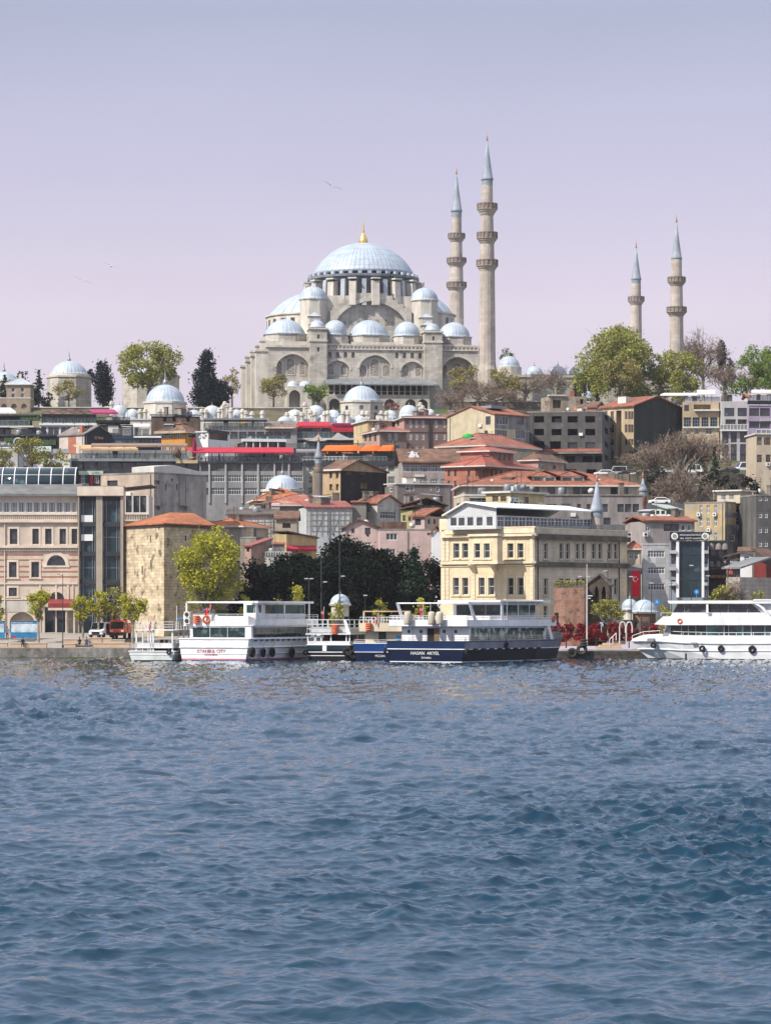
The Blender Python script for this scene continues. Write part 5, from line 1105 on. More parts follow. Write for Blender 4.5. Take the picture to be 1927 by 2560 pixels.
    b = Bld('silver_sheeted_wall', 'long low building faced with silver sheeting behind the orange annex roof', 505, 570, 690, 692, 1288, 0, base=7, D=9, cat='building'); b.walls(m); b.gable(1.0, .4, M('old_dark_sheet', (.12, .10, .09), .8, var=.3, streak=.4), 'x')
    sc = MB()
    for x in range(575, 690, 16): sc.tube(b.P('f', x, 1286, .3), b.P('f', x, 1345, .3), .05, n=4)
    for y in (1298, 1312, 1326): sc.tube(b.P('f', 570, y, .3), b.P('f', 690, y, .3), .045, n=4)
    sc.build('scaffold', MATS['rusty_scaffold'], b.root)
    b = Bld('beige_yard_house', 'small beige house with one dark opening between the two sheeted buildings', 500, 690, 742, 744, 1297, 0, base=7, D=8, cat='house'); b.voids('f', (716,), (1314,), 20, 12, 1.2); b.walls(C('beige_wall', (.43, .38, .31))); b.gable(1.2, .4, tile3, 'x')
    b = Bld('white_gable_house', 'white house with a long glazed lower front and red roof', 530, 890, 943, 1002, 1258, 38, base=10, cat='house'); b.win('r', (970,), (1288,), 40, 18, 'w5', .15); b.win('r', (951,), (1264,), 10, 8, 'w', .15); b.win('f', (920,), (1274,), 10, 16, 'w', .15); b.gable(1.4, .3, tile, 'x'); b.walls(C('offwhite', (.55, .53, .50), .4))
    b = Bld('pink_gable_house', 'pale pink house with a brown gable roof and a dark casement window', 500, 852, 862, 945, 1318, -4, base=5, D=10, cat='house'); b.win('f', (919,), (1326,), 14, 21, 'k', .2); b.win('f', (882,), (1327,), 8, 12, 's', .2); b.win('f', (919,), (1363,), 17, 15, 'w', .2); b.gable(1.15, .4, tile3, 'y', .42); b.walls(C('dusty_pink', (.52, .41, .39), .25))
    b = Bld('pink_wall_house', 'wide pale pink building with white triple windows above the dark trees', 494, 945, 950, 1088, 1325, -3, base=5, D=10, cat='house'); b.win('f', (979,), (1342,), 28, 17, 'w2', .2); b.win('f', (973,), (1385,), 30, 25, 'w3', .2); b.win('f', (1072,), (1335,), 8, 6, 'k', .2); b.walls(C('rose_pink', (.54, .41, .40), .2)); b.flat(.2, concrete); r = MB(); r.box(.5, b.W*.5, 3, 8, b.h, b.h+1.4); r.build('roof_storey', tile3, b.root)
    b = Bld('white_end_house', 'narrow white gable wall left of the cream waterfront building', 470, 1080, 1104, 1106, 1330, 0, base=5, D=9, cat='house'); b.walls(white); b.gable(.9, .3, tile, 'y')
    b = Bld('yellow_green_house', 'small yellow-green house with a brown roof among the lower roofs', 516, 1002, 1031, 1040, 1276, 10, base=8, D=6, cat='house'); b.win('f', (1010, 1024), (1295,), 7, 14, 'k', .2); b.walls(C('yellow_green', (.46, .43, .20))); b.shed(.1, .7, .4, tile3, 'x')
    b = Bld('pink_chimney_house', 'pink house with a red tile roof left of the cream building, upper one', 512, 1030, 1061, 1118, 1290, 30, base=8, cat='house'); b.win('f', (1045,), (1305,), 14, 16, 'k', .2); b.win('r', (1072, 1086), (1304,), 6, 12, 'k', .2); b.walls(C('dusty_pink', (.52, .41, .39), .25)); b.gable(1.3, .5, tile, 'x', .6)
    b = Bld('dark_timber_house', 'dark timber house with a wide low roof below the grey block house', 541, 1000, 1010, 1112, 1262, -5, base=12, D=9, cat='house'); b.win('f', (1056, 1072), (1266,), 12, 8, 'k', .2); b.walls(C('dark_timber', (.10, .085, .075))); b.gable(1.2, .6, tile3, 'y', .55)
    b = Bld('dark_red_sheet_house', 'house with one dark red corrugated wall and one yellow wall above the trees', 482, 683, 716, 792, 1336, 33, base=5, cat='house'); b.walls(C('yellow_wall', (.58, .45, .24))); paint_side(b, M('dark_red_sheet', (.12, .012, .018), .7, var=.2, wave=('Y', 2.5, .3, .1)), lambda n: n.x > .7); b.shed(.4, -.5, .3, tile3, 'y'); b.awn('r', 716, 790, 1364, 1372, .1, 1.4, red)
    b = Bld('balcony_house', 'pale house with a railed white balcony just above the dark trees', 474, 660, 728, 735, 1392, 5, base=5, D=8, cat='house'); b.win('f', (680, 705), (1408,), 12, 15, 'w', .15); b.walls(C('offwhite', (.55, .53, .50), .4)); b.rail('f', 664, 728, 1380, 1393, 0, white, 10, True); b.flat(.1, concrete)
    b = Bld('little_red_roof_house', 'tiny house with a rose sloping roof left of the dark red sheet house', 478, 612, 628, 680, 1362, 25, base=5, cat='house'); b.win('f', (620,), (1375,), 7, 9, 'k', .2); b.walls(C('pink_plaster', (.48, .33, .27))); b.shed(-.3, 1.1, .3, tile4, 'y')
    b = Bld('grey_yard_house', 'grey flat-roofed house with a chimney behind the little red roof', 484, 600, 640, 680, 1345, 20, base=5, cat='house'); b.walls(C('hall_grey', (.30, .27, .25), .4)); b.flat(.2, concrete); c = MB(); p = b.P('f', 625, 1330, -1); c.box(p[0]-.6, p[0]+.6, p[1], p[1]+1.2, b.h, p[2]+.6); c.build('chimney', stone_dark, b.root)
    # small mosque, burnt house, grey block
    tomb('small_mosque', 'small mosque with a ribbed grey dome and pale finial behind the red market roofs', 706, 566, 43, 1187, 1226, 1230, 1290, 108, fin=2.6, windows=4, cat='mosque', m=stone_plain)
    b = Bld('fire_blackened_house', 'fire-blackened gable house with tan front and empty window holes', 572, 803, 851, 967, 1176, 40, base=16, cat='house'); b.voids('f', (827, 843), (1188, 1218), 7, 16, .5); b.voids('r', (872, 906), (1182,), 10, 10, .8); b.voids('r', (909,), (1214,), 16, 15, .8); b.gable(2.0, .4, tile3, 'x', .36); b.walls(C('tan_render', (.48, .35, .22), .35)); paint_side(b, C('soot_black', (.030, .029, .031), .4, col2=(.08, .077, .075), c2pos=.62), lambda n: n.x > .7)
    b.slab('roof_edge', 'f', 800, 852, 1173, 1177, 0, .5, trim)
    b = Bld('tan_narrow_house', 'narrow tan house behind the old grey minaret', 575, 781, 806, 808, 1175, 0, base=16, D=6, cat='house'); b.win('f', (790,), (1210,), 7, 15, 'k', .2); b.walls(C('tan_render', (.48, .35, .22), .35)); b.flat(.3, tile3)
    b = Bld('grey_block_house', 'grey-brown block house with white frames and a thin white roof edge', 560, 966, 993, 1132, 1212, -12, base=14, D=11, cat='house'); b.win('f', (1024,), (1220,), 21, 15, 'w', .15); b.win('f', (1076,), (1222,), 5, 8, 'p', .15); b.win('f', (1094,), (1223,), 8, 13, 'p', .15); b.win('l', (977,), (1222,), 8, 14, 'w', .15); b.walls(C('grey_brown', (.22, .19, .18), .35)); b.shed(.1, .45, .25, trim, 'y')
lower_slope()

TERR = []
def upper_slope():
    # right side, below the big trees
    b = Bld('gutted_concrete_block', 'gutted grey concrete block with rows of empty black window openings', 662, 1318, 1505, 1536, 1030, 9, base=30, cat='apartment block')
    b.voids('f', (1347, 1391, 1431, 1475), (1048, 1080), 25, 16, 3); b.voids('f', (1347, 1388), (1113,), 27, 20, 3); b.win('f', (1431, 1475), (1113,), 24, 15, 'k', .4); b.voids('f', (1424, 1468, 1498), (1148,), 25, 16, 3); b.win('f', (1380, 1400), (1145,), 16, 12, 'w', .4); b.voids('f', (1428, 1478, 1345), (1180,), 25, 14, 3); b.voids('r', (1516, 1529), (1045, 1078, 1112, 1145), 9, 14, 2)
    b.walls(C('gutted_grey', (.115, .108, .108), .4, col2=(.22, .205, .20), c2pos=.66)); b.slab('ledge', 'f', 1330, 1505, 1130, 1134, 0, 1.3, concrete); b.slab('brick_infill', 'f', 1360, 1503, 1122, 1129, 0, .15, redstripe); b.flat(.3, concrete)
    b.slab('pale_panel', 'f', 1387, 1401, 1046, 1056, -2.6, -2.5, trim)  # pale slab set deep inside one opening
    b = Bld('dark_gable_block', 'tall apartment block with a huge blank dark green gable wall and sunlit yellow front', 684, 1503, 1584, 1707, 1014, 45, base=31, cat='apartment block')
    for y, hh in ((1038, 20), (1071, 20), (1105, 15), (1138, 20)): b.win('f', (1514, 1530), (y,), 8, hh, 's', .2); b.win('f', (1565, 1573, 1580), (y,), 6, hh, 's', .2)
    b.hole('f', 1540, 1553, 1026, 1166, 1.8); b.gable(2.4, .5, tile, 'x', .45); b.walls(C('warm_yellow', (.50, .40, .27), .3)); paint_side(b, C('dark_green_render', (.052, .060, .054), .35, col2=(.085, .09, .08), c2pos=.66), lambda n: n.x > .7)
    c = MB(); p = b.P('f', 1560, 1003, -3); c.box(p[0]-1.2, p[0]+1.2, p[1]-.8, p[1]+.8, p[2]-2, p[2]+1); c.build('chimney', trim, b.root)
    b = Bld('ruined_house', 'roofless ruined stone house standing above the gutted concrete block', 728, 1358, 1374, 1466, 990, -12, base=46, D=8, cat='ruin'); b.voids('f', (1392,), (1010,), 21, 20, 2); b.voids('f', (1454,), (1004,), 8, 13, 1.5); b.voids('l', (1364, 1369), (1008,), 3, 12, 1); b.walls(C('ruin_render', (.40, .34, .27), .5, col2=(.30, .17, .13), c2pos=.6)); b.slab('coping', 'f', 1372, 1415, 986, 990, -1, .4, stone_plain)
    for x in (1427, 1432): c = MB(); p = b.P('f', x, 978, -1); c.box(p[0]-.25, p[0]+.25, p[1]-.3, p[1]+.3, b.h-2, p[2]); c.build('chimney', redstripe, b.root)
    b = Bld('brick_gable_hut', 'tiny brick hut with a white window peeping over the gutted block', 715, 1466, 1490, 1512, 1018, 30, base=46, cat='hut'); b.win('r', (1497,), (1021,), 9, 8, 'w', .15); b.gable(1.3, .3, tile3, 'x'); b.walls(redstripe)
    b = Bld('tile_roofed_shed', 'low shed with a bright orange roof just above the gutted block', 700, 1438, 1464, 1468, 1028, 5, base=44, D=5, cat='shed'); b.walls(concrete); b.gable(1.0, .3, tile2, 'x')
    b = Bld('tan_terrace_restaurant', 'tan building with dark wide windows and a roof terrace under a white canopy', 692, 1706, 1797, 1806, 1004, 4, base=33, D=10, cat='restaurant')
    b.win('f', (1718, 1740, 1762, 1784), (1055,), 18, 24, 'g', .3); b.hole('f', 1734, 1776, 1011, 1024, 1.5); b.win('f', (1716,), (1020,), 12, 15, 'k', .2); b.win('f', (1718, 1741), (1080,), 12, 14, 'w3', .2); b.win('f', (1772,), (1078,), 18, 16, 'w4', .2); b.win('f', (1775,), (1105,), 10, 12, 'w', .2); b.walls(C('tan_wall', (.50, .39, .26), .3)); b.slab('ledge', 'f', 1706, 1798, 1066, 1070, 0, .6, trim); b.slab('ledge', 'f', 1735, 1798, 1023, 1027, 0, .9, trim)
    b.rail('f', 1708, 1800, 992, 1004, 0, steel, 12); b.posts('f', (1710, 1735, 1760, 1779), 978, 1004, -1, white, .08); m = MB(); zz = zat(988, 692)-b.b; b.awn('f', 1660, 1740, 982, 986, -4, .6, white, 'canopy', .2, 1650, 1745); b.awn('f', 1742, 1788, 974, 984, -4, .6, trim, 'canopy', .2)
    b = Bld('grey_white_apartments', 'grey and white modern apartment house with big windows and a glass balcony', 690, 1800, 1804, 1868, 1003, -3, base=33, D=10, cat='apartment block')
    b.win('f', (1823, 1856), (1030,), 25, 21, 'k', .2); b.win('f', (1826, 1857), (1055,), 26, 14, 'k', .5); b.win('f', (1811,), (1094, 1126), 20, 29, 'k', .2); b.win('f', (1834, 1857), (1093, 1123, 1149), 15, 26, 'k', .2); b.walls(C('pale_grey', (.46, .45, .46), .15)); b.rail('f', 1800, 1868, 1061, 1074, .8, white, 8); b.slab('balcony', 'f', 1800, 1868, 1074, 1077, 0, .9, white); p = Bld('p', 'x', 693, 1806, 1870, 1874, 993, -3, base=zat(1004, 693), D=6); p.win('f', (1818, 1836, 1854), (999,), 17, 8, 'g', .1); p.walls(trim); p.gable(.9, .5, tile, 'x'); attach(p, b, 'roof_storey')
    b = Bld('purple_hotel', 'purple hotel with wide dark windows and a white lettered sign at the right edge', 688, 1868, 1871, 1990, 1013, -3, base=33, D=10, cat='hotel'); b.win('f', (1885, 1912, 1940), (1030, 1060), 25, 20, 'k', .3); b.win('f', (1878,), (1093, 1125), 13, 18, 'k', .2); b.walls(C('lavender_wall', (.34, .28, .38), .15)); b.slab('ledge', 'f', 1869, 1990, 1041, 1053, 0, .3, MATS['lavender_wall']); b.text('f', 'LUCIA HOTEL', 1900, 1951, 1044.5, 1052.5, white, .36)
    b.slab('fascia', 'f', 1869, 1990, 1001, 1011, 0, .3, black); b.posts('f', (1872, 1900, 1925, 1950), 978, 1003, -1, white, .08); b.awn('f', 1878, 1990, 974, 981, -4, 1, trim, 'canopy', .3); b.rail('f', 1871, 1990, 988, 1001, 0, steel, 10); b.ac('f', 1876, 1141, 9, 9)
    b = Bld('beige_corner_house', 'beige house with ornate stucco and brown windows at the right edge below the purple hotel', 612, 1884, 1890, 2000, 1086, -5, base=26, D=10, cat='house'); b.win('f', (1898, 1920), (1103, 1146), 12, 19, 's', .2); b.win('f', (1912,), (1103,), 5, 18, 's', .2); b.walls(C('sand_wall', (.50, .42, .33), .25)); b.flat(.3, trim, .3); b.rail('f', 1890, 1990, 1074, 1085, 0, white, 8); b.ac('f', 1920, 1160, 8, 9)
    # centre right
    b = Bld('white_yellow_gable_house', 'tall pale yellow gable house with stained grey side and red roof', 650, 1118, 1236, 1323, 1036, 44, base=33, cat='house'); b.win('f', (1220,), (1051,), 12, 21, 'k', .2); b.win('f', (1215,), (1080,), 8, 8, 'k', .2); b.win('r', (1256,), (1051,), 29, 21, 'w3', .2); b.win('r', (1301,), (1051,), 17, 20, 'k', .2); b.win('r', (1256, 1301), (1086,), 24, 22, 'w3', .2); b.gable(2.0, .3, tile, 'y', .5); b.walls(C('ivory_stain', (.58, .50, .36), .35)); paint_side(b, C('stained_grey', (.30, .285, .275), .5), lambda n: n.x > .7); r = MB(); r.box(b.W*.55, b.W*.8, 2, 7, b.h+1.6, b.h+2.2); r.build('solar_panel', steel, b.root)
    b = Bld('cream_hip_house', 'cream house with a wide brown and red hip roof and green net on top', 618, 1094, 1213, 1346, 1115, 36, base=27, cat='house'); b.win('f', (1104, 1117, 1137), (1127,), 8, 16, 'w', .2); b.win('r', (1305,), (1122,), 21, 17, 'w2', .2); b.win('r', (1272,), (1120,), 20, 12, 'w2', .2); b.walls(C('cream_wall', (.52, .46, .36))); b.hip(2.9, .6, M('faded_hip_tile', (.29, .12, .085), .88, var=.35, scale=.5, wave=('Z', 2.2, .35), bump=.06)); m = MB(); m.smooth = True; p = b.P('f', 1170, 1093, -4); m.ell(p, 1.4, .9, .8); m.build('green_net', M('green_netting', (.03, .30, .06), .8, var=.3), b.root)
    b = Bld('red_brick_mansion', 'red brick mansion with raised centre and several rose-red hip roofs', 572, 1112, 1212, 1338, 1166, 33, base=19, cat='mansion')
    br = M('mansion_brick', (.42, .175, .125), .9, var=.15, brick=(.6, .25, .22), streak=.2); rr = M('rose_tile', (.36, .115, .09), .8, var=.15, wave=('Z', 2.2, .25), streak=.15); sur = (M('rose_stone', (.42, .22, .17), .85, var=.12), .16)
    b.win('f', (1122, 1138, 1172, 1192), (1183, 1209, 1235), 6, 15, 'k', .2); b.win('r', (1228, 1240, 1252, 1275, 1290, 1305, 1322), (1183, 1209, 1235), 6, 16, 'k', .2); b.walls(br); b.hip(1.7, .7, rr)
    p = Bld('p', 'x', 576, 1150, 1222, 1283, 1129, 33, base=zat(1168, 576)); p.win('r', (1247, 1259, 1272), (1142,), 7, 17, 'k', .15); p.walls(br); p.hip(1.0, .6, rr); attach(p, b, 'raised_centre')
    p = Bld('q', 'x', 567.5, 1168, 1212, 1258, 1166, 33, base=zat(1170, 567.5)); p.walls(br); p.hip(1.9, .5, rr); attach(p, b, 'hip_bay')
    b = Bld('small_hip_roofed_house', 'small pinkish house with a faded hip roof and shutters right of the brick mansion', 590, 1300, 1345, 1410, 1152, 30, base=24, cat='house'); b.win('r', (1349+8,), (1168,), 10, 14, 'w2', .15); b.win('r', (1385,), (1168,), 8, 10, 'k', .15); b.walls(C('pink_plaster', (.48, .33, .27))); b.hip(1.5, .5, tile3)
    b = Bld('mauve_school', 'large mauve-brown building with rows of slim white windows and a shallow red roof', 665, 974, 1010, 1206, 1045, -9, base=34, cat='building'); b.win('f', (1026, 1041, 1057, 1090, 1110, 1131, 1156, 1171, 1187), (1060,), 6, 17, 'w', .15); b.win('f', (1026, 1041, 1057, 1090, 1110, 1131), (1092, 1122), 6, 15, 'w', .15); b.win('l', (984, 995), (1058,), 5, 14, 's', .15)
    b.walls(C('shaded_mauve_brown', (.215, .15, .14), .2)); paint_side(b, C('sunlit_mauve_pink', (.46, .30, .25), .2), lambda n: n.x < -.7); b.hip(1.0, .6, tile4)  # one wall colour twice: sunlight painted into the left side, shade into the rest
    for x in (1073, 1144): MB().tube(b.P('f', x, 1046, .2), b.P('f', x, 1150, .2), .22, n=5).build('drain_pipe', charc, b.root)
    b.band('string_course', 1078, 2, MATS['shaded_mauve_brown'], 'f', .12)
    b = Bld('mauve_school_wing', 'lower wing of the mauve building with sunlit pinkish left side and dark balcony', 656, 906, 949, 1016, 1079, -16, base=33, cat='building'); b.win('f', (974, 990), (1092, 1118), 7, 17, 'w', .15); b.win('l', (914, 925, 938), (1094,), 5, 18, 's', .15); b.walls(MATS['shaded_mauve_brown']); paint_side(b, MATS['sunlit_mauve_pink'], lambda n: n.x < -.7); b.hip(1.1, .7, tile4)  # wing repeats the painted sunlit left side and shaded front
    b = Bld('yellow_low_annex', 'low yellow and tan annex left of the mauve building roofs', 676, 884, 920, 980, 1052, -14, base=38, cat='house'); b.win('f', (937, 955), (1062,), 7, 14, 'k', .15); b.walls(C('straw_wall', (.58, .46, .27))); b.flat(.3, trim, .5)
    b = Bld('brown_roofed_office', 'pale mauve office with a brown tile roof and rows of white-framed windows', 598, 998, 1006, 1145, 1153, -4, base=22, D=12, cat='office'); b.win('f', (1016, 1036, 1060, 1086, 1112, 1134), (1171, 1206), 20, 18, 'w4', .15); b.win('f', (1060, 1086), (1235,), 20, 16, 'w4', .15); b.walls(C('mauve_office', (.36, .31, .30), .25)); b.gable(2.6, .8, tile3, 'x', .55); b.slab('signboard', 'f', 1036, 1062, 1186, 1192, 0, .2, trim)
    for x, y in ((1030, 1135), (1040, 1140)): c = MB(); p = b.P('f', x, y, -3); c.prism([(p[0]-1, p[2]-1), (p[0], p[2]+.6), (p[0]+1, p[2]-1)], 'y', p[1]-1.5, p[1]+2); c.build('skylight', white, b.root)
    # left-of-centre: grey terrace block and restaurants
    b = Bld('grey_terrace_block', 'long grey concrete block with window rows and a crimson-awning roof terrace', 610, 494, 499, 758, 1154, -2, base=24, D=13, cat='restaurant')
    b.win('f', (512,), (1168,), 20, 20, 'k', .3); b.win('f', (544, 585, 625, 666, 704, 739), (1168,), 35, 19, 'k', .3); b.win('f', (515,), (1196, 1228), 26, 17, 'k', .25); b.win('f', (544, 585, 625, 666, 704, 739), (1196, 1228), 36, 17, 'w5', .2); b.walls(C('cool_grey', (.29, .285, .295), .25))
    for x in (523, 564, 605, 645, 686, 722): b.slab('pier', 'f', x-2, x+2, 1156, 1258, 0, .25, C('cool_grey_pier', (.44, .43, .44), .2))
    b.rail('f', 496, 756, 1141, 1154, .1, charc, 30); b.awn('f', 458, 733, 1118, 1130, -3.5, 1.2, red, 'awning', .16, 485, 735); b.posts('f', range(500, 740, 30), 1128, 1154, 0, charc); TERR.append((b, 505, 730, 1154, -1.5, 12)); b.slab('deck_edge', 'f', 494, 758, 1153, 1158, 0, .4, charc)
    u = MB(); p = b.P('f', 486, 1140, 0); u.smooth = True; u.lathe([(.15, -.2), (.32, .3), (.42, 2.2), (.25, 3.4), (.02, 3.8)], 12, flute=.2, nf=6); u.build('folded_umbrella', maroon, b.root, p)
    b = Bld('orange_awning_restaurant', 'cream building with a black deck and bright orange gabled awnings on its roof terrace', 622, 752, 757, 998, 1155, -2, base=25, D=13, cat='restaurant')
    b.win('f', (776,), (1172, 1200, 1226), 10, 18, 'w', .2); b.win('f', (954,), (1171, 1200), 25, 18, 'w4', .2); b.win('f', (978,), (1171, 1200), 17, 18, 'w3', .2); b.win('f', (815, 850), (1171,), 22, 14, 'w3', .2); b.walls(C('ivory', (.56, .54, .46), .25)); b.slab('deck_fascia', 'f', 757, 998, 1152, 1163, 0, .35, charc); b.rail('f', 757, 868, 1141, 1153, .3, white, 12, False); b.rail('f', 868, 967, 1141, 1153, .3, steel, 10); b.slab('end_wall', 'f', 985, 998, 1112, 1153, -9, .1, charc); b.slab('back_wall', 'f', 803, 985, 1124, 1153, -9, -8.8, dark)
    for x0, x1, xa in ((803, 912, 890), (900, 965, 941), (944, 997, 985)):
        A = b.P('f', x0, 1127, .8); R0 = b.P('f', xa-(58 if x0 == 803 else 30), 1114, -4); m = MB()
        f0 = b.P('f', x0, 1127, .8); f1 = b.P('f', xa-10, 1127, .8); r1 = b.P('f', xa, 1112, -1.5); r0 = b.P('f', x0+12, 1113, -6); e = b.P('f', x1, 1127, -1.0); e2 = b.P('f', x1, 1124, -6); r2 = b.P('f', xa, 1111, -6)
        m.poly(f0, f1, r1, r0); m.poly(f1, e, r1); m.poly(r1, e, e2, r2); m.poly(*[Vector(q)-Vector((0, 0, .1)) for q in (r0, r1, f1, f0)]); m.poly(*[Vector(q)-Vector((0, 0, .1)) for q in (r2, e2, e, r1)]); m.build('awning', orange, b.root)
    b.posts('f', (806, 838, 868, 890, 915, 941, 965), 1126, 1154, .2, charc); b.awn('f', 740, 800, 1122, 1128, -3, 1, greyc, 'awning', .2); TERR.append((b, 765, 980, 1153, -1.5, 10))
    for x, y in ((818, 1131), (842, 1130), (896, 1131), (932, 1131), (770, 1131), (757, 1133)): m = MB(); m.smooth = True; m.ell(b.P('f', x, y, .5), .22, .22, .35, 8, 5); m.build('lantern', M('lantern_amber', (.55, .32, .14), .6), b.root)
    b = Bld('tented_terrace', 'dark glazed terrace restaurant roofed by two pointed grey tents', 660, 708, 712, 912, 1120, -2, base=30, D=9, cat='restaurant'); b.win('f', range(722, 905, 23), (1135,), 20, 22, 'k', .2); b.walls(charc)
    for x0, x1, xa, ya, yb in ((763, 818, 796, 1084, 1102), (815, 897, 844, 1080, 1099)):
        m = MB(); A = Vector(b.P('f', xa, ya, -3)); n = 16; ring = [Vector(b.P('f', x0, yb, .5)), Vector(b.P('f', (x0+x1)/2, yb+1, .8)), Vector(b.P('f', x1, yb, .5)), Vector(b.P('f', x1, yb, -7)), Vector(b.P('f', (x0+x1)/2, yb, -7)), Vector(b.P('f', x0, yb, -7))]
        L = [[A+(q-A)*t-Vector((0, 0, 1))*(t*(1-t))*1.6 for q in ring] for t in (.04, .25, .5, .75, 1)]
        for r0, r1 in zip(L, L[1:]):
            for i in range(6): m.poly(r0[i], r0[(i+1) % 6], r1[(i+1) % 6], r1[i])
        m.poly(*L[0]); m.build('tent_roof', M('tent_grey', (.26, .25, .25), .8, var=.12, streak=.2), b.root)
        MB().tube(A+Vector((0, 0, .1)), Vector((A.x, A.y, b.h)), .09, n=5).build('post', charc, b.root)
    b.posts('f', (765, 790, 818, 845, 870, 895), 1100, 1120, 0, charc); b.rail('f', 712, 912, 1108, 1120, 0, steel, 14)
    b = Bld('red_awning_terrace', 'dark terrace restaurant with red awnings just below the pale lead domes', 694, 712, 716, 906, 1078, -2, base=40, D=10, cat='restaurant'); b.win('f', range(728, 900, 24), (1095,), 21, 16, 'k', .2); b.walls(charc); b.rail('f', 712, 906, 1080, 1096, .8, steel, 16); b.slab('deck_edge', 'f', 690, 908, 1095, 1099, 0, 1.2, trim)
    b.awn('f', 742, 822, 1054, 1064, -3, .8, red, 'awning', .4, 748, 832); b.awn('f', 832, 900, 1057, 1060, -3, .8, maroon, 'awning', .5); b.awn('f', 828, 885, 1066, 1070, -1, 1.4, red, 'awning', .8); b.awn('f', 700, 748, 1058, 1068, -3, .8, M('dull_red_canvas', (.33, .05, .055), .75), 'awning', .3); b.posts('f', (700, 730, 757, 790, 822, 832, 865, 900), 1062, 1096, .6, charc); b.slab('back_wall', 'f', 716, 905, 1060, 1080, -8, -7.8, dark); TERR.append((b, 720, 890, 1078, -2, 7))
    b = Bld('flat_canopy_terrace', 'restaurant terrace under a long thin grey flat canopy left of the red awnings', 684, 504, 509, 742, 1070, -2, base=38, D=10, cat='restaurant'); b.win('f', range(585, 735, 22), (1088,), 19, 18, 'k', .2); b.win('f', range(520, 575, 22), (1088,), 19, 18, 'k', .2); b.walls(C('cool_grey', (.29, .285, .295), .25)); b.rail('f', 509, 735, 1058, 1070, .3, steel, 18); m = MB(); b.slabmb(m, 'f', 509, 668, 1045, 1049, -7, .8); m.build('canopy', steel, b.root); b.awn('f', 662, 735, 1057, 1069, -2, .8, M('dusty_pink_canvas', (.40, .27, .22), .8), 'awning', .15); b.posts('f', (512, 540, 570, 600, 630, 662), 1047, 1070, .3, charc); b.slab('back_wall', 'f', 530, 740, 1052, 1070, -8, -7.7, C('pale_back', (.45, .42, .38))); b.slab('yellow_panel', 'f', 598, 616, 1055, 1064, -7.6, -7.5, M('yellow_cloth', (.65, .42, .08), .7)); TERR.append((b, 515, 725, 1070, -2, 9))
    b = Bld('white_fascia_terrace', 'terrace with a slanting white fascia and white posts above the crimson awning', 652, 572, 610, 714, 1104, -12, base=31, D=9, cat='restaurant'); b.win('f', range(622, 712, 15), (1114,), 13, 18, 'k', .3); b.win('l', (582, 598), (1112,), 11, 16, 'k', .3); b.walls(charc); b.slab('fascia', 'f', 606, 716, 1097, 1104, -.5, .6, white); b.rail('f', 612, 714, 1086, 1098, .3, charc, 10); b.posts('f', (616, 633, 650, 670, 695), 1104, 1124, .4, white, .12); TERR.append((b, 620, 705, 1103, -2, 5))
    b = Bld('white_truss_house', 'white and black modern house with a white braced frame right of the orange house', 641, 489, 520, 574, 1080, 28, base=30, cat='building'); b.hole('f', 493, 517, 1083, 1098, .8); b.win('r', (546,), (1088,), 46, 24, 'k', .2); b.walls(white, charc); m = MB()
    for p, q in (((493, 1098), (505, 1084)), ((505, 1084), (517, 1098)), ((505, 1084), (505, 1098)), ((493, 1098), (517, 1084))): m.tube(b.P('f', *p, -.1), b.P('f', *q, -.1), .12, n=4)
    m.build('truss', white, b.root); b.slab('roof_band', 'r', 520, 574, 1076, 1083, 0, .3, charc); b.flat(.2, white, .2); b.rail('r', 521, 574, 1064, 1076, -.2, steel, 6)
    b = Bld('orange_house', 'bright orange house with white windows and a brown tile hip roof', 640, 403, 463, 496, 1082, 26, base=29, cat='house'); b.win('f', (410, 427, 449), (1090, 1119), 12, 14, 'w', .15); b.win('r', (480,), (1088,), 16, 14, 'w', .15); b.walls(M('orange_render', (.60, .27, .05), .85, var=.12, streak=.2)); b.hip(2.4, 1.0, tile3); b.slab('eaves', 'f', 385, 464, 1077, 1083, .3, 1.1, C('eaves_cream', (.45, .38, .3)))
    b = Bld('old_brick_sheds', 'dark old brick walls and sheds between the orange house and the lead domes', 712, 373, 378, 500, 1040, -4, base=44, D=8, cat='shed'); b.voids('f', (412, 435, 470), (1048,), 9, 12, 1); b.walls(M('old_dark_brick', (.16, .115, .095), .95, var=.3, brick=(.5, .2, .3), streak=.4)); b.shed(.1, .8, .3, charc, 'y')
    # far left
    b = Bld('tan_awning_restaurant', 'glazed terrace restaurant with a long tan awning and rows of white chairs', 622, 172, 178, 498, 1152, -2, base=24, D=12, cat='restaurant'); b.win('f', (192, 225, 258), (1164,), 30, 24, 'k', .3); b.win('f', range(290, 490, 32), (1166,), 29, 20, 'k', .3); b.win('f', (208, 242), (1198,), 10, 20, 'w', .2); b.walls(charc); b.slab('deck_edge', 'f', 175, 470, 1146, 1153, 0, .6, steel); b.slab('sign_band', 'f', 188, 258, 1177, 1187, 0, .5, M('mint_panel', (.42, .52, .45), .6)); b.text('f', 'LA VISTA', 229, 249, 1179, 1184.5, wood, .56); b.slab('red_post', 'f', 226, 232, 1190, 1212, 0, .3, lred)
    b.rail('f', 178, 470, 1134, 1147, .5, charc, 24); b.awn('f', 181, 330, 1112, 1121, -4, 1.0, tanc, 'awning', .3, 198, 345); b.awn('f', 228, 468, 1108, 1113, -6, -1, M('brown_canvas', (.24, .17, .13), .8), 'awning', .3); b.posts('f', (200, 230, 273, 310, 350, 390, 430, 465), 1115, 1147, .3, charc); TERR.append((b, 205, 460, 1147, -1.2, 16)); b.slab('back_wall', 'f', 205, 480, 1125, 1147, -9, -8.8, C('cool_grey', (.29, .285, .295), .25)); b.slab('pale_ledge', 'f', 440, 495, 1150, 1158, .1, .7, C('straw_wall', (.58, .46, .27)))
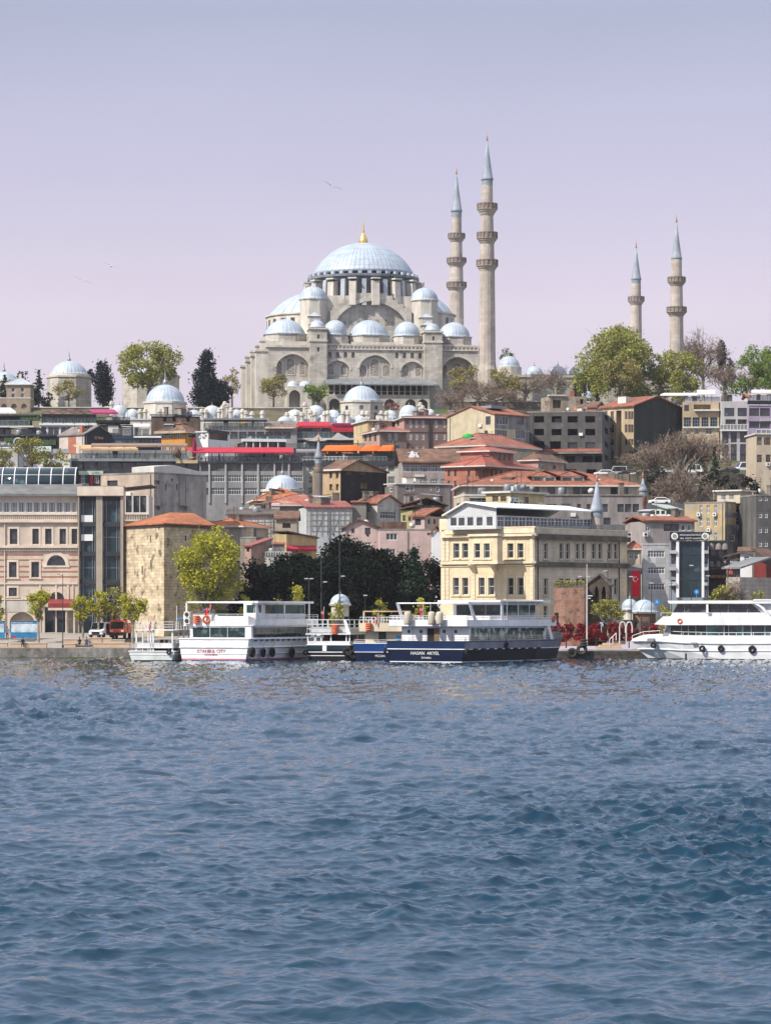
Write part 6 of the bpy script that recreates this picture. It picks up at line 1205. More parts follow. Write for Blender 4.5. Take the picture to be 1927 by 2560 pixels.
    m = MB(); m.torus((0, 0, 0), .8, .14, 'y', 20, 8); m.build('wooden_ring', C('ring_beige', (.45, .36, .28)), b.root, b.P('f', 480, 1135, .8)); m = MB(); m.smooth = True; m.lathe([(.01, 0), (.9, .15), (1.25, .5)], 14); o = m.build('satellite_dish', wood, b.root, b.P('f', 439, 1133, .8)); o.rotation_euler = (1.3, 0, .9)
    b = Bld('white_party_house', 'white walled house with a dark wide opening behind the left budding tree', 616, 16, 20, 174, 1150, -2, base=24, D=10, cat='house'); b.hole('f', 108, 155, 1161, 1182, 1.0); b.hole('f', 30, 70, 1164, 1182, 1.0); b.walls(white); b.flat(.3, white); b.awn('f', 128, 172, 1122, 1132, -4, .5, greyc, 'awning', .2); b.posts('f', (135, 150, 170), 1131, 1150, .2, white); b.awn('f', 84, 128, 1115, 1127, -4, 0, M('green_grey_canvas', (.28, .33, .31), .8), 'awning', .2)
    b = Bld('grey_cafe_house', 'grey-white cafe building with a ring lamp on its roof terrace at the left edge', 608, -60, 44, 46, 1120, 2, base=24, D=9, cat='cafe'); b.win('f', (10,), (1138,), 34, 18, 'k', .3); b.walls(C('pale_grey', (.46, .45, .46), .15)); b.flat(.2, white); b.rail('f', -40, 44, 1106, 1119, 0, charc, 10); m = MB(); m.torus((0, 0, 0), .82, .08, 'y', 24, 6); p = Vector(b.P('f', 45, 1105, .1)); m.build('ring_lamp', white, b.root, p); MB().tube(p-Vector((0, 0, .8)), p-Vector((0, 0, 2)), .05, n=5).build('lamp_post', charc, b.root)
    b = Bld('dark_gable_bistro', 'dark slate gable house with gold letters and a pinkish side wall', 652, 148, 211, 281, 1086, 41, base=30, cat='restaurant'); b.hole('f', 176, 184, 1092, 1120, .6); b.gable(1.9, .3, C('slate_roof', (.23, .21, .20)), 'x', .5); b.walls(C('rose_white', (.52, .45, .42), .2)); paint_side(b, C('slate_navy', (.038, .043, .055), .25), lambda n: n.x > .7); b.text('r', 'Q Bedi', 236, 258, 1090, 1098, gold, .1); MB().box(*[b.uv('f', x, 1080)[0] for x in (196, 203)], .3, 1.1, b.h-1, b.h+1.9).build('chimney', redstripe, b.root); MB().box(*[b.uv('f', x, 1110)[0] for x in (171, 190)], -.05, .1, b.h-4, b.h-.2).build('brick_panel', redstripe, b.root)
    b = Bld('blue_glass_restaurant', 'navy restaurant floors with white bands right of the dark gable house', 662, 276, 280, 408, 1088, -2, base=32, D=9, cat='restaurant'); b.win('f', (296, 330, 362, 394), (1104,), 30, 14, 'g', .3); b.walls(M('navy_wall', (.03, .045, .08), .6, var=.2)); b.rail('f', 282, 372, 1072, 1087, 0, steel, 10); b.slab('white_band', 'f', 334, 408, 1090, 1094, 0, .4, white); b.slab('white_band', 'f', 276, 408, 1112, 1115, 0, .5, trim); b.awn('f', 333, 374, 1059, 1064, -3, .6, white, 'canopy', .25); b.posts('f', (335, 355, 375), 1063, 1088, .3, white)
    b = Bld('maroon_awning_terrace', 'white-framed restaurant with peaked maroon awnings over its deck, upper left', 706, 97, 100, 242, 1063, -3, base=42, D=10, cat='restaurant'); b.win('f', (109,), (1077,), 13, 20, 'k', .2); b.win('f', (134, 166, 196, 226), (1077,), 28, 20, 'w', .2); b.walls(white); b.slab('fascia', 'f', 98, 242, 1057, 1063, 0, .5, white); b.rail('f', 106, 325, 1043, 1058, .2, charc, 26)
    for i, xa in enumerate((118, 145, 172, 199, 222)):
        w = 13; A = b.P('f', xa, 1025, -6); B = b.P('f', xa, 1027, .6); l0 = b.P('f', xa-w, 1034, .6); l1 = b.P('f', xa-w, 1031, -6); r0 = b.P('f', xa+w, 1034, .6); r1 = b.P('f', xa+w, 1031, -6); m = MB(); m.poly(A, B, l0, l1); m.poly(A, r1, r0, B); lo_ = lambda q: (q[0], q[1], q[2]-.08); m.poly(*map(lo_, (l1, l0, B, A))); m.poly(*map(lo_, (B, r0, r1, A))); m.build('awning', maroon, b.root)
    b.awn('f', 222, 285, 1023, 1031, -5, .6, M('plum_canvas', (.30, .045, .12), .75, var=.12), 'awning', .35, 230, 295); b.posts('f', (105, 131, 158, 185, 212, 240, 270, 290), 1033, 1058, .5, charc); b.slab('back_wall', 'f', 104, 240, 1035, 1057, -9, -8.8, dark); TERR.append((b, 110, 235, 1058, -2, 8))
    b = Bld('dark_canopy_terrace', 'dark flat-roofed terrace with pale screens right of the maroon awnings', 700, 238, 242, 332, 1062, -2, base=42, D=9, cat='restaurant'); b.win('f', (262, 288, 314), (1076,), 22, 22, 'k', .3); b.walls(charc); b.slab('canopy', 'f', 240, 322, 1050, 1056, -6, 1, black); b.posts('f', (255, 300, 318), 1055, 1063, .5, charc); b.slab('screen', 'f', 270, 296, 1064, 1082, .1, .4, trim)
    b = Bld('dark_left_restaurant', 'dark multi-deck restaurant with glass rails and white edge lines at the left edge', 694, -60, 96, 98, 1068, 2, base=38, D=12, cat='restaurant'); b.win('f', range(-50, 80, 24), (1080,), 21, 16, 'k', .4); b.walls(charc); b.slab('white_edge', 'f', -60, 84, 1064, 1068, 0, .8, trim); b.rail('f', -60, 74, 1051, 1065, .5, steel, 10); b.slab('back_wall', 'f', -60, 80, 1036, 1065, -9, -8.8, dark); b.awn('f', -40, 26, 1019, 1029, -6, .5, white, 'awning', .3, -30, 40); b.posts('f', (-10, 20, 52, 80), 1029, 1066, .3, charc); b.slab('upper_beam', 'f', -60, 90, 1036, 1040, -8, .5, charc); b.slab('plant_box', 'f', 50, 96, 1036, 1050, -2, .3, M('planter_green', (.05, .085, .035), .9, var=.5, scale=3)); TERR.append((b, -20, 70, 1066, -1.5, 5))
    b = Bld('green_deck_restaurant', 'shaded dark restaurant floor with planters beside the ring lamp cafe', 664, -60, 150, 152, 1090, 2, base=32, D=9, cat='restaurant'); b.win('f', range(-50, 145, 26), (1102,), 22, 14, 'k', .4); b.walls(charc); b.slab('beam', 'f', -60, 150, 1086, 1090, 0, .6, charc); b.slab('planter', 'f', 10, 60, 1094, 1104, .1, .7, MATS['planter_green']); b.slab('planter', 'f', 100, 140, 1100, 1112, .1, .7, MATS['planter_green'])
upper_slope()

# ---------------------------------------------------------------- trees and shrubs
HT = 'trees on the hilltop'
tree('plane', 'plane_tree', 'big spreading plane tree with pale green leaves in front of the larger tomb', 372, 1024, 846, 205, 800, 36, .9, .5, .28, HT)
tree('bud', 'young_tree', 'thin yellow-green tree standing before the round-domed tomb at the left', 172, 1024, 946, 84, 795, 20, .45, .36, .2, HT)
tree('cyp', 'cypress_tree', 'dark pointed cypress between the round-domed tomb and the plane tree', 258, 1018, 898, 52, 812, 13, .9, .4, 0, HT)
tree('cyp', 'cypress_tree', 'huge dark bluish cypress clump left of the mosque buttresses', 512, 1022, 872, 112, 800, 34, .8, .45, 0, HT, shape='pyr')
tree('cyp', 'cypress_tree', 'low dark evergreen at the right foot of the huge cypress clump', 552, 1020, 948, 50, 798, 8, .8, .4, 0, HT)
tree('bud', 'young_tree', 'pale thin tree behind the huge cypress, against the mosque buttresses', 580, 1016, 914, 58, 852, 16, .45, .4, .2, HT)
tree('fir', 'fir_tree', 'dark green pointed fir right of the small pyramid-roofed house', 97, 1020, 920, 50, 812, 30, .8, .35, 0, HT)
tree('dark', 'pine_tree', 'dark rounded pine rising behind the small pyramid-roofed house', 57, 990, 921, 42, 832, 10, .7, .4, .3, HT)
tree('fir', 'fir_tree', 'grey-green fir at the far left edge in front of the pale dome', 12, 1000, 934, 40, 828, 24, .8, .4, 0, HT)
tree('cyp', 'cypress_tree', 'slim dark treetop showing right of the round tomb dome', 226, 960, 921, 20, 845, 8, .8, .35, 0, HT)
tree('dark', 'evergreen_shrub', 'small dark evergreen at the left wall of the round-domed tomb', 124, 1022, 968, 26, 800, 8, .8, .35, .05, HT)
tree('bud', 'budding_tree', 'budding olive-brown tree before the left bay of the mosque', 684, 1030, 925, 84, 784, 20, .7, .34, .25, HT)
tree('green', 'green_tree', 'bright green low spreading tree before the left arcade of the mosque', 797, 1028, 955, 114, 781, 22, .9, .36, .25, HT)
tree('bud', 'budding_tree', 'tall budding tree in front of the dark right arch of the mosque', 1155, 1034, 903, 92, 784, 20, .5, .34, .25, HT)
tree('bud', 'budding_tree', 'yellow-green budding tree at the foot of the tallest minaret, right side', 1256, 1016, 913, 118, 784, 24, .7, .36, .2, HT)
for px, yb, yt, w, Y, lab in ((1195, 1036, 950, 84, 779, 'bare brown tree below the gap between mosque and tallest minaret'), (1128, 1040, 978, 56, 776, 'small bare bush at the right corner of the mosque gallery'), (1312, 1012, 940, 90, 790, 'bare tree in front of the courtyard wall and its first domes'), (1232, 1040, 968, 90, 776, 'bare low tree under the yellow-green budding tree'), (1390, 1008, 925, 80, 800, 'bare pinkish tree before the middle courtyard domes')):
    tree('bare', 'bare_tree', lab, px, yb, yt, w, Y, dens=1, group=HT, trunk=.3)
tree('green', 'green_tree', 'green treetop just behind the tallest minaret above the first courtyard dome', 1268, 930, 868, 48, 870, 10, .8, .4, .2, HT)
tree('plane', 'plane_tree', 'largest pale green tree covering the courtyard below the one-balcony minaret', 1552, 1008, 806, 226, 794, 60, .8, .5, .2, HT, shape='broad')
tree('bud', 'plane_tree', 'yellowish lower tree in front of the largest plane tree', 1555, 1006, 880, 130, 782, 22, .8, .36, .15, HT)
tree('plane', 'green_tree', 'rounded green tree at the foot of the two-balconied minaret', 1700, 1006, 868, 175, 790, 36, .8, .42, .2, HT, shape='broad')
tree('green', 'green_tree', 'broad green tree at the right edge of the hilltop', 1895, 992, 862, 160, 815, 36, .8, .42, .15, HT, shape='broad')
tree('bare', 'bare_tree', 'tall bare rounded tree left of the slim cypress on the right', 1757, 985, 832, 92, 830, dens=2.0, group=HT, trunk=.3)
tree('bare', 'bare_tree', 'low bare purplish tree below the slim cypress on the right', 1812, 990, 912, 80, 800, dens=1.6, group=HT, trunk=.2)
tree('cyp', 'cypress_tree', 'slim dark cypress at the right, tallest of that end of the hilltop', 1804, 930, 845, 28, 838, 12, .9, .38, 0, HT)
tree('cyp', 'cypress_tree', 'shorter dark cypress close right of the slim cypress', 1828, 965, 892, 24, 834, 9, .9, .38, 0, HT)
tree('cyp', 'cypress_tree', 'tiny dark cypress above the ruined house roof, left one', 1437, 1014, 955, 11, 768, 8, .9, .28, 0, HT)
tree('cyp', 'cypress_tree', 'tiny dark cypress beside the pale onion dome', 1462, 1008, 954, 11, 768, 8, .9, .28, 0, HT)
tree('cyp', 'cypress_tree', 'smallest dark cypress right of the pale onion dome', 1493, 1014, 982, 11, 766, 7, .9, .28, 0, HT)
tree('pink', 'blossom_tree', 'pinkish blossoming bush in front of the mosque arcade', 977, 1036, 1003, 62, 764, 12, .6, .32, .15, HT)
SL = 'trees on the right slope'
for px, yb, yt, w, d, lab in ((1640, 1212, 1112, 100, 1.7, 'bare grey-brown tree in front of the dark green gable wall'), (1705, 1215, 1084, 130, 2.4, 'largest bare reddish-brown tree above the parked cars'), (1765, 1208, 1088, 90, 1.7, 'bare tree in front of the tan terrace restaurant, right of the largest bare tree')):
    tree('bare', 'bare_tree', lab, px, yb, yt, w, 626, dens=d, group=SL, trunk=.25)
tree('bare', 'bare_tree', 'tangled bare creeper hanging over the rough retaining wall', 1712, 1292, 1178, 120, 607, dens=2.6, group=SL, trunk=.1)
tree('fir', 'fir_tree', 'small pointed green fir before the white-framed windows of the modern flats', 1786, 1222, 1112, 40, 616, 26, .9, .32, 0, SL)
tree('dark', 'evergreen_tree', 'dark evergreen mass at the right end of the long red roof', 1648, 1272, 1172, 62, 612, 14, .9, .36, .08, SL, shape='broad')
tree('dark', 'ivy_clump', 'wide dark ivy clump spilling over the wall beneath the car park', 1838, 1268, 1186, 130, 612, 22, .9, .36, .02, SL, shape='broad')
tree('dark', 'ivy_clump', 'smaller ivy clump hanging left of the wide ivy on the slope wall', 1772, 1268, 1190, 76, 614, 14, .9, .36, .02, SL, shape='broad')
for px, yb, yt, w, Y, lab in ((78, 1196, 1086, 120, 600, 'budding brown-green tree above the barrel skylight, below the ring lamp'), (8, 1196, 1118, 70, 601, 'budding tree at the left edge above the skylight'), (142, 1196, 1120, 84, 602, 'thin budding tree before the white party house')):
    tree('olive', 'budding_tree', lab, px, yb, yt, w, Y, 18, .45, .28, .2, 'budding trees above the skylight')
WF = 'trees along the waterfront'
for px, yt, w, Y, lab in ((646, 1412, 110, 456, 'dark evergreen, leftmost of the tall waterfront group'), (735, 1386, 140, 458, 'dark evergreen behind the tall pair of lamp masts'), (852, 1346, 150, 460, 'tallest dark evergreen in the middle of the waterfront group'), (932, 1366, 110, 457, 'dark evergreen at the right end of the middle group'), (800, 1392, 130, 452, 'lower dark evergreen behind the small domed kiosk'), (696, 1422, 120, 451, 'lower dark evergreen in front at the left of the group'), (905, 1402, 130, 450, 'lower dark evergreen in front at the right of the group')):
    tree('dark', 'evergreen_tree', lab, px, 1592, yt-14, w*1.12, Y, 56, .9, .36, .02, WF, shape='broad')
tree('fir', 'cedar_tree', 'blackish cedar touching the left corner of the cream waterfront building', 1035, 1592, 1364, 150, 454, 70, .9, .34, 0, WF)
tree('dark', 'evergreen_tree', 'dark evergreen behind the blackish cedar, below the pink wall', 990, 1592, 1376, 140, 459, 50, .9, .34, .02, WF, shape='broad')
tree('dark', 'evergreen_tree', 'dark evergreen squeezed between the blackish cedar and the cream building', 1074, 1592, 1384, 100, 462, 44, .9, .36, .02, WF, shape='broad')
tree('lime', 'plane_tree', 'tall yellow-green tree half covering the old stone tower', 520, 1606, 1306, 184, 426, 54, .55, .28, .2, WF, loose=.25)
for px, yb, yt, w, d, lab in ((96, 1608, 1464, 74, 1, 'round lime-green street tree before the palace billboard'), (207, 1602, 1474, 62, .9, 'lime-green street tree left of the white pickup'), (246, 1602, 1470, 62, .9, 'lime-green street tree directly in front of the white pickup'), (332, 1604, 1478, 80, .8, 'lime-green street tree left of the old tower, beside the orange truck'), (-6, 1608, 1480, 46, .9, 'lime-green street tree cut by the left edge')):
    tree('lime', 'street_tree', lab, px, yb, yt, w, 419, 20, d, .24, .35, WF)
tree('olive', 'grey_green_tree', 'grey-green half bare tree before the right lift shaft', 283, 1600, 1448, 74, 424, 18, .45, .24, .25, WF)
for px, yt, w, lab in ((617, 1474, 44, 'small lime tree above the left end of the first ferry roof'), (738, 1452, 62, 'lime tree behind the right end of the first ferry roof'), (692, 1484, 22, 'smallest lime sapling behind the first ferry roof'), (842, 1498, 46, 'lime tree in front of the small domed kiosk'), (948, 1490, 42, 'lime tree behind the blue boat, right of the kiosk'), (1053, 1486, 42, 'lime tree behind the roof frame of the navy ferry')):
    tree('lime', 'street_tree', lab, px, 1596, yt, w, 426, 14, .8, .22, .25, WF, shape='broad')
tree('olive', 'street_tree', 'low rounded olive-green tree on a forked pale trunk beside the brick ruin', 1520, 1598, 1494, 100, 417, 24, .7, .22, .35, WF, bk=bark_p)
tree('olive', 'street_tree', 'olive-green tree behind the white yacht roof, before the dark shop', 1800, 1592, 1458, 80, 430, 20, .7, .24, .2, WF)
tree('lime', 'street_tree', 'small lime shrub above the bow of the white yacht', 1664, 1592, 1506, 44, 428, 12, .8, .2, .1, WF, shape='broad')
tree('bare', 'bare_tree', 'thin bare sapling against the pale cloth yard wall', 1838, 1592, 1446, 46, 432, dens=.8, group=WF, trunk=.3)
tree('olive', 'street_tree', 'leafy thin sapling against the cloth yard wall at the right edge', 1898, 1592, 1458, 60, 433, 12, .35, .24, .2, WF)
for px, w, lab in ((1415, 46, 'red-leaved shrub just right of the navy ferry bow'), (1452, 50, 'red-leaved shrub behind the stacked tyres'), (1490, 48, 'red-leaved shrub at the tall grey mast'), (1532, 52, 'red-leaved shrub under the forked olive-green tree'), (1572, 48, 'red-leaved shrub left of the white loading arch'), (1628, 50, 'red-leaved shrub behind the yacht bow rail'), (1388, 40, 'red-leaved shrub behind the bow of the navy ferry')):
    tree('redp', 'red_shrub', lab, px, 1606, 1556, w, 413.5, 18, 1.3, .2, .05, 'red shrubs on the landing', 'shrub', shape='broad')

# ---------------------------------------------------------------- car park on the slope
def slope():
    z = zat(1192, 640); x0, x1 = xat(1455, 640), xat(1905, 640)
    MB().box(x0, x1, 627, 676, z-14, z).build('car_park_ground', M('asphalt', (.10, .10, .105), .95, var=.2), None)['kind'] = 'structure'
    r = thing('retaining_wall', 'rough stone retaining wall holding up the car park on the right slope', 'wall', (x0, 626.2, z-12))
    b = MB(); rs = random.Random(4); n = 26; L = x1-x0
    for i in range(n): d = rs.uniform(0, .5); b.box(L*i/n, L*(i+1)/n-.01, -d, .75, 0, 12+rs.uniform(-.3, .5))
    b.build('wall', M('rough_wall', (.36, .31, .25), .95, var=.3, scale=.5, streak=.55, brick=(.8, .4, .3), bump=.2, col2=(.15, .13, .10), c2pos=.58), r)
    for a, c, y0, y1, Y, lab in ((1640, 1668, 1226, 1300, 612, 'short lit stone wall stump left of the creeper'), (1722, 1745, 1212, 1290, 611, 'tall narrow pale stone pier right of the creeper'), (1745, 1792, 1222, 1290, 613, 'dark stone wall panel between pale pier and ivy')):
        t = thing('stone_wall', lab, 'wall', (xat(a, Y), Y, zat(y1, Y))); MB().box(0, xat(c, Y)-xat(a, Y), 0, 1.5, -2, zat(y0, Y)-zat(y1, Y)).build('wall', MATS['rough_wall'], t); MB().box(-.1, xat(c, Y)-xat(a, Y)+.1, -.1, 1.6, zat(y0, Y)-zat(y1, Y), zat(y0, Y)-zat(y1, Y)+.2).build('coping', stone_plain, t)
    lz = zat(1262, 600); MB().box(xat(1600, 600), xat(1720, 600), 594, 608, lz-9, lz).build('lane', MATS['asphalt'], None)['kind'] = 'structure'
slope()
def car(label, px, py, Y, col, kind='car', rz=0, group='cars parked on the slope', L=4.3, Wd=1.75, name='parked_car'):
    """py is the row of the wheels' foot"""
    p = at(px, py, Y); r = thing(name, label, kind if kind != 'van' else 'van', p, rz, group); h = 1.45 if kind == 'car' else 2.05
    pr = [(-L/2, .35), (-L/2, .85), (-L/2+.9, .98), (-L/2+1.5, h), (L/2-1.0 if kind == 'car' else L/2-.25, h), (L/2-.15, .98 if kind == 'car' else 1.3), (L/2, .85), (L/2, .35)]
    paint = M('car_paint_'+col[0], col[1], .3, var=.05, spec=.6)
    b = MB(); b.prism(pr, 'y', -Wd/2, Wd/2); o = b.build('body', paint, r)
    m = o.modifiers.new('b', 'BEVEL'); m.width = .08; m.segments = 2
    g = [(-L/2+1.08, 1.0), (-L/2+1.55, h-.1), (L/2-1.08 if kind == 'car' else L/2-.5, h-.1), (L/2-.35 if kind == 'car' else L/2-.45, 1.0)]
    for s in (-1, 1): b = MB(); b.prism(g, 'y', s*(Wd/2+.003), s*(Wd/2+.02)); b.build('side_window', glass, r)
    b = MB(); b.add([(-L/2+.93, s*Wd*.45, 1.0) for s in (-1, 1)]+[(-L/2+1.47, s*Wd*.42, h-.06) for s in (1, -1)], [(0, 1, 2, 3)]); b.v = [(x-.03, y, z+.02) for x, y, z in b.v]; b.build('windscreen', glass, r)
    for x in (-L/2+.8, L/2-.8):
        for s in (-1, 1): b = MB(); b.M = Matrix.Rotation(pi/2, 4, 'X'); b.lathe([(.2, -.11), (.32, -.11), (.33, 0), (.32, .11), (.2, .11)], 14); w = b.build('wheel', rubber, r, (x, s*(Wd/2-.08), .33)); b = MB(); b.M = Matrix.Rotation(pi/2, 4, 'X'); b.lathe([(.19, -.09), (.19, .09)], 10); b.build('rim', steel, w)
    for s in (-1, 1): b = MB(); b.box(-L/2-.02, -L/2+.04, s*.6-.16, s*.6+.16, .68, .82); b.build('headlight', white, r); b = MB(); b.box(L/2-.04, L/2+.02, s*.62-.14, s*.62+.14, .72, .85); b.build('tail_light', lred, r)
    return r
W_, K_, G_ = ('white', (.75, .76, .77)), ('black', (.02, .022, .026)), ('silver', (.42, .43, .45))
car('white saloon car at the left end of the car park below the gutted block', 1510, 1192, 637, W_); car('silver minibus next to the white saloon in the car park', 1541, 1190, 640, G_, 'van', .1, L=4.6); car('black car between the silver minibus and the next white car', 1568, 1192, 637, K_); car('white car half hidden by bare branches in the car park', 1602, 1193, 635, W_, rz=.15)
car('white van behind the largest bare tree in the car park', 1730, 1186, 640, W_, 'van', rz=-.1); car('white car under the bare trees, left of the white van', 1690, 1188, 638, W_, rz=.1); car('black car right of the small fir in the car park', 1822, 1186, 640, K_); car('white car with green roof net at the right end of the car park', 1856, 1180, 646, W_, 'van', .3); car('silver car far left of the bare trees, beneath the dark gable', 1642, 1184, 650, G_)
car('white car parked low on the lane behind the brick minaret', 1648, 1262, 600, W_, group=None)

# ---------------------------------------------------------------- boats
navy = M('navy_hull_paint', (.003, .009, .032), .3, var=.2, streak=.15); blue = M('blue_hull_paint', (.005, .022, .072), .32, var=.15, streak=.15); brblue = M('bright_blue_hull', (.006, .04, .17), .3, var=.15, streak=.15)
blk = M('black_hull_paint', (.010, .011, .016), .4, var=.3); ggrey = M('grey_hull_paint', (.28, .28, .34), .5, var=.15, streak=.4); cream = M('cream_boat_paint', (.66, .57, .42), .45, var=.08, streak=.2); mint = M('mint_hull_paint', (.64, .69, .66), .4, var=.08, streak=.25)
class Hull:
    def __init__(s, b, st): s.b = b; s.st = st       # stations: y, half width at deck, half width at waterline, sheer height
    def hw(s, i, z):
        y, d, w, zt = s.st[i]; t = max(0, min(1, z/zt)); return w+(d-w)*t**.8
    def mesh(s, name, cuts, mats, stern=None, off=0, side_r=None):
        """cuts: heights dividing the hull into painted bands (last one None = deck edge)"""
        mb = MB(); c = s.b.W/2; nb = len(cuts)
        def zc(i, k): return s.st[i][3] if cuts[k] is None else cuts[k]
        for i in range(len(s.st)-1):
            for k in range(nb-1):
                for sg in (-1, 1):
                    mb.k = (side_r[k] if side_r and sg == 1 else k)
                    mb.poly(*[(c+sg*(s.hw(j, zc(j, q))+off), s.st[j][0], zc(j, q)) for j, q in ((i, k), (i+1, k), (i+1, k+1), (i, k+1))])
        for k in range(nb-1):
            mb.k = stern[k] if stern else k; y = s.st[0][0]-off
            mb.poly(*[(c+sg*(s.hw(0, zc(0, q))+off), y-(.0), zc(0, q)) for sg, q in ((-1, k), (1, k), (1, k+1), (-1, k+1))])
        if off == 0:
            mb.k = 0; n = len(s.st)
            for i in range(n-1): mb.poly(*[(c+sg*s.st[j][1], s.st[j][0], s.st[j][3]-.02) for j, sg in ((i, -1), (i, 1), (i+1, 1), (i+1, -1))])
        return mb.build(name, mats, s.b.root)
    def strake(s, z, r, m, name='rubbing_strake'):
        mb = MB(); c = s.b.W/2; f = lambda i, sg: (c+sg*(s.hw(i, z)+.02), s.st[i][0], z if z else 0)
        for sg in (-1, 1): mb.path([f(i, sg) for i in range(len(s.st))], r, 6)
        mb.tube(f(0, -1), f(0, 1), r, n=6); return mb.build(name, m, s.b.root)
def boat(name, label, Y, xl, xc, a, D, ydeck, cat='ferry', group='boats moored along the quay', tw=.90):
    b = Bld(name, label, Y, xl, xc, xc+1, ydeck, a, base=0, D=D, cat=cat, group=group); W, z = b.W, b.h
    st = [(D*t, W/2*d, W/2*w*tw, z+s) for t, d, w, s in ((0, 1, 1, 0), (.25, 1.02, 1.02, 0), (.55, 1.02, 1.0, .05), (.72, .93, .82, .25), (.84, .72, .55, .5), (.93, .42, .26, .8), (1, .05, .03, 1.05))]
    b.H = Hull(b, st); return b
def ring_rail(b, pts, h, m=white, n=2, name='railing', r=.035, step=1.4):
    mb = MB()
    for p, q in zip(pts, pts[1:]):
        p, q = Vector(p), Vector(q); L = (q-p).length; k = max(1, int(L/step))
        for j in range(n): z = h*(j+1)/n; mb.tube(p+Vector((0, 0, z)), q+Vector((0, 0, z)), r, n=4)
        for i in range(k+1): t = p+(q-p)*i/k; mb.tube(t, t+Vector((0, 0, h)), r, n=4)
    return mb.build(name, m, b.root)
def flag(label, p, h, w=1.0, hh=.65, droop=True, ang=.3):
    r = thing('flag', label, 'flag', p, 0, 'red flags on the boats'); MB().tube((0, 0, -.3), (.12, 0, h), .025, n=5).build('staff', white, r); m = MB(); n = 6
    pts = []
    for i in range(n+1):
        t = i/n; pts.append([(.1-w*t*(.55 if droop else 1)*cos(ang), .08*sin(t*9), h-.05-t*(.7 if droop else .15)-j*hh*(1-.1*t)) for j in (0, 1)])
    for i in range(n): m.poly(pts[i][0], pts[i+1][0], pts[i+1][1], pts[i][1])
    o = m.build('cloth', lred, r); mo = o.modifiers.new('t', 'SOLIDIFY'); mo.thickness = .015
    m = MB(); x, y, z = pts[2][0]; m.torus((x-.1, y-.05, z-hh*.5), .13, .035, 'y', 12, 5); m.build('crescent', white, r); return r
def fender(label, p, R=.55, rz=0, ax='y', flat=False):
    r = thing('tyre_fender', label, 'tyre', p, rz, 'tyre fenders on the boats'); b = MB(); b.smooth = True; b.torus((0, 0, 0), R*.68, R*.34, ax, 18, 8); b.build('tyre', rubber, r)
    b = MB(); b.tube((0, 0, R*.95), (0, 0, R*1.7), .025, n=5); b.build('rope', M('rope', (.25, .22, .17), .9), r); return r
def lifebuoy(label, p, rz=0, R=.38, n=1):
    r = thing('lifebuoy', label, 'lifebuoy', p, rz, 'lifebuoys on the boats')
    for i in range(n): b = MB(); b.smooth = True; b.torus((0, 0, i*.26), R*.75, R*.27, 'z' if n > 1 else 'y', 16, 8); b.build('ring', orng, r)
    return r
def glaze(b, name, x0, x1, y0, y1, z0, z1, n, axis, m=glassb, fm=white, t=.05, gap=.09):
    """row of n separate panes set between posts; axis is the run direction"""
    for i in range(n):
        if axis == 'x': a, c = x0+(x1-x0)*i/n+gap/2, x0+(x1-x0)*(i+1)/n-gap/2; MB().box(a, c, y0, y0+t, z0, z1).build(name, m, b.root)
        else: a, c = y0+(y1-y0)*i/n+gap/2, y0+(y1-y0)*(i+1)/n-gap/2; MB().box(x0, x0+t, a, c, z0, z1).build(name, m, b.root)
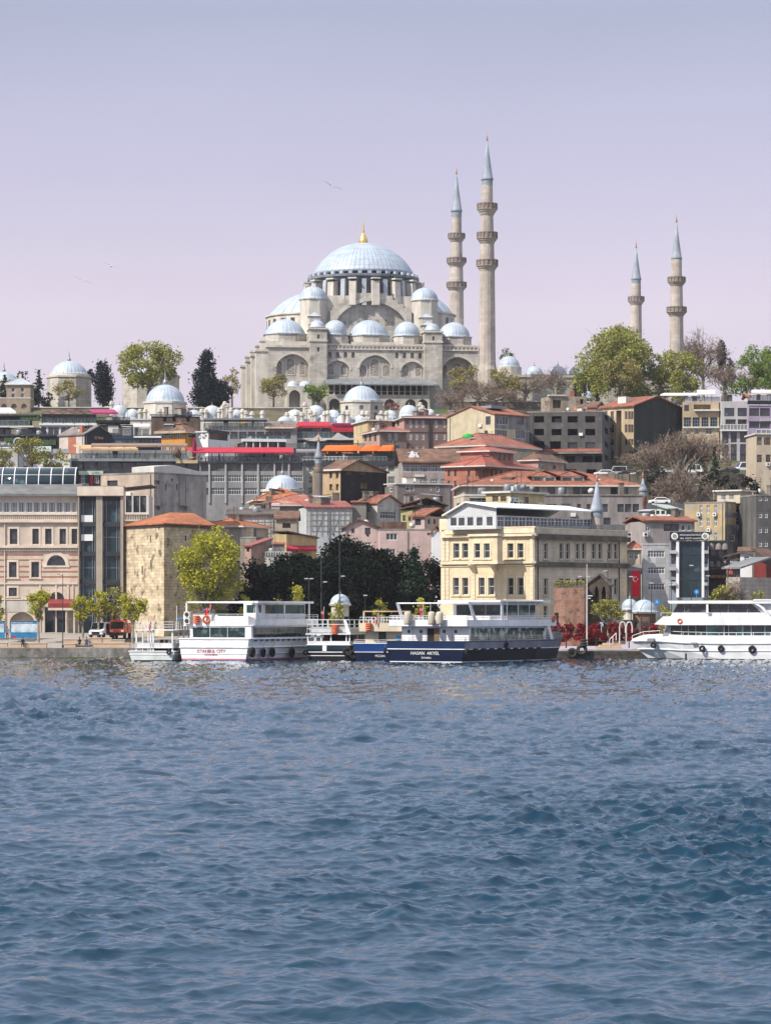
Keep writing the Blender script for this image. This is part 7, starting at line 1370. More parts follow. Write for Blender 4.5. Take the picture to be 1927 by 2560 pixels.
def first_ferry():
    b = boat('passenger_ferry', 'white two-deck passenger ferry with dark windows and red waterline stripe, moored stern-on', 382, 447, 622, 22, 33, 1597)
    W, zd = b.W, b.h; Z = lambda y: zat(y, 382)
    b.H.mesh('hull', (-.8, 0.05, Z(1619), None), [boatw, boatw, boatw]); b.H.mesh('boot_stripe', (.04, .17), [M('boot_blue', (.02, .04, .16), .4)], off=.015); b.H.mesh('boot_stripe', (.22, .34), [M('boot_red', (.45, .04, .06), .4)], off=.015)
    b.H.strake(Z(1619), .13, boatw); b.H.strake(zd-.05, .10, boatw); b.H.strake(.95, .06, boatw)
    b.text('f', 'ISTANBUL CITY', 493, 563, 1624, 1632, M('faded_red_lettering', (.42, .08, .10), .6), .05); b.text('f', 'ISTANBUL', 512, 544, 1634, 1639, MATS['faded_red_lettering'], .05)
    # saloon
    z0, z1 = zd, Z(1566); xa = .95; s = MB(); y0 = 1.3
    s.box(xa, W-.25, y0, 21, z0, z1+.02); s.build('saloon', boatw, b.root)
    zw0, zw1 = Z(1594), Z(1569); glaze(b, 'stern_window', xa+.35, W-1.1, y0-.04, 0, zw0, zw1, 3, 'x'); glaze(b, 'saloon_window', W-.25, 0, y0+.6, 20, zw0, zw1, 7, 'y')
    m = MB()
    for i in range(10): m.box(W*1.01+.03, W*1.01+.05, 1.5+i*1.7, 2.4+i*1.7, zd-.32, zd-.14)
    m.build('scupper', charc, b.root)
    # upper deck
    d = MB(); d.box(.05, W-.02, 1.2, 22.5, z1+.02, z1+.14); d.build('upper_deck', boatw, b.root)
    zt = Z(1548); bw = MB(); bw.box(W-.1, W+.02, 1.8, 22, z1+.14, zt); bw.box(.05, .17, 1.2, 22, z1+.14, zt); bw.box(W*.5, W-.6, 1.2, 1.32, z1+.14, Z(1540)); bw.box(.05, W*.5, 1.2, 1.32, z1+.14, Z(1538)); bw.add([(W-.6, 1.2, z1+.14), (W, 1.8, z1+.14), (W, 1.8, zt+.1), (W-.6, 1.2, Z(1540))], [(0, 1, 2, 3)]); bw.build('bulwark', boatw, b.root)
    ring_rail(b, [(W-.05, 1.9, zt), (W-.05, 22, zt)], .55); ring_rail(b, [(.1, 1.25, Z(1538)), (W-.6, 1.25, Z(1538))], .12, n=1)
    # canopy and upper saloon
    zr = Z(1508); r = MB(); r.box(W-2.6, W+.1, 2.6, 20.3, zr, zr+.28); r.box(W*.56, W-2.6, 8, 20.2, zr+.02, zr+.26); r.build('canopy_roof', boatw, b.root)
    f = MB(); f.box(.2, W-.1, 1.6, 1.85, zr+.02, zr+.24); f.box(.2, .45, 1.6, 20, zr+.03, zr+.22); f.build('canopy_frame', boatw, b.root)
    p = MB(); p.box(.2, .36, 1.6, 1.8, z1+.14, zr+.05); p.build('canopy_post', boatw, b.root); p = MB(); p.add([(W-.05, 2.2, zt), (W-.05, 3.4, zt), (W-.05, 2.4, zr+.02), (W-.05, 1.9, zr+.02)]+[(W+.06, *q) for q in ((2.2, zt), (3.4, zt), (2.4, zr+.02), (1.9, zr+.02))], [(0, 1, 2, 3), (4, 5, 6, 7), (0, 1, 5, 4), (1, 2, 6, 5), (2, 3, 7, 6), (3, 0, 4, 7)]); p.build('canopy_post', boatw, b.root)
    for y in (11, 19): m = MB(); m.box(W-.12, W, y, y+.3, zt, zr); m.build('canopy_post', boatw, b.root)
    u = MB(); u.box(W*.62, W-.9, 6.5, 19.8, z1+.14, zr+.02); u.build('upper_saloon', boatw, b.root); glaze(b, 'upper_window', W-.9, 0, 7, 19.6, Z(1534), Z(1512), 4, 'y', M('green_tint_glass', (.010, .045, .035), .07, var=.5, spec=.6, col2=(.06, .14, .10), c2pos=.6, c2scale=.8)); glaze(b, 'upper_window', W*.66, W-1.2, 6.46, 0, Z(1532), Z(1512), 2, 'x', MATS['green_tint_glass'])
    for y in (3.2, 4.1, 5.0): m = MB(); m.box(W*.66, W-1.3, y, y+.45, z1+.14, z1+.6); m.box(W*.66, W-1.3, y+.35, y+.45, z1+.6, z1+1.1); m.build('bench', boatw, b.root)
    for k in (0, 1): m = MB(); z = Z(1545)+k*.82; m.box(.35, 1.15, .75, 1.2, z-.78, z-.02+.0); o = m.build('air_conditioner', M('ac_casing', (.62, .60, .55), .5), b.root); m = MB(); m.M = Matrix.Rotation(pi/2, 4, 'X'); m.lathe([(.28, 0), (.28, .03)], 14); m.build('fan_grille', charc, o, (.75, .74, z-.4))
    m = MB(); m.lathe([(.35, 0), (.35, .3), (.5, .35), (.5, .6), (.1, .7)], 12); m.build('vent_cowl', steel, b.root, (2.4, 3, Z(1536)))
    P = lambda px, py, o=.0, f='f': b.root.matrix_world @ Vector(b.P(f, px, py, o))
    bpy.context.view_layer.update()
    lifebuoy('row of orange life rings stacked on the stern rail of the white ferry', P(491, 1551, -.9)-Vector((0, 0, .3)), 0, .42, 4); lifebuoy('single orange life ring upright on the stern of the white ferry', P(516, 1549, -1.0), .2, .55)
    flag('red flag on a slanted staff at the stern of the white ferry', P(524, 1544, -.6), 1.7, 1.3, .8)
    for px, py, R_, lab in ((631, 1631, .66, 'large tyre fender nearest the stern corner of the white ferry'), (658, 1632, .60, 'second tyre fender from the white ferry stern'), (681, 1631, .62, 'third tyre fender from the white ferry stern'), (730, 1631, .66, 'tyre fender farthest along the white ferry side')): fender(lab, P(px, py, .28, 'r'), R_, b.root.rotation_euler.z, 'x')
first_ferry()
def navy_ferry():
    b = boat('passenger_ferry', 'navy blue and white passenger ferry with three covered rafts hanging on its stern rail', 368, 966, 1163, 30, 35, 1604)
    W, zd = b.W, b.h; Z = lambda y: zat(y, 368)
    b.H.mesh('hull', (-.8, .05, Z(1624), None), [blk, navy, blue, ggrey], (0, 1, 2), 0, (0, 0, 3)); b.H.strake(Z(1624), .06, boatw); b.H.mesh('boot_stripe', (.10, .20), [boatw], off=.012); b.H.strake(zd, .05, charc, 'gunwale'); m = MB()
    for i in range(9): m.box(W+.02, W+.16, 2+i*2.1, 3.0+i*2.1, Z(1627), Z(1622))
    m.build('fender_bar', rubber, b.root)
    b.text('f', 'HASAN  AKYEL', 1027, 1098, 1629, 1637, white, .05); b.text('f', 'İSTANBUL', 1053, 1078, 1641, 1647, white, .05)
    y0 = 1.4; z1 = Z(1567); s = MB(); x0, x1 = b.uv('f', 1004, 1590, -y0)[0], W-.25; s.box(x0, x1, y0, 22, zd, z1); s.build('deckhouse', boatw, b.root)
    for px in (1022, 1052, 1110, 1139): p = b.P('f', px, 1579, -y0+.01); m = MB(); m.lathe([(.19, 0), (.19, .03)], 14); o = m.build('porthole', glassb, b.root, p); o.rotation_euler = (pi/2, 0, 0); q = MB(); q.torus((0, 0, 0), .2, .03, 'z', 14, 6); q.build('porthole_rim', charc, o)
    for px in (1031, 1066, 1099, 1130): b.slab('panel_seam', 'f', px-.4, px+.4, 1570, 1603, -y0, -y0+.03, steel)
    b.slab('doorway', 'f', 1068, 1097, 1571, 1604, -y0, -y0+.04, dark); b.slab('door', 'f', 1085, 1096, 1572, 1603, -y0+.04, -y0+.08, wood)
    glaze(b, 'saloon_window', W-.25, 0, y0+.5, 21.5, Z(1601), Z(1571), 9, 'y', M('curtained_glass', (.012, .03, .03), .08, var=.5, spec=.6, scale=.8, col2=(.42, .48, .45), c2pos=.56, c2scale=.9)); ring_rail(b, [(.1, .1, zd), (W-.1, .1, zd)], .5, charc, 2, r=.025); ring_rail(b, [(W-.05, .2, zd), (W+.05, 18, zd), (W*.97, 25, zd+.2)], .45, charc, 2, r=.025)
    d = MB(); d.box(.1, W+.02, .5, 24.3, z1, z1+.12); d.build('upper_deck', boatw, b.root); bw = MB(); zt = Z(1550); bw.box(.1, W+.02, .42, .55, z1+.05, zt); bw.box(W-.08, W+.03, .55, 24.3, z1+.05, zt); bw.box(.1, .22, .55, 24.3, z1+.05, zt); bw.box(.2, W, 24.3, 24.4, z1+.05, zt); bw.build('bulwark', boatw, b.root)
    ring_rail(b, [(.15, 9, zt), (.15, .5, zt), (W, .5, zt), (W, 24.3, zt), (.2, 24.3, zt)], .52, boatw, 2, r=.04, step=.5)
    for i, px in enumerate((1019, 1079, 1099)):
        p = b.P('f', px, 1562, .15); m = MB(); m.smooth = True; m.lathe([(.38, 0), (.44, .2), (.46, .9), (.44, 1.35), (.36, 1.55), (.02, 1.62)], 14, flute=.1, nf=7); m.build('covered_raft', beige, b.root, p)
    zr = Z(1508); f = MB(); fr = [(.8, 1.2, zr), (W-.1, 1.2, zr)]; f.tube(*fr, .09, n=6); f.tube((.8, 1.2, zr), (.8, 8, zr), .07, n=6); f.tube((W-.1, 1.2, zr), (W-.1, 10, zr), .08, n=6); f.build('roof_frame', boatw, b.root)
    for x in (.8, W-.1): m = MB(); m.add([(x-.06, y, z) for y, z in ((1.0, zr+.08), (1.5, zr+.08), (3.0, zt), (2.2, zt))]+[(x+.06, y, z) for y, z in ((1.0, zr+.08), (1.5, zr+.08), (3.0, zt), (2.2, zt))], [(0, 1, 2, 3), (7, 6, 5, 4), (0, 4, 5, 1), (1, 5, 6, 2), (2, 6, 7, 3), (3, 7, 4, 0)]); m.build('canopy_post', boatw, b.root)
    for px in (1076, 1101): m = MB(); m.tube(b.P('f', px, 1510, -1.2), b.P('f', px, 1542, -1.2), .03, n=5); m.build('roof_stay', boatw, b.root)
    r = MB(); zu = Z(1504); r.box(W*.2, W+.05, 9, 20.5, zu, zu+.2); r.box(W*.25, W+.1, 20.5, 22.6, zu-.08, zu+.25); r.build('canopy_roof', boatw, b.root)
    u = MB(); u.box(W*.3, W-.8, 11, 20.2, z1+.12, zu); u.build('upper_saloon', boatw, b.root); glaze(b, 'upper_window', W-.8, 0, 11.4, 20, Z(1541), Z(1512), 5, 'y', MATS['green_tint_glass']); glaze(b, 'upper_window', W*.34, W-1, 10.96, 0, Z(1538), Z(1512), 3, 'x')
    for y in (9.5, 11, 14, 17, 20.2): m = MB(); m.tube((W-.08, y, zt), (W-.08, y, zu), .05, n=6); m.build('canopy_post', boatw, b.root)
    for y in (4, 6, 8, 10, 12): m = MB(); m.box(W*.35, W*.8, y, y+.5, z1+.12, z1+.6); m.box(W*.35, W*.8, y+.42, y+.52, z1+.6, z1+1.3); m.build('bench', M('seat_white', (.68, .67, .66), .5), b.root)
    m = MB(); m.add([(W-.1, 22.8, zd+.1), (W-.1, 23.6, zd+.1), (W-.1, 22.6, z1), (W-.1, 21.8, z1)]+[(W+.02, y, z) for y, z in ((22.8, zd+.1), (23.6, zd+.1), (22.6, z1), (21.8, z1))], [(0, 1, 2, 3), (7, 6, 5, 4), (0, 4, 5, 1), (1, 5, 6, 2), (2, 6, 7, 3), (3, 7, 4, 0)]); m.build('raking_post', boatw, b.root)
    ring_rail(b, [(W*.97, 25, zd+.3), (W*.8, 30, zd+.6), (W*.53, 35, zd+1.05)], .7, charc, 2, r=.025)
    bpy.context.view_layer.update(); P = lambda px, py, o=.0, f='f': b.root.matrix_world @ Vector(b.P(f, px, py, o))
    lifebuoy('red lifebuoy fixed at the forward end of the navy ferry upper deck', P(1384, 1547, .1, 'r'), b.root.rotation_euler.z+pi/2, .45); flag('red flag at the stern of the navy ferry, above the covered rafts', P(1056, 1536, -.4), 1.3, .9, .9)
    fender('tyre fender at the left stern corner of the navy ferry', P(962, 1628, .2), .5, 0, 'x'); fender('tyre fender at the right stern corner of the navy ferry', P(1168, 1632, .22, 'r'), .5, b.root.rotation_euler.z, 'x'); fender('tyre hung halfway along the grey side of the navy ferry', P(1266, 1612, .2, 'r'), .4, b.root.rotation_euler.z, 'x')
navy_ferry()
def cream_boat():
    b = boat('excursion_boat', 'bright blue excursion boat with cream deckhouse, mostly hidden behind the navy ferry', 386, 884, 1010, 15, 24, 1609, 'boat'); W, zd = b.W, b.h; Z = lambda y: zat(y, 386)
    b.H.mesh('hull', (-.6, .05, Z(1631), None), [navy, navy, brblue]); b.H.strake(Z(1631), .05, boatw); b.H.strake(zd, .06, boatw, 'gunwale'); b.text('f', 'MÜCAN', 938, 962, 1636, 1643, white, .05); ring_rail(b, [(.1, .1, zd), (W-.1, .1, zd)], .45, boatw, 2, r=.03)
    s = MB(); x0 = b.uv('f', 913, 1590, -2.0)[0]; s.box(x0, W-.3, 2.0, 19, zd, Z(1579)); s.build('deckhouse', cream, b.root); s = MB(); s.box(x0-.6, W-.1, 1.2, 20, Z(1579), Z(1574)); s.box(x0-.6, W-.1, 1.2, 1.35, Z(1574), Z(1558)); s.box(x0-.6, x0-.45, 1.35, 20, Z(1574), Z(1558)); s.build('upper_deck', cream, b.root)
    b.slab('door', 'f', 946, 965, 1579, 1606, -2, -1.95, charc); b.slab('blue_poster', 'f', 989, 1000, 1589, 1600, -2, -1.9, M('sky_blue', (.10, .35, .62), .6))
    ring_rail(b, [(x0-.5, 16, Z(1558)), (x0-.5, 1.3, Z(1558)), (W-.2, 1.3, Z(1558))], .75, boatw, 2, r=.04); zr = Z(1530); f = MB(); f.box(x0-.6, W, 3, 3.2, zr, zr+.15); f.box(x0-.6, x0-.4, 3, 18, zr, zr+.15); f.build('roof_frame', tanc, b.root)
    for x in (x0-.5, W-.2): m = MB(); m.box(x-.08, x+.08, 3, 3.2, Z(1558), zr); m.build('canopy_post', cream, b.root)
    bpy.context.view_layer.update(); P = lambda px, py, o=.0, f='f': b.root.matrix_world @ Vector(b.P(f, px, py, o))
    lifebuoy('stack of orange life rings on the cream boat', P(921, 1575, -1.0), 0, .42, 4); flag('red flag on the cream and blue boat', P(943, 1562, -1), 1.5, .6, 1.0)
cream_boat()
def dark_boat():
    b = boat('excursion_boat', 'small black and white open-sided boat with a railed roof deck and an orange ring stack', 389, 766, 876, 14, 17, 1613, 'boat'); W, zd = b.W, b.h; Z = lambda y: zat(y, 389)
    b.H.mesh('hull', (-.6, .05, Z(1624), None), [blk, blk, M('dark_teal_paint', (.010, .03, .045), .35)]); b.H.strake(Z(1631), .06, boatw); b.H.strake(Z(1640), .05, boatw); b.H.strake(zd, .05, boatw, 'gunwale')
    m = MB(); m.box(.1, W-.1, .05, .15, zd, zd+.5); m.box(.1, .2, .15, 13, zd, zd+.5); m.box(W-.2, W-.1, .15, 13, zd, zd+.5); m.build('bulwark', boatw, b.root); b.slab('door', 'f', 806, 816, 1614, 1628, 0, .08, boatw); zt = Z(1587)
    for x in (.15, W*.18, W*.33, W*.55, W*.9, W-.15): m = MB(); m.box(x-.07, x+.07, .1, .24, zd+.4, zt); m.build('post', boatw, b.root)
    for y in (4, 8, 12):
        for x in (.15, W-.15): m = MB(); m.box(x-.07, x+.07, y, y+.14, zd+.4, zt); m.build('post', boatw, b.root)
    m = MB(); m.box(1.0, W-1.0, 5, 13, zd-.1, zt); m.build('cabin', M('cabin_dark', (.06, .06, .065), .5, var=.4), b.root); m = MB(); m.box(-.05, W+.05, -.2, 14, zt, zt+.16); m.build('roof_deck', boatw, b.root); m = MB(); m.box(.3, W-.7, .4, .5, zt+.16, zt+1.0); m.box(W-.25, W-.1, .3, 13, zt+.16, zt+.95); m.build('canvas_screen', M('grey_white_canvas', (.50, .51, .53), .8, var=.1, streak=.2), b.root)
    ring_rail(b, [(.1, 10, zt+.16), (.1, 0, zt+.16), (W-.1, 0, zt+.16), (W-.1, 12, zt+.16)], 1.75, boatw, 3, r=.05, step=2.4)
    m = MB(); m.box(W-.6, W, -.1, .1, zt+.16, zt+1.9) if 0 else m.add([(W-.9, -.1, zt+1.95), (W-.6, -.1, zt+1.95), (W+.05, -.1, zt+.1), (W-.5, -.1, zt+.1)]+[(x, .05, z) for x, z in ((W-.9, zt+1.95), (W-.6, zt+1.95), (W+.05, zt+.1), (W-.5, zt+.1))], [(0, 1, 2, 3), (7, 6, 5, 4), (0, 4, 5, 1), (1, 5, 6, 2), (2, 6, 7, 3), (3, 7, 4, 0)]); m.build('roof_bracket', boatw, b.root)
    bpy.context.view_layer.update(); P = lambda px, py, o=.0, f='f': b.root.matrix_world @ Vector(b.P(f, px, py, o))
    lifebuoy('tall stack of orange life rings on the roof of the small black boat', P(837, 1584, .1), 0, .42, 5); flag('red flag hanging limp above the small black boat', P(808, 1560, -.2), 2.2, .5, 1.0); lifebuoy('red life ring inside the small black boat cabin front', P(815, 1600, -4.9), 0, .4)
    for px, py, R_, lab in ((764, 1632, .35, 'small fender ball at the left stern of the small black boat'), (868, 1630, .6, 'big tyre fender at the right stern of the small black boat'), (884, 1637, .6, 'lower big tyre fender right of the small black boat')): fender(lab, P(px, py, .3), R_, 0, 'y')
dark_boat()
def small_boat():
    b = boat('day_boat', 'small white and mint day boat with an open railed upper deck, nearest the quay wall', 385, 322, 436, 9, 13, 1629, 'boat', tw=.86); W, zd = b.W, b.h; Z = lambda y: zat(y, 385)
    b.H.mesh('hull', (-.5, .14, None), [blk, mint]); b.H.strake(zd, .08, boatw, 'gunwale'); b.H.strake(Z(1637), .06, boatw); zf = Z(1619); m = MB(); a, c = b.uv('f', 337, 1600)[0], b.uv('f', 430, 1600)[0]
    m.box(a, c, .5, .6, zf, Z(1608)); m.box(c-.1, c, .6, 10, zf, Z(1608)); m.box(a, a+.1, .6, 10, zf, Z(1608)); m.build('bulwark', boatw, b.root); m = MB(); m.box(a-.05, c+.05, .4, 10.5, zf-.1, zf); m.build('deck', boatw, b.root); zt = Z(1577)
    for x in (a+.06, a+(c-a)*.40, a+(c-a)*.47, c-.08): m = MB(); m.box(x-.09, x+.09, .5, .68, zd-.1, zt); m.build('post', boatw, b.root)
    for y in (4, 7, 10):
        for x in (a+.06, c-.08): m = MB(); m.box(x-.07, x+.07, y, y+.14, zd-.1, zt); m.build('post', boatw, b.root)
    m = MB(); m.box(a-.1, c+.1, .3, 10.5, zt, zt+.12); m.build('upper_deck', boatw, b.root); ring_rail(b, [(a, 10, zt+.12), (a, .4, zt+.12), (c, .4, zt+.12), (c, 10, zt+.12)], 1.0, boatw, 3, r=.04)
    for x, y in ((a+1.0, 2.5), (c-1.4, 3)): m = MB(); m.box(x, x+.9, y, y+.8, zf+.68, zf+.74); m.box(x+.35, x+.5, y+.3, y+.45, zf, zf+.68); m.build('table', M('tablecloth_white', (.72, .72, .71), .8), b.root)
    for x in (a+2.6, a+3.2, c-2.2): m = MB(); m.box(x, x+.42, 2.6, 3.0, zf+.4, zf+.46); m.box(x, x+.42, 2.95, 3.0, zf+.46, zf+.95); m.box(x+.03, x+.39, 2.63, 2.97, zf, zf+.4); m.build('chair', wood, b.root)
    m = MB(); m.tube((c-.3, 4, zt+.1), (c-.3, 4, zt+3.2), .04, n=5); m.build('mast', boatw, b.root); m = MB(); m.add([(c-.4, 4, zt+1.5), (c+1.6, 4, zt+1.9), (c+1.6, 9, zt+1.9), (c-.4, 9, zt+1.5), (c-.4, 4, zt+1.42), (c+1.6, 4, zt+1.82), (c+1.6, 9, zt+1.82), (c-.4, 9, zt+1.42)], [(0, 1, 2, 3), (7, 6, 5, 4), (0, 4, 5, 1), (1, 5, 6, 2), (2, 6, 7, 3), (3, 7, 4, 0)]); m.build('sunshade', M('sunshade_blue', (.03, .22, .55), .7), b.root)
    bpy.context.view_layer.update(); P = lambda px, py, o=.0, f='f': b.root.matrix_world @ Vector(b.P(f, px, py, o))
    flag('red flag hanging on the rail of the small white day boat', P(376, 1572, .05), 1.2, .5, .95); fender('dark tyre on the stern of the small white day boat', P(422, 1631, .25), .32, 0, 'y')
small_boat()
def yacht():
    b = Bld('white_yacht', 'large white two-deck cruise yacht with green-tinted windows, seen from its side at the right', 391, 1556, 2100, 2101, 1600, 22, base=0, D=8.5, cat='yacht', group='boats moored along the quay')
    W, D, zd = b.W, b.D, b.h; X = lambda px, py=1600, o=0: b.uv('f', px, py, o)[0]; Z = lambda px, py, o=0: b.uv('f', px, py, o)[1]
    st = []; L = W; c = D/2
    for t, d, w, zt, xo in ((0, .02, .01, Z(1560, 1603), 0), (.07, .38, .10, Z(1600, 1602), 0), (.16, .70, .40, Z(1650, 1603), 0), (.28, .92, .75, Z(1690, 1607), 0), (.45, 1, .95, Z(1760, 1609), 0), (1, 1, 1, Z(1760, 1609)+.1, 0)): st.append((L*t, D/2*d, D/2*w, zt))
    mb = MB(); rake = 2.2
    def pt(i, sg, k):
        y, d, w, zt = st[i]; z, f = ((zt, 1), (zt*.55, .5), (.12, .0), (-.8, 0))[k]; f = {0: 1, 1: .62, 2: 0, 3: 0}[k]; hw = w+(d-w)*f; return (y+rake*(1-f)*max(0, 1-i/2.5), c+sg*hw, z)
    for i in range(len(st)-1):
        for k in range(3):
            for sg in (-1, 1): mb.k = 1 if k == 2 else 0; mb.poly(pt(i, sg, k), pt(i+1, sg, k), pt(i+1, sg, k+1), pt(i, sg, k+1))
        mb.k = 0; mb.poly(pt(i, -1, 0), pt(i, 1, 0), pt(i+1, 1, 0), pt(i+1, -1, 0))
    mb.poly(*[pt(len(st)-1, sg, k) for sg, k in ((-1, 0), (-1, 3), (1, 3), (1, 0))]); mb.build('hull', [boatw, blk], b.root)
    for k, f, r in ((0, 1.0, .13), (1, .55, .09)):
        m = MB(); m.path([Vector(pt(i, -1, k))+Vector((0, -.03, 0)) for i in range(len(st))], r, 6); m.build('rubbing_strake', boatw, b.root)
    # bulwark with rail along the foredeck and side
    for nm, y0, y1 in (('bulwark', 1608, 1589),):
        m = MB(); P_ = [Vector(pt(i, -1, 0)) for i in range(len(st))]; hs = [.25, .75, .95, 1.0, 1.0, 1.0]
        for i in range(len(st)-1): m.add([P_[i], P_[i+1], P_[i+1]+Vector((0, .06, hs[i+1])), P_[i]+Vector((0, .06, hs[i]))]+[q+Vector((0, .1, 0)) for q in (P_[i], P_[i+1], P_[i+1]+Vector((0, .06, hs[i+1])), P_[i]+Vector((0, .06, hs[i])))], [(0, 1, 2, 3), (7, 6, 5, 4), (3, 2, 6, 7)])
        m.build('bulwark', boatw, b.root); ring_rail(b, [P_[i]+Vector((0, .08, hs[i])) for i in range(len(st))], .42, boatw, 1, r=.045, step=2.2)
    o0 = -(D-.7)
    def S_(name, pts, oa, ob, m):
        q = [(b.uv('f', px, py, ob)) for px, py in pts]; mm = MB(); mm.prism([(u, z) for u, z in q], 'y', -ob, -oa); return mm.build(name, m, b.root)
    S_('saloon', [(1655, 1600), (1672, 1563), (2080, 1563), (2080, 1600)], o0, -1.0, boatw)
    S_('windscreen', [(1656, 1590), (1668, 1564), (1674, 1564), (1674, 1590)], o0+.3, -.97, M('grey_glass', (.30, .32, .34), .1, spec=.6)); teal = M('teal_curtain_glass', (.03, .15, .13), .08, var=.4, spec=.6, scale=.6, col2=(.012, .035, .04), c2pos=.5, c2scale=.5); gl = glassb
    for x0, x1, mt in ((1676, 1702, gl), (1704, 1719, gl), (1721, 1738, gl), (1740, 1765, gl), (1767, 1808, teal), (1811, 1820, gl), (1822, 1855, teal), (1858, 1876, teal), (1879, 1910, teal), (1913, 1955, teal), (1958, 2000, gl)): S_('saloon_window', [(x0, 1588), (x0, 1564), (x1, 1564), (x1, 1588)], -1.0, -.96, mt)
    S_('upper_bulwark', [(1635, 1561), (1657, 1541), (2085, 1541), (2085, 1563), (1660, 1563)], -D+.2, -.1, boatw); ring = [b.P('f', px, py, -.25) for px, py in ((1652, 1540), (1700, 1540), (1800, 1540), (1900, 1540), (2000, 1540))]; ring_rail(b, ring, .40, boatw, 1, r=.04, step=2)
    S_('upper_saloon', [(1676, 1541), (1692, 1509), (2000, 1509), (2000, 1541)], o0+.3, -.9, boatw)
    for i, (p, q) in enumerate((((1681, 1531), (1694, 1511)), ((1711, 1531), (1711, 1511)), ((1766, 1531), (1766, 1511)), ((1770, 1531), (1770, 1511)), ((1820, 1531), (1820, 1511)), ((1868, 1531), (1868, 1511)))):
        nx = (((1710, 1531), (1710, 1511)), ((1765, 1531), (1765, 1511)), None, ((1819, 1531), (1819, 1511)), ((1867, 1531), (1867, 1511)), ((1904, 1531), (1878, 1511)))[i]
        if nx: S_('upper_window', [p, nx[0], nx[1], q], -.9, -.86, M('black_glass', (.01, .014, .022), .06, var=.5, spec=.6, col2=(.10, .12, .15), c2pos=.64, c2scale=1.2))
    S_('roof', [(1672, 1509), (1668, 1502), (2010, 1501), (2010, 1509)], o0-.2, -.2, boatw); S_('roof_post', [(1765, 1541), (1765, 1508), (1770, 1508), (1770, 1541)], -.6, -.3, boatw); m = MB(); pts = [b.uv('f', px, py, -.3) for px, py in ((1868, 1507), (1886, 1510), (1900, 1518), (1911, 1531), (1919, 1546))]
    for (u0, za), (u1, zb) in zip(pts, pts[1:]): m.prism([(u0, za), (u1, zb), (u1+.42, zb), (u0+.42, za+.05)], 'y', .25, .6)
    m.build('arch', boatw, b.root); S_('rear_awning', [(1880, 1504), (1884, 1498), (2050, 1498), (2050, 1504)], o0, -.2, boatw)
    m = MB(); m.torus((0, 0, 0), .30, .10, 'y', 14, 6); p = b.P('f', 1699, 1553, -.06); bpy.context.view_layer.update(); mw = b.root.matrix_world
    lifebuoy('faded orange lifebuoy on the white yacht upper side', mw @ Vector(p), b.root.rotation_euler.z, .36)
    b.slab('anchor_box', 'f', 1617, 1633, 1596, 1604, -1.6, -.9, steel); b.slab('mooring_bracket', 'f', 1727, 1742, 1606, 1610, 0, .12, steel); b.slab('hull_bar', 'f', 1712, 1716, 1634, 1650, -.05, .12, black)
    for px, py, o, R_, lab in ((1633, 1613, -.95, .42, 'tyre fender below the bow of the white yacht'), (1755, 1622, .12, .44, 'tyre fender at the middle of the yacht side, left one'), (1802, 1622, .12, .44, 'tyre fender at the middle of the yacht side, right one'), (1880, 1624, .12, .52, 'largest tyre fender on the yacht side near the frame edge')): fender(lab, mw @ Vector(b.P('f', px, py, o)), R_, b.root.rotation_euler.z, 'y')
    r = thing('mooring_rope', 'pale mooring rope from the yacht bow down to the landing', 'rope', mw @ Vector(b.P('f', 1614, 1607, -1.2))); e = at(1552, 1621, 409)-r.location; m = MB(); m.path([Vector((0, 0, 0)).lerp(e, t)-Vector((0, 0, .5*sin(pi*t))) for t in (0, .2, .4, .6, .8, 1)], .03, 5); m.build('rope', beige, r)
yacht()

# ---------------------------------------------------------------- quay furniture, people, vehicles, birds
def person_mesh():
    skin = M('skin', (.42, .27, .19), .6, var=.05)
    def fig(sit):
        if sit: V = [(0, 0, .45), (0, 0, .72), (0, -.03, .98), (0, -.05, 1.08), (0, -.08, 1.25), (.19, 0, .95), (.24, -.12, .72), (.12, -.32, .6), (-.19, 0, .95), (-.24, -.12, .72), (-.12, -.32, .6), (.1, -.05, .45), (.12, -.42, .46), (.12, -.42, .07), (.12, -.54, .05), (-.1, -.05, .45), (-.12, -.42, .46), (-.12, -.42, .07), (-.12, -.54, .05)]
        else: V = [(0, 0, .92), (0, 0, 1.18), (0, 0, 1.42), (0, 0, 1.51), (0, -.02, 1.66), (.19, 0, 1.40), (.25, .02, 1.12), (.25, -.06, .88), (-.19, 0, 1.40), (-.25, .02, 1.12), (-.24, -.08, .90), (.10, 0, .88), (.11, -.02, .48), (.11, .02, .07), (.11, -.12, .05), (-.10, 0, .88), (-.11, .04, .48), (-.11, .08, .07), (-.11, -.06, .05)]
        E = [(0, 1), (1, 2), (2, 3), (3, 4), (2, 5), (5, 6), (6, 7), (2, 8), (8, 9), (9, 10), (0, 11), (11, 12), (12, 13), (13, 14), (0, 15), (15, 16), (16, 17), (17, 18)]
        Rr = [.155, .145, .15, .06, .105, .07, .05, .04, .07, .05, .04, .095, .07, .05, .045, .095, .07, .05, .045]
        me = bpy.data.meshes.new('person'); me.from_pydata(V, E, []); o = bpy.data.objects.new('t', me); COL.objects.link(o); o.modifiers.new('s', 'SKIN'); sv = me.skin_vertices[0].data
        for i, r in enumerate(Rr): sv[i].radius = (r, r*.8 if i < 3 else r); sv[i].use_root = i == 0
        m = o.modifiers.new('u', 'SUBSURF'); m.levels = 1; bpy.context.view_layer.update(); dg = bpy.context.evaluated_depsgraph_get(); r = bpy.data.meshes.new_from_object(o.evaluated_get(dg)); bpy.data.objects.remove(o); return r
    return skin, fig(False), fig(True)
SKIN, STAND, SIT = person_mesh()
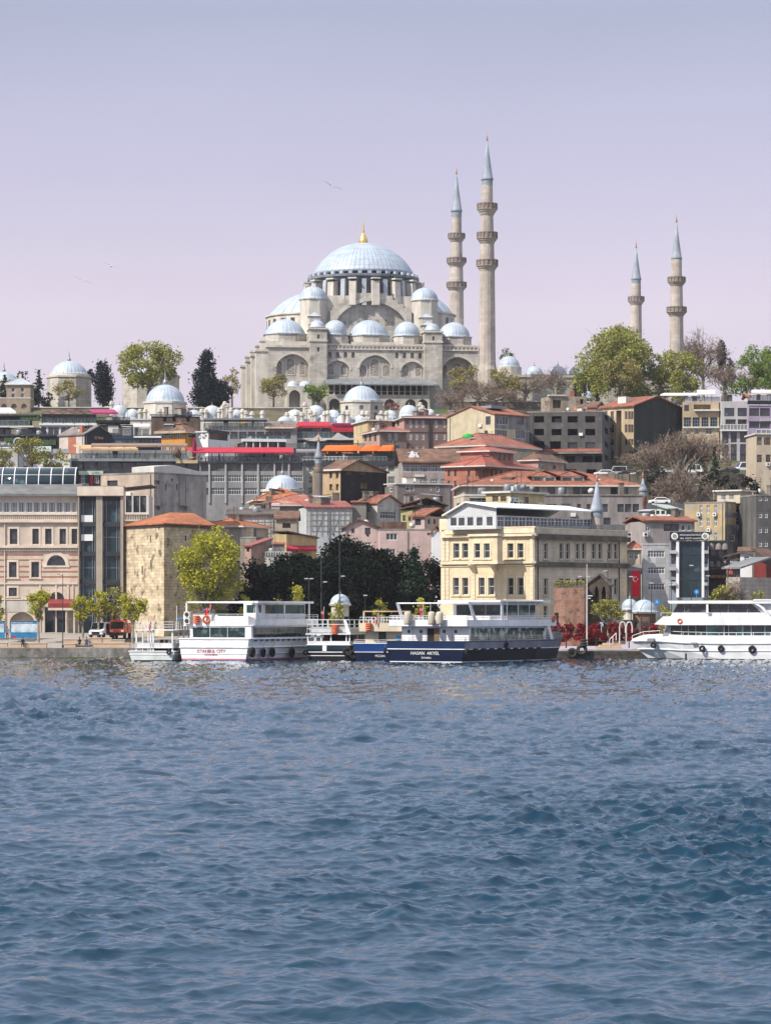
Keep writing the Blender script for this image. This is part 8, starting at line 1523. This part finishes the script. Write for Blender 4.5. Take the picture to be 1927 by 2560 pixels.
def clothed(base, top, legs, sit):
    me = base.copy(); me.materials.clear()
    for m in (SKIN, top, legs, M('shoe', (.03, .027, .025), .7)): me.materials.append(m)
    hip, neck = (.52, 1.10) if sit else (.92, 1.53)
    for p in me.polygons:
        x, y, z = p.center; hand = abs(x) > .1 and ((not sit and z < .93 and abs(x) > .2) or (sit and y < -.27 and z > .54))
        p.material_index = 0 if z > neck or hand else (1 if z > hip or (sit and y > -.02) else (3 if z < .12 else 2)); p.use_smooth = True
    return me
CL = {k: M('cloth_'+k, c, .85, var=.1) for k, c in (('black', (.02, .02, .024)), ('white', (.62, .62, .62)), ('blue', (.06, .10, .22)), ('grey', (.18, .18, .19)), ('red', (.32, .03, .04)), ('tan', (.35, .27, .19)))}
PM = {}
def person(label, loc, top, legs, sit=False, rz=0, group=None):
    k = (top, legs, sit); PM[k] = PM.get(k) or clothed(SIT if sit else STAND, CL[top], CL[legs], sit)
    o = tag(link('person', PM[k], None, loc, rz), label, 'person', group); b = MB(); b.smooth = True; b.ell((0, .0 if not sit else -.07, 1.70 if not sit else 1.29), .105, .12, .10, 10, 6); b.build('hair', M('dark_hair', (.025, .018, .014), .8), o); return o
def quay_things():
    G = lambda px, py, Y: at(px, py, Y)
    q = at(18, 1595, 423.5); q.z = 2.47; person('man in white shirt and black trousers standing between the two billboards', q, 'white', 'black', False, .2)
    def bench(label, x0, x1, y0, y1, Y, m, cat='bench', name='stone_bench', curved=False, grp='stone benches on the quay'):
        r = thing(name, label, cat, at(x0, y1, Y), 0, grp); L = xat(x1, Y)-xat(x0, Y); h = zat(y0, Y)-zat(y1, Y)
        MB().box(0, L, 0, 1.1, -.06, h-.12).build('base', m, r); MB().box(-.05, L+.05, -.06, 1.16, h-.12, h).build('seat', MATS['bench_top'], r); return r
    M('bench_top', (.55, .43, .33), .8, var=.12); bs = M('bench_stone', (.50, .37, .27), .85, var=.12, brick=(1.2, .4, .15))
    for lab, x0, x1, y0, y1, Y in (('long pink stone bench under the seated figure in black at the left', 25, 116, 1607, 1618.5, 412.6), ('short stone bench at the left edge of the quay', -20, 18, 1606, 1616, 413.2), ('rounded stone bench right of the lamp post', 160, 189, 1609, 1618, 412.8), ('raised stone planter bench behind the lamp post', 158, 218, 1597, 1610, 415.5), ('long stone bench right of the seated pair', 231, 324, 1607, 1618.5, 412.6), ('raised stone planter below the white pickup', 222, 278, 1594, 1607, 416.5), ('raised stone block below the orange truck', 278, 311, 1599, 1608, 416)): bench(lab, x0, x1, y0, y1, Y, bs)
    person('figure in black sitting on the long pink bench facing the water', at(57, 1618.5, 412.4), 'black', 'black', True, .1); person('person in black sitting left in the pair on the bench', at(199, 1618, 412.2), 'black', 'black', True, -.1); person('person in blue-grey sitting right in the pair on the bench', at(216, 1618, 412.2), 'blue', 'black', True, .15)
    r = thing('wooden_bench', 'dark bench under the seated pair in the middle of the quay', 'bench', at(188, 1618, 412.6)); k = 412.6/F; MB().box(0, 40*k, -.1, .45, .38, .44).build('seat', wood, r)
    for x in (3, 37): MB().box(x*k-.04, x*k+.04, -.05, .4, 0, .38).build('leg', charc, r)
    sb = M('billboard_print', (.50, .58, .64), .5, var=.25, scale=.8, col2=(.30, .40, .50), c2pos=.55, c2scale=1.3)
    for lab, x0, x1, txt in (('wide blue and white printed billboard panel before the palace arch', 26, 96, 'EMİNÖNÜ MEYDANI'), ('blue printed billboard panel cut by the left edge', -40, 12, '')):
        Y = 423; r = thing('billboard', lab, 'billboard', at(x0, 1597, Y)); k = Y/F; L = (x1-x0)*k; h = 44*k; MB().box(0, L, 0, .12, .1, h).build('panel', M('billboard_blue', (.03, .19, .40), .5, var=.1, scale=2), r); MB().box(.12, L-.12, -.03, -.004, h*.36, h*.84).build('picture', sb, r)
        for x in (.2, L-.2): MB().box(x-.05, x+.05, .15, .25, -.1, h*.8).build('leg', steel, r)
        MB().box(-.06, L+.06, -.05, .16, h, h+.06).build('frame', steel, r)
        if txt: 
            class Q: pass
            b_ = Bld('t', 'x', Y-.04, x0, x1, x1+1, 1553, 0, base=zat(1597, Y), D=.1); o = b_.text('f', txt, x0+3, x1-14, 1555, 1559.5, white, .0); o.parent = r; o.location = (3*k, -.02, h*.865); bpy.data.objects.remove(b_.root); BLDS.remove(b_)
        MB().box(.1, L*.2, -.03, -.002, .2, h*.16).build('emblem', lred, r)
    def lamp(label, px, yb, yt, Y, arms=((-1, 0),), r=.07, hd=.5, name='street_lamp', grp='lamp posts along the quay', al=.9):
        p = at(px, yb, Y); h = zat(yt, Y)-p.z; t = thing(name, label, 'street lamp', p, 0, grp); MB().lathe([(r*2, -.2), (r*2, .25), (r, .35), (r*.6, h)], 8).build('pole', charc, t)
        for dx, dz in arms:
            m = MB(); m.tube((0, 0, h-.3+dz), (dx*al, 0, h+dz), .035, n=5); a = m.build('arm', charc, t); m = MB(); m.box(dx*al-.28, dx*al+.28, -.12, .12, h+dz-.05, h+dz+.09); m.build('lamp_head', M('lamp_head', (.45, .45, .46), .4), a)
        return t
    lamp('black lamp post standing at the quay edge before the palace', 157, 1618, 1434, 413); lamp('tall dark mast with small heads, left one of the pair before the evergreens', 803, 1600, 1384, 427, ((-.5, 0), (.6, -4)), .11); lamp('tall dark mast rising behind the domed kiosk, right one of the pair', 849, 1600, 1352, 428, ((.5, -5),), .10)
    lamp('short double-headed lamp post left of the tall mast pair', 772, 1600, 1447, 426, ((-.4, 0), (.4, 0))); lamp('low single lamp post right of the domed kiosk', 913, 1600, 1489, 426, ((0, 0),)); lamp('thin double lamp post before the shaded side of the cream building', 1462, 1606, 1442, 416, ((-.8, 0), (.5, 0)), .08); lamp('dark lamp post before the corner of the cream building and the chapel', 1519, 1600, 1374, 425, ((-.4, -3),), .07)
    lamp('white-topped lamp post beside the red banner', 1577, 1600, 1442, 424, ((0, 0),), .09); lamp('lamp post in front of the grey panelled office', 1628, 1600, 1458, 426, ((0, 0),), .06); lamp('tall lamp post before the glass academy', 1728, 1600, 1414, 428, ((0, 0), (-.5, -6)), .07); lamp('lamp post with long curved arm before the dark shop', 1769, 1600, 1440, 426, ((2.2, 1.2), (0, 0)), .09, al=1.2); lamp('slim lamp post at the right of the panelled office', 1678, 1600, 1456, 427, ((-.4, 0), (.4, 0)), .06)
    for px, py, yb, lab in ((1642, 1505, 1600, 'round blue road sign left of the yacht roof, lower one'), (1741, 1480, 1600, 'round blue road sign before the glass academy')):
        Y = 422; p = at(px, yb, Y); h = zat(py, Y)-p.z; t = thing('road_sign', lab, 'road sign', p, 0, 'round blue road signs'); MB().tube((0, 0, -.2), (0, 0, h), .04, n=6).build('post', steel, t); m = MB(); m.M = Matrix.Rotation(pi/2, 4, 'X'); m.lathe([(.36, .0), (.36, .05)], 18); d = m.build('disc', M('sign_blue', (.02, .25, .62), .4), t, (0, -.05, h)); m = MB(); m.box(-.05, .05, -.07, -.055, -.15, .15); m.box(-.15, .05, -.07, -.056, .1, .17); m.build('arrow', white, d)
    t = thing('road_sign', 'pale blue small sign on a post among the red shrubs', 'road sign', at(1503, 1605, 415)); MB().tube((0, 0, 0), (0, 0, 2.4), .04, n=6).build('post', white, t); MB().box(-.25, .25, -.06, -.02, 2.1, 2.7).build('plate', M('pale_blue_sign', (.35, .50, .66), .5), t)
    # landing stage right of the navy ferry
    for px, py, R_, ax, lab in ((1454, 1625, .75, 'y', 'big old tyre leaning on the landing stage edge'), (1430, 1633, .7, 'y', 'dark tyre hanging low on the landing stage wall'), (1459, 1601, .5, 'z', 'tyre on top of the stack on the landing'), (1459, 1608, .5, 'z', 'tyre in the middle of the stack on the landing'), (1459, 1614, .5, 'z', 'lowest tyre of the stack on the landing')):
        t = thing('tyre', lab, 'tyre', at(px, py, 407.6), 0, 'old tyres on the landing'); m = MB(); m.smooth = True; m.torus((0, 0, 0), R_*.7, R_*.32, ax, 18, 8); m.build('tread', M('old_rubber', (.04, .04, .038), .85, var=.4), t)
    for px, lab in ((1537, 'left white loop of the loading arch'), ):
        t = thing('mooring_gate', 'pair of pale curved pipe davits on the landing beside the yacht bow', 'davit', at(1556, 1612, 409.5)); m = MB()
        for dx in (0, .9): m = MB(); m.path([(dx-.4, 0, 0), (dx-.4, 0, 2.4), (dx-.3, 0, 2.9), (dx, 0, 3.1), (dx+.3, 0, 2.9), (dx+.4, 0, 2.4), (dx+.4, 0, 1.6)], .09, 7); m.build('pipe', trim, t)
    t = thing('gangway_rail', 'small white stair rail on the landing left of the yacht bow', 'stair rail', at(1524, 1618, 408.6)); m = MB()
    for dy in (0, .7):
        for x, z in ((0, 0), (.8, .5), (1.6, 1.0)): m.tube((x*.55, dy, z*.9), (x*.55, dy, z*.9+1.0), .03, n=5)
        m.tube((0, dy, 1.0), (.9, dy, 1.9), .03, n=5)
    m.build('handrail', white, t)
    for i, lab in enumerate(('stone steps of the landing below the white stair rail', )): t = thing('landing_steps', lab, 'steps', at(1490, 1622, 408.4)); [MB().box(k_*.5, 3.4, .3*k_, 2.5, .25*k_, .25*k_+.247).build('step', bs, t) for k_ in range(3)]
    t = thing('red_barrier', 'small red metal frame rail in front of the red shrubs', 'barrier', at(1438, 1612, 410)); m = MB(); m.path([(0, 0, 0), (0, 0, 1), (.8, 0, 1), (.8, 0, 0)], .03, 5); m.tube((0, 0, .5), (.8, 0, .5), .03, n=5); m.build('rail', lred, t)
    t = thing('flagpole', 'thin white mast with small crossbars rising from the landing', 'mast', at(1467, 1612, 411)); h = zat(1410, 411)-t.location.z; MB().lathe([(.11, 0), (.08, h*.5), (.05, h)], 8).build('pole', trim, t); m = MB(); m.box(0, .75, -.04, .04, h*.60, h*.60+.12); m.box(0, .5, -.04, .04, h*.57, h*.57+.1); m.build('crossbar', white, t)
    for px, top, legs, lab in ((1592, 'black', 'black', 'person in black standing before the fountain house'), (1611, 'red', 'black', 'person in red top standing before the fountain house')): person(lab, at(px, 1600, 418), top, legs, False, 0)
    # rocks at the foot of the quay wall
    for i, (px, py, r_) in enumerate(((266, 1648, .35), (276, 1648, .4), (309, 1647, .45), (302, 1649, .3))): t = tag(MB().build('rock', quaywall, None, at(px, py, 409.5)), ('low grey rock at the waterline, leftmost of the four', 'grey rock at the waterline, second of the four', 'largest pale rock at the waterline by the day boat', 'smallest rock at the waterline by the day boat')[i], 'rock', 'rocks at the foot of the quay'); m = MB(); m.ell((0, 0, 0), r_, r_*.7, r_*.8, 8, 5); m.v = [(x*(1+.2*sin(9*y+i)), y, z*(1+.2*cos(7*x))) for x, y, z in m.v]; me = m.mesh('rock', quaywall); t.data = me
quay_things()
def pickup():
    Y = 421; r = thing('pickup_truck', 'white double-cab pickup truck with pink-red side, parked behind the benches', 'truck', at(253, 1596, Y), radians(78)); wp = M('truck_white', (.74, .75, .76), .3, spec=.6); rp = M('truck_red', (.50, .12, .09), .35)
    b = MB(); b.prism([(-2.6, .45), (-2.6, 1.05), (-1.75, 1.25), (-1.1, 2.2), (.9, 2.25), (1.0, 1.2), (1.0, .45)], 'y', -1, 1); o = b.build('cab', wp, r); m = o.modifiers.new('b', 'BEVEL'); m.width = .1; m.segments = 2
    MB().add([(-1.78, s*.85, 1.3) for s in (-1, 1)]+[(-1.2, s*.8, 2.1) for s in (1, -1)], [(0, 1, 2, 3)]).build('windscreen', glass, r).location = (-.04, 0, .03)
    for s in (-1, 1):
        MB().box(-.9, 1.0, s*1.005, s*1.03, .6, 1.25).build('door', rp, r); MB().box(-.95, -.1, s*1.005, s*1.025, 1.28, 2.0).build('side_window', glass, r); MB().box(0, .85, s*1.005, s*1.025, 1.28, 2.0).build('side_window', glass, r); MB().box(-2.63, -2.5, s*.75-.18, s*.75+.18, .85, 1.05).build('headlight', trim, r)
        for x in (-1.8, 2.0): m = MB(); m.M = Matrix.Rotation(pi/2, 4, 'X'); m.lathe([(.2, -.13), (.36, -.13), (.38, 0), (.36, .13), (.2, .13)], 14); m.build('wheel', rubber, r, (x, s*.9, .38))
    MB().box(-2.66, -2.58, -.55, .55, .55, .95).build('grille', black, r); MB().box(-2.7, -2.55, -.95, .95, .4, .56).build('bumper', charc, r); b = MB(); b.box(1.05, 3.2, -1, 1, .75, .85); b.box(1.05, 3.2, -1, -.94, .85, 1.3); b.box(1.05, 3.2, .94, 1, .85, 1.3); b.box(3.14, 3.2, -.94, .94, .85, 1.3); b.build('cargo_bed', rp, r)
    r = thing('orange_truck', 'orange and black utility truck seen from the front beside the white pickup', 'truck', at(300, 1597, 422), radians(84)); op = M('truck_orange', (.66, .10, .04), .4)
    b = MB(); b.prism([(-2.2, .7), (-2.25, 1.35), (-1.9, 2.5), (-.2, 2.55), (-.2, .7)], 'y', -1.05, 1.05); b.build('cab', op, r); MB().add([(-2.22, s*.9, 1.4) for s in (-1, 1)]+[(-1.95, s*.88, 2.35) for s in (1, -1)], [(0, 1, 2, 3)]).build('windscreen', black, r).location = (-.05, 0, 0); MB().box(-2.4, -2.2, -1.1, 1.1, .45, .85).build('bumper', black, r); MB().box(0, 3.4, -1.1, 1.1, .8, 2.2).build('cargo_box', op, r); MB().lathe([(.3, 0), (.3, .15), (.15, .3)], 10).build('beacon', orange, r, (-1.1, 0, 2.5))
    for s in (-1, 1):
        MB().box(-2.31, -2.22, s*.75-.2, s*.75+.2, .95, 1.2).build('headlight', trim, r); MB().box(-1.8, -.4, s*1.055, s*1.08, 1.45, 2.25).build('side_window', glass, r)
        for x in (-1.4, 2.2): m = MB(); m.M = Matrix.Rotation(pi/2, 4, 'X'); m.lathe([(.2, -.15), (.45, -.15), (.48, 0), (.45, .15), (.2, .15)], 14); m.build('wheel', rubber, r, (x, s*.92, .48))
pickup()
def gull(label, px, py, Y, bank, rz, sp=1.3):
    o = tag(MB().build('seagull', white, None, at(px, py, Y), rz), label, 'bird', 'seagulls in the sky'); b = MB(); b.smooth = True; gw = M('gull_white', (.78, .78, .80), .7); gg = M('gull_grey', (.34, .35, .38), .7)
    b.M = Matrix.Rotation(pi/2, 4, 'Y'); b.lathe([(.001, -.30), (.04, -.24), (.09, -.08), (.10, .06), (.075, .18), (.06, .24), (.055, .29), (.015, .36), (.001, .40)], 10); b.M = None; b.k = 1
    for s in (-1, 1):
        P = [(0, .05, .05), (.04, sp*.42, .05+bank), (-.05, sp*.75, .02+bank*.6)]; ch = (.20, .16, .03)
        for (x, y, z), (x2, y2, z2), c0, c1 in zip(P, P[1:], ch, ch[1:]): b.add([(x+c0*.5, s*y, z), (x-c0*.5, s*y, z), (x2-c1*.5, s*y2, z2), (x2+c1*.5, s*y2, z2), (x+c0*.5, s*y, z-.03), (x-c0*.5, s*y, z-.015), (x2-c1*.5, s*y2, z2-.01), (x2+c1*.5, s*y2, z2-.01)], [(0, 1, 2, 3), (7, 6, 5, 4), (0, 4, 5, 1), (1, 5, 6, 2), (2, 6, 7, 3), (3, 7, 4, 0)])
    b.k = 0; b.add([(-.24, -.03, 0), (-.24, .03, 0), (-.42, .10, 0), (-.42, -.10, 0), (-.24, -.03, .02), (-.24, .03, .02), (-.42, .10, .015), (-.42, -.10, .015)], [(0, 1, 2, 3), (7, 6, 5, 4), (0, 4, 5, 1), (1, 5, 6, 2), (2, 6, 7, 3), (3, 7, 4, 0)]); o.data = b.mesh('seagull', [gw, gg]); o.rotation_euler = (.35, -.1, rz)
gull('white seagull gliding above the great dome, nearest one', 830, 466, 390, .22, 1.9, 1.9); gull('grey seagull flying at the left, upper one of two', 277, 665, 370, .10, 1.1, 1.9); gull('thin distant seagull with level wings at the left, lower one of two', 205, 701, 450, .16, 1.75, 2.1)

# ---------------------------------------------------------------- tables, chairs and guests on the restaurant terraces
def terraces():
    rs = random.Random(9); tb = thing('terrace_table', 'x', 'table'); MB().box(-.55, .55, -.45, .45, .70, .75).build('tabletop', white, tb); MB().box(-.08, .08, -.08, .08, 0, .70).build('leg', charc, tb)
    ch = thing('terrace_chair', 'x', 'chair'); MB().box(-.22, .22, -.22, .22, .42, .47).build('seat', white, ch); MB().box(-.22, .22, .18, .22, .47, .95).build('backrest', white, ch)
    for x in (-.19, .19):
        for y in (-.19, .19): MB().box(x-.025, x+.025, y-.025, y+.025, 0, .42).build('leg', steel, ch)
    used = [0, 0]; bpy.context.view_layer.update(); clothes = ('black', 'white', 'blue', 'grey', 'red', 'tan')
    for b, x0, x1, py, out, n in TERR:
        nm = b.root['label'].split(' with ')[0].split(' under ')[0]; nm = ' '.join(nm.split()[:7]); mw = Matrix.Translation(b.root.location) @ b.root.rotation_euler.to_matrix().to_4x4(); z0 = b.h+.02
        for i in range(n):
            px = x0+(x1-x0)*(i+.5)/n; u = b.uv('f', px, py, out)[0]
            p = mw @ Vector((u, -out, z0)); gl = 'tables on the '+nm
            if used[0]: dup(tb, p, rs.uniform(-.1, .1), 'white table in the row behind the railing of the '+nm, gl)
            else: tb.location = p; tb['label'] = 'white table in the row behind the railing of the '+nm; tb['group'] = gl; used[0] = 1
            for s in (-1, 1):
                q = mw @ Vector((u+s*.85, -out+rs.uniform(-.2, .2), z0)); gl = 'chairs on the '+nm
                if used[1]: dup(ch, q, b.root.rotation_euler.z-s*pi/2+rs.uniform(-.3, .3), 'white chair at a table of the '+nm, gl)
                else: ch.location = q; ch['label'] = 'white chair at a table of the '+nm; ch['group'] = gl; used[1] = 1
            if i % 3 == 1:
                q = mw @ Vector((u+1.2, -out-.6, z0)); person('guest standing behind the railing of the '+nm, q, rs.choice(clothes), rs.choice(('black', 'blue', 'grey')), False, rs.uniform(0, 6), 'guests on the '+nm)
terraces()

# ---------------------------------------------------------------- aerials, dishes, units and pipes on the hillside houses
def clutter():
    rs = random.Random(21); dm = MB(); dm.smooth = True; dm.lathe([(.01, 0), (.35, .06), (.55, .2)], 12); dm = dm.mesh('satellite_dish', trim); am = MB(); am.tube((0, 0, 0), (0, 0, 2.6), .035, n=4)
    for z in (1.9, 2.2, 2.5): am.tube((-.5, 0, z), (.5, 0, z), .025, n=4)
    am = am.mesh('aerial', charc); um = MB().box(-.42, .42, -.32, 0, 0, .62).mesh('air_conditioner', white); cm = MB().box(-.4, .4, -.4, .4, -.6, 1.3).box(-.48, .48, -.48, .48, 1.3, 1.45).mesh('chimney', stone_dark); tm = MB(); tm.smooth = True; tm.lathe([(.55, 0), (.6, .1), (.6, 1.0), (.5, 1.15), (.1, 1.2)], 12); tm = tm.mesh('water_tank', steel)
    lm = MB().box(-1.2, 1.2, -.7, .7, .3, .36).box(-1.15, -1.05, .5, .6, -.5, .3).box(1.05, 1.15, .5, .6, -.5, .3).mesh('roof_panel', charc); sm = []
    for i, (w, d, h) in enumerate(((2.2, 1.8, 1.7), (1.6, 1.6, 1.2), (3.2, 1.8, 1.5))): q = MB(); q.box(-w/2, w/2, -d/2, d/2, -.6, h); q.k = 1; q.prism([(-w/2-.2, h), (w/2+.2, h+.35), (w/2+.2, h+.45), (-w/2-.2, h+.1)], 'y', -d/2-.2, d/2+.2); q.k = 2; q.box(-.35, .35, -d/2-.03, -d/2, .2, h-.35); sm.append(q.mesh('roof_shed', [(concrete, trim, stone_dark)[i], (tile, tile3, lead_p)[i], glass]))
    for b in BLDS:
        if not (470 <= b.Y <= 712) or b.root.parent or b.W < 4 or b.D > 60 or 'category' not in b.root or 'gable_block' in b.root.name: continue
        for _ in range(rs.randint(3, 7)):
            k = rs.choice('aadctsl'); x, y = rs.uniform(.15, .85)*b.W, rs.uniform(.15, .7)*min(b.D, 12)
            me = {'a': am, 'd': dm, 'c': cm, 't': tm, 's': rs.choice(sm), 'l': lm}[k]; o = link(me.name, me, b.root, (x, y, b.h+(.8 if k in 'ac' else .3)+(.5 if k == 'd' else 0)), rs.uniform(0, 3))
            if k == 'd': o.rotation_euler = (1.1, 0, rs.uniform(-.8, .8))
        for f in 'fr':
            L = b.fr[f][3]
            for _ in range(rs.randint(0, 2) if L > 4 else 0):
                u, z = rs.uniform(.1, .9)*L, b.h-rs.uniform(1.2, 7)
                if not any(r[0]-.6 < u < r[1]+.6 and r[2]-.8 < z < r[3]+.3 for r in b.R[f]): link('air_conditioner', um, b.root, b.T(f, u, z, .05), b.RZ[f])
            if L > 5: u = rs.choice((.06, .94, .5))*L; (None if any(r[0]-.2 < u < r[1]+.2 for r in b.R[f]) else MB().tube(b.T(f, u, b.h-.1, .1), b.T(f, u, max(0, b.h-14), .1), .07, n=5).build('drain_pipe', steel, b.root))
clutter()

# ---------------------------------------------------------------- haze
hb = MB(); hb.box(-1600, 1600, -60, 2300, -3, 150); hm = bpy.data.materials.new('haze'); hm.use_nodes = True; hn = hm.node_tree; hn.nodes.remove(hn.nodes['Principled BSDF'])
pv = hn.nodes.new('ShaderNodeVolumePrincipled'); pv.inputs['Density'].default_value = .00006; pv.inputs['Color'].default_value = (.86, .86, .95, 1); pv.inputs['Anisotropy'].default_value = .3
hn.links.new(pv.outputs[0], hn.nodes['Material Output'].inputs['Volume']);
tag(hb.build('haze', hm), kind='stuff')
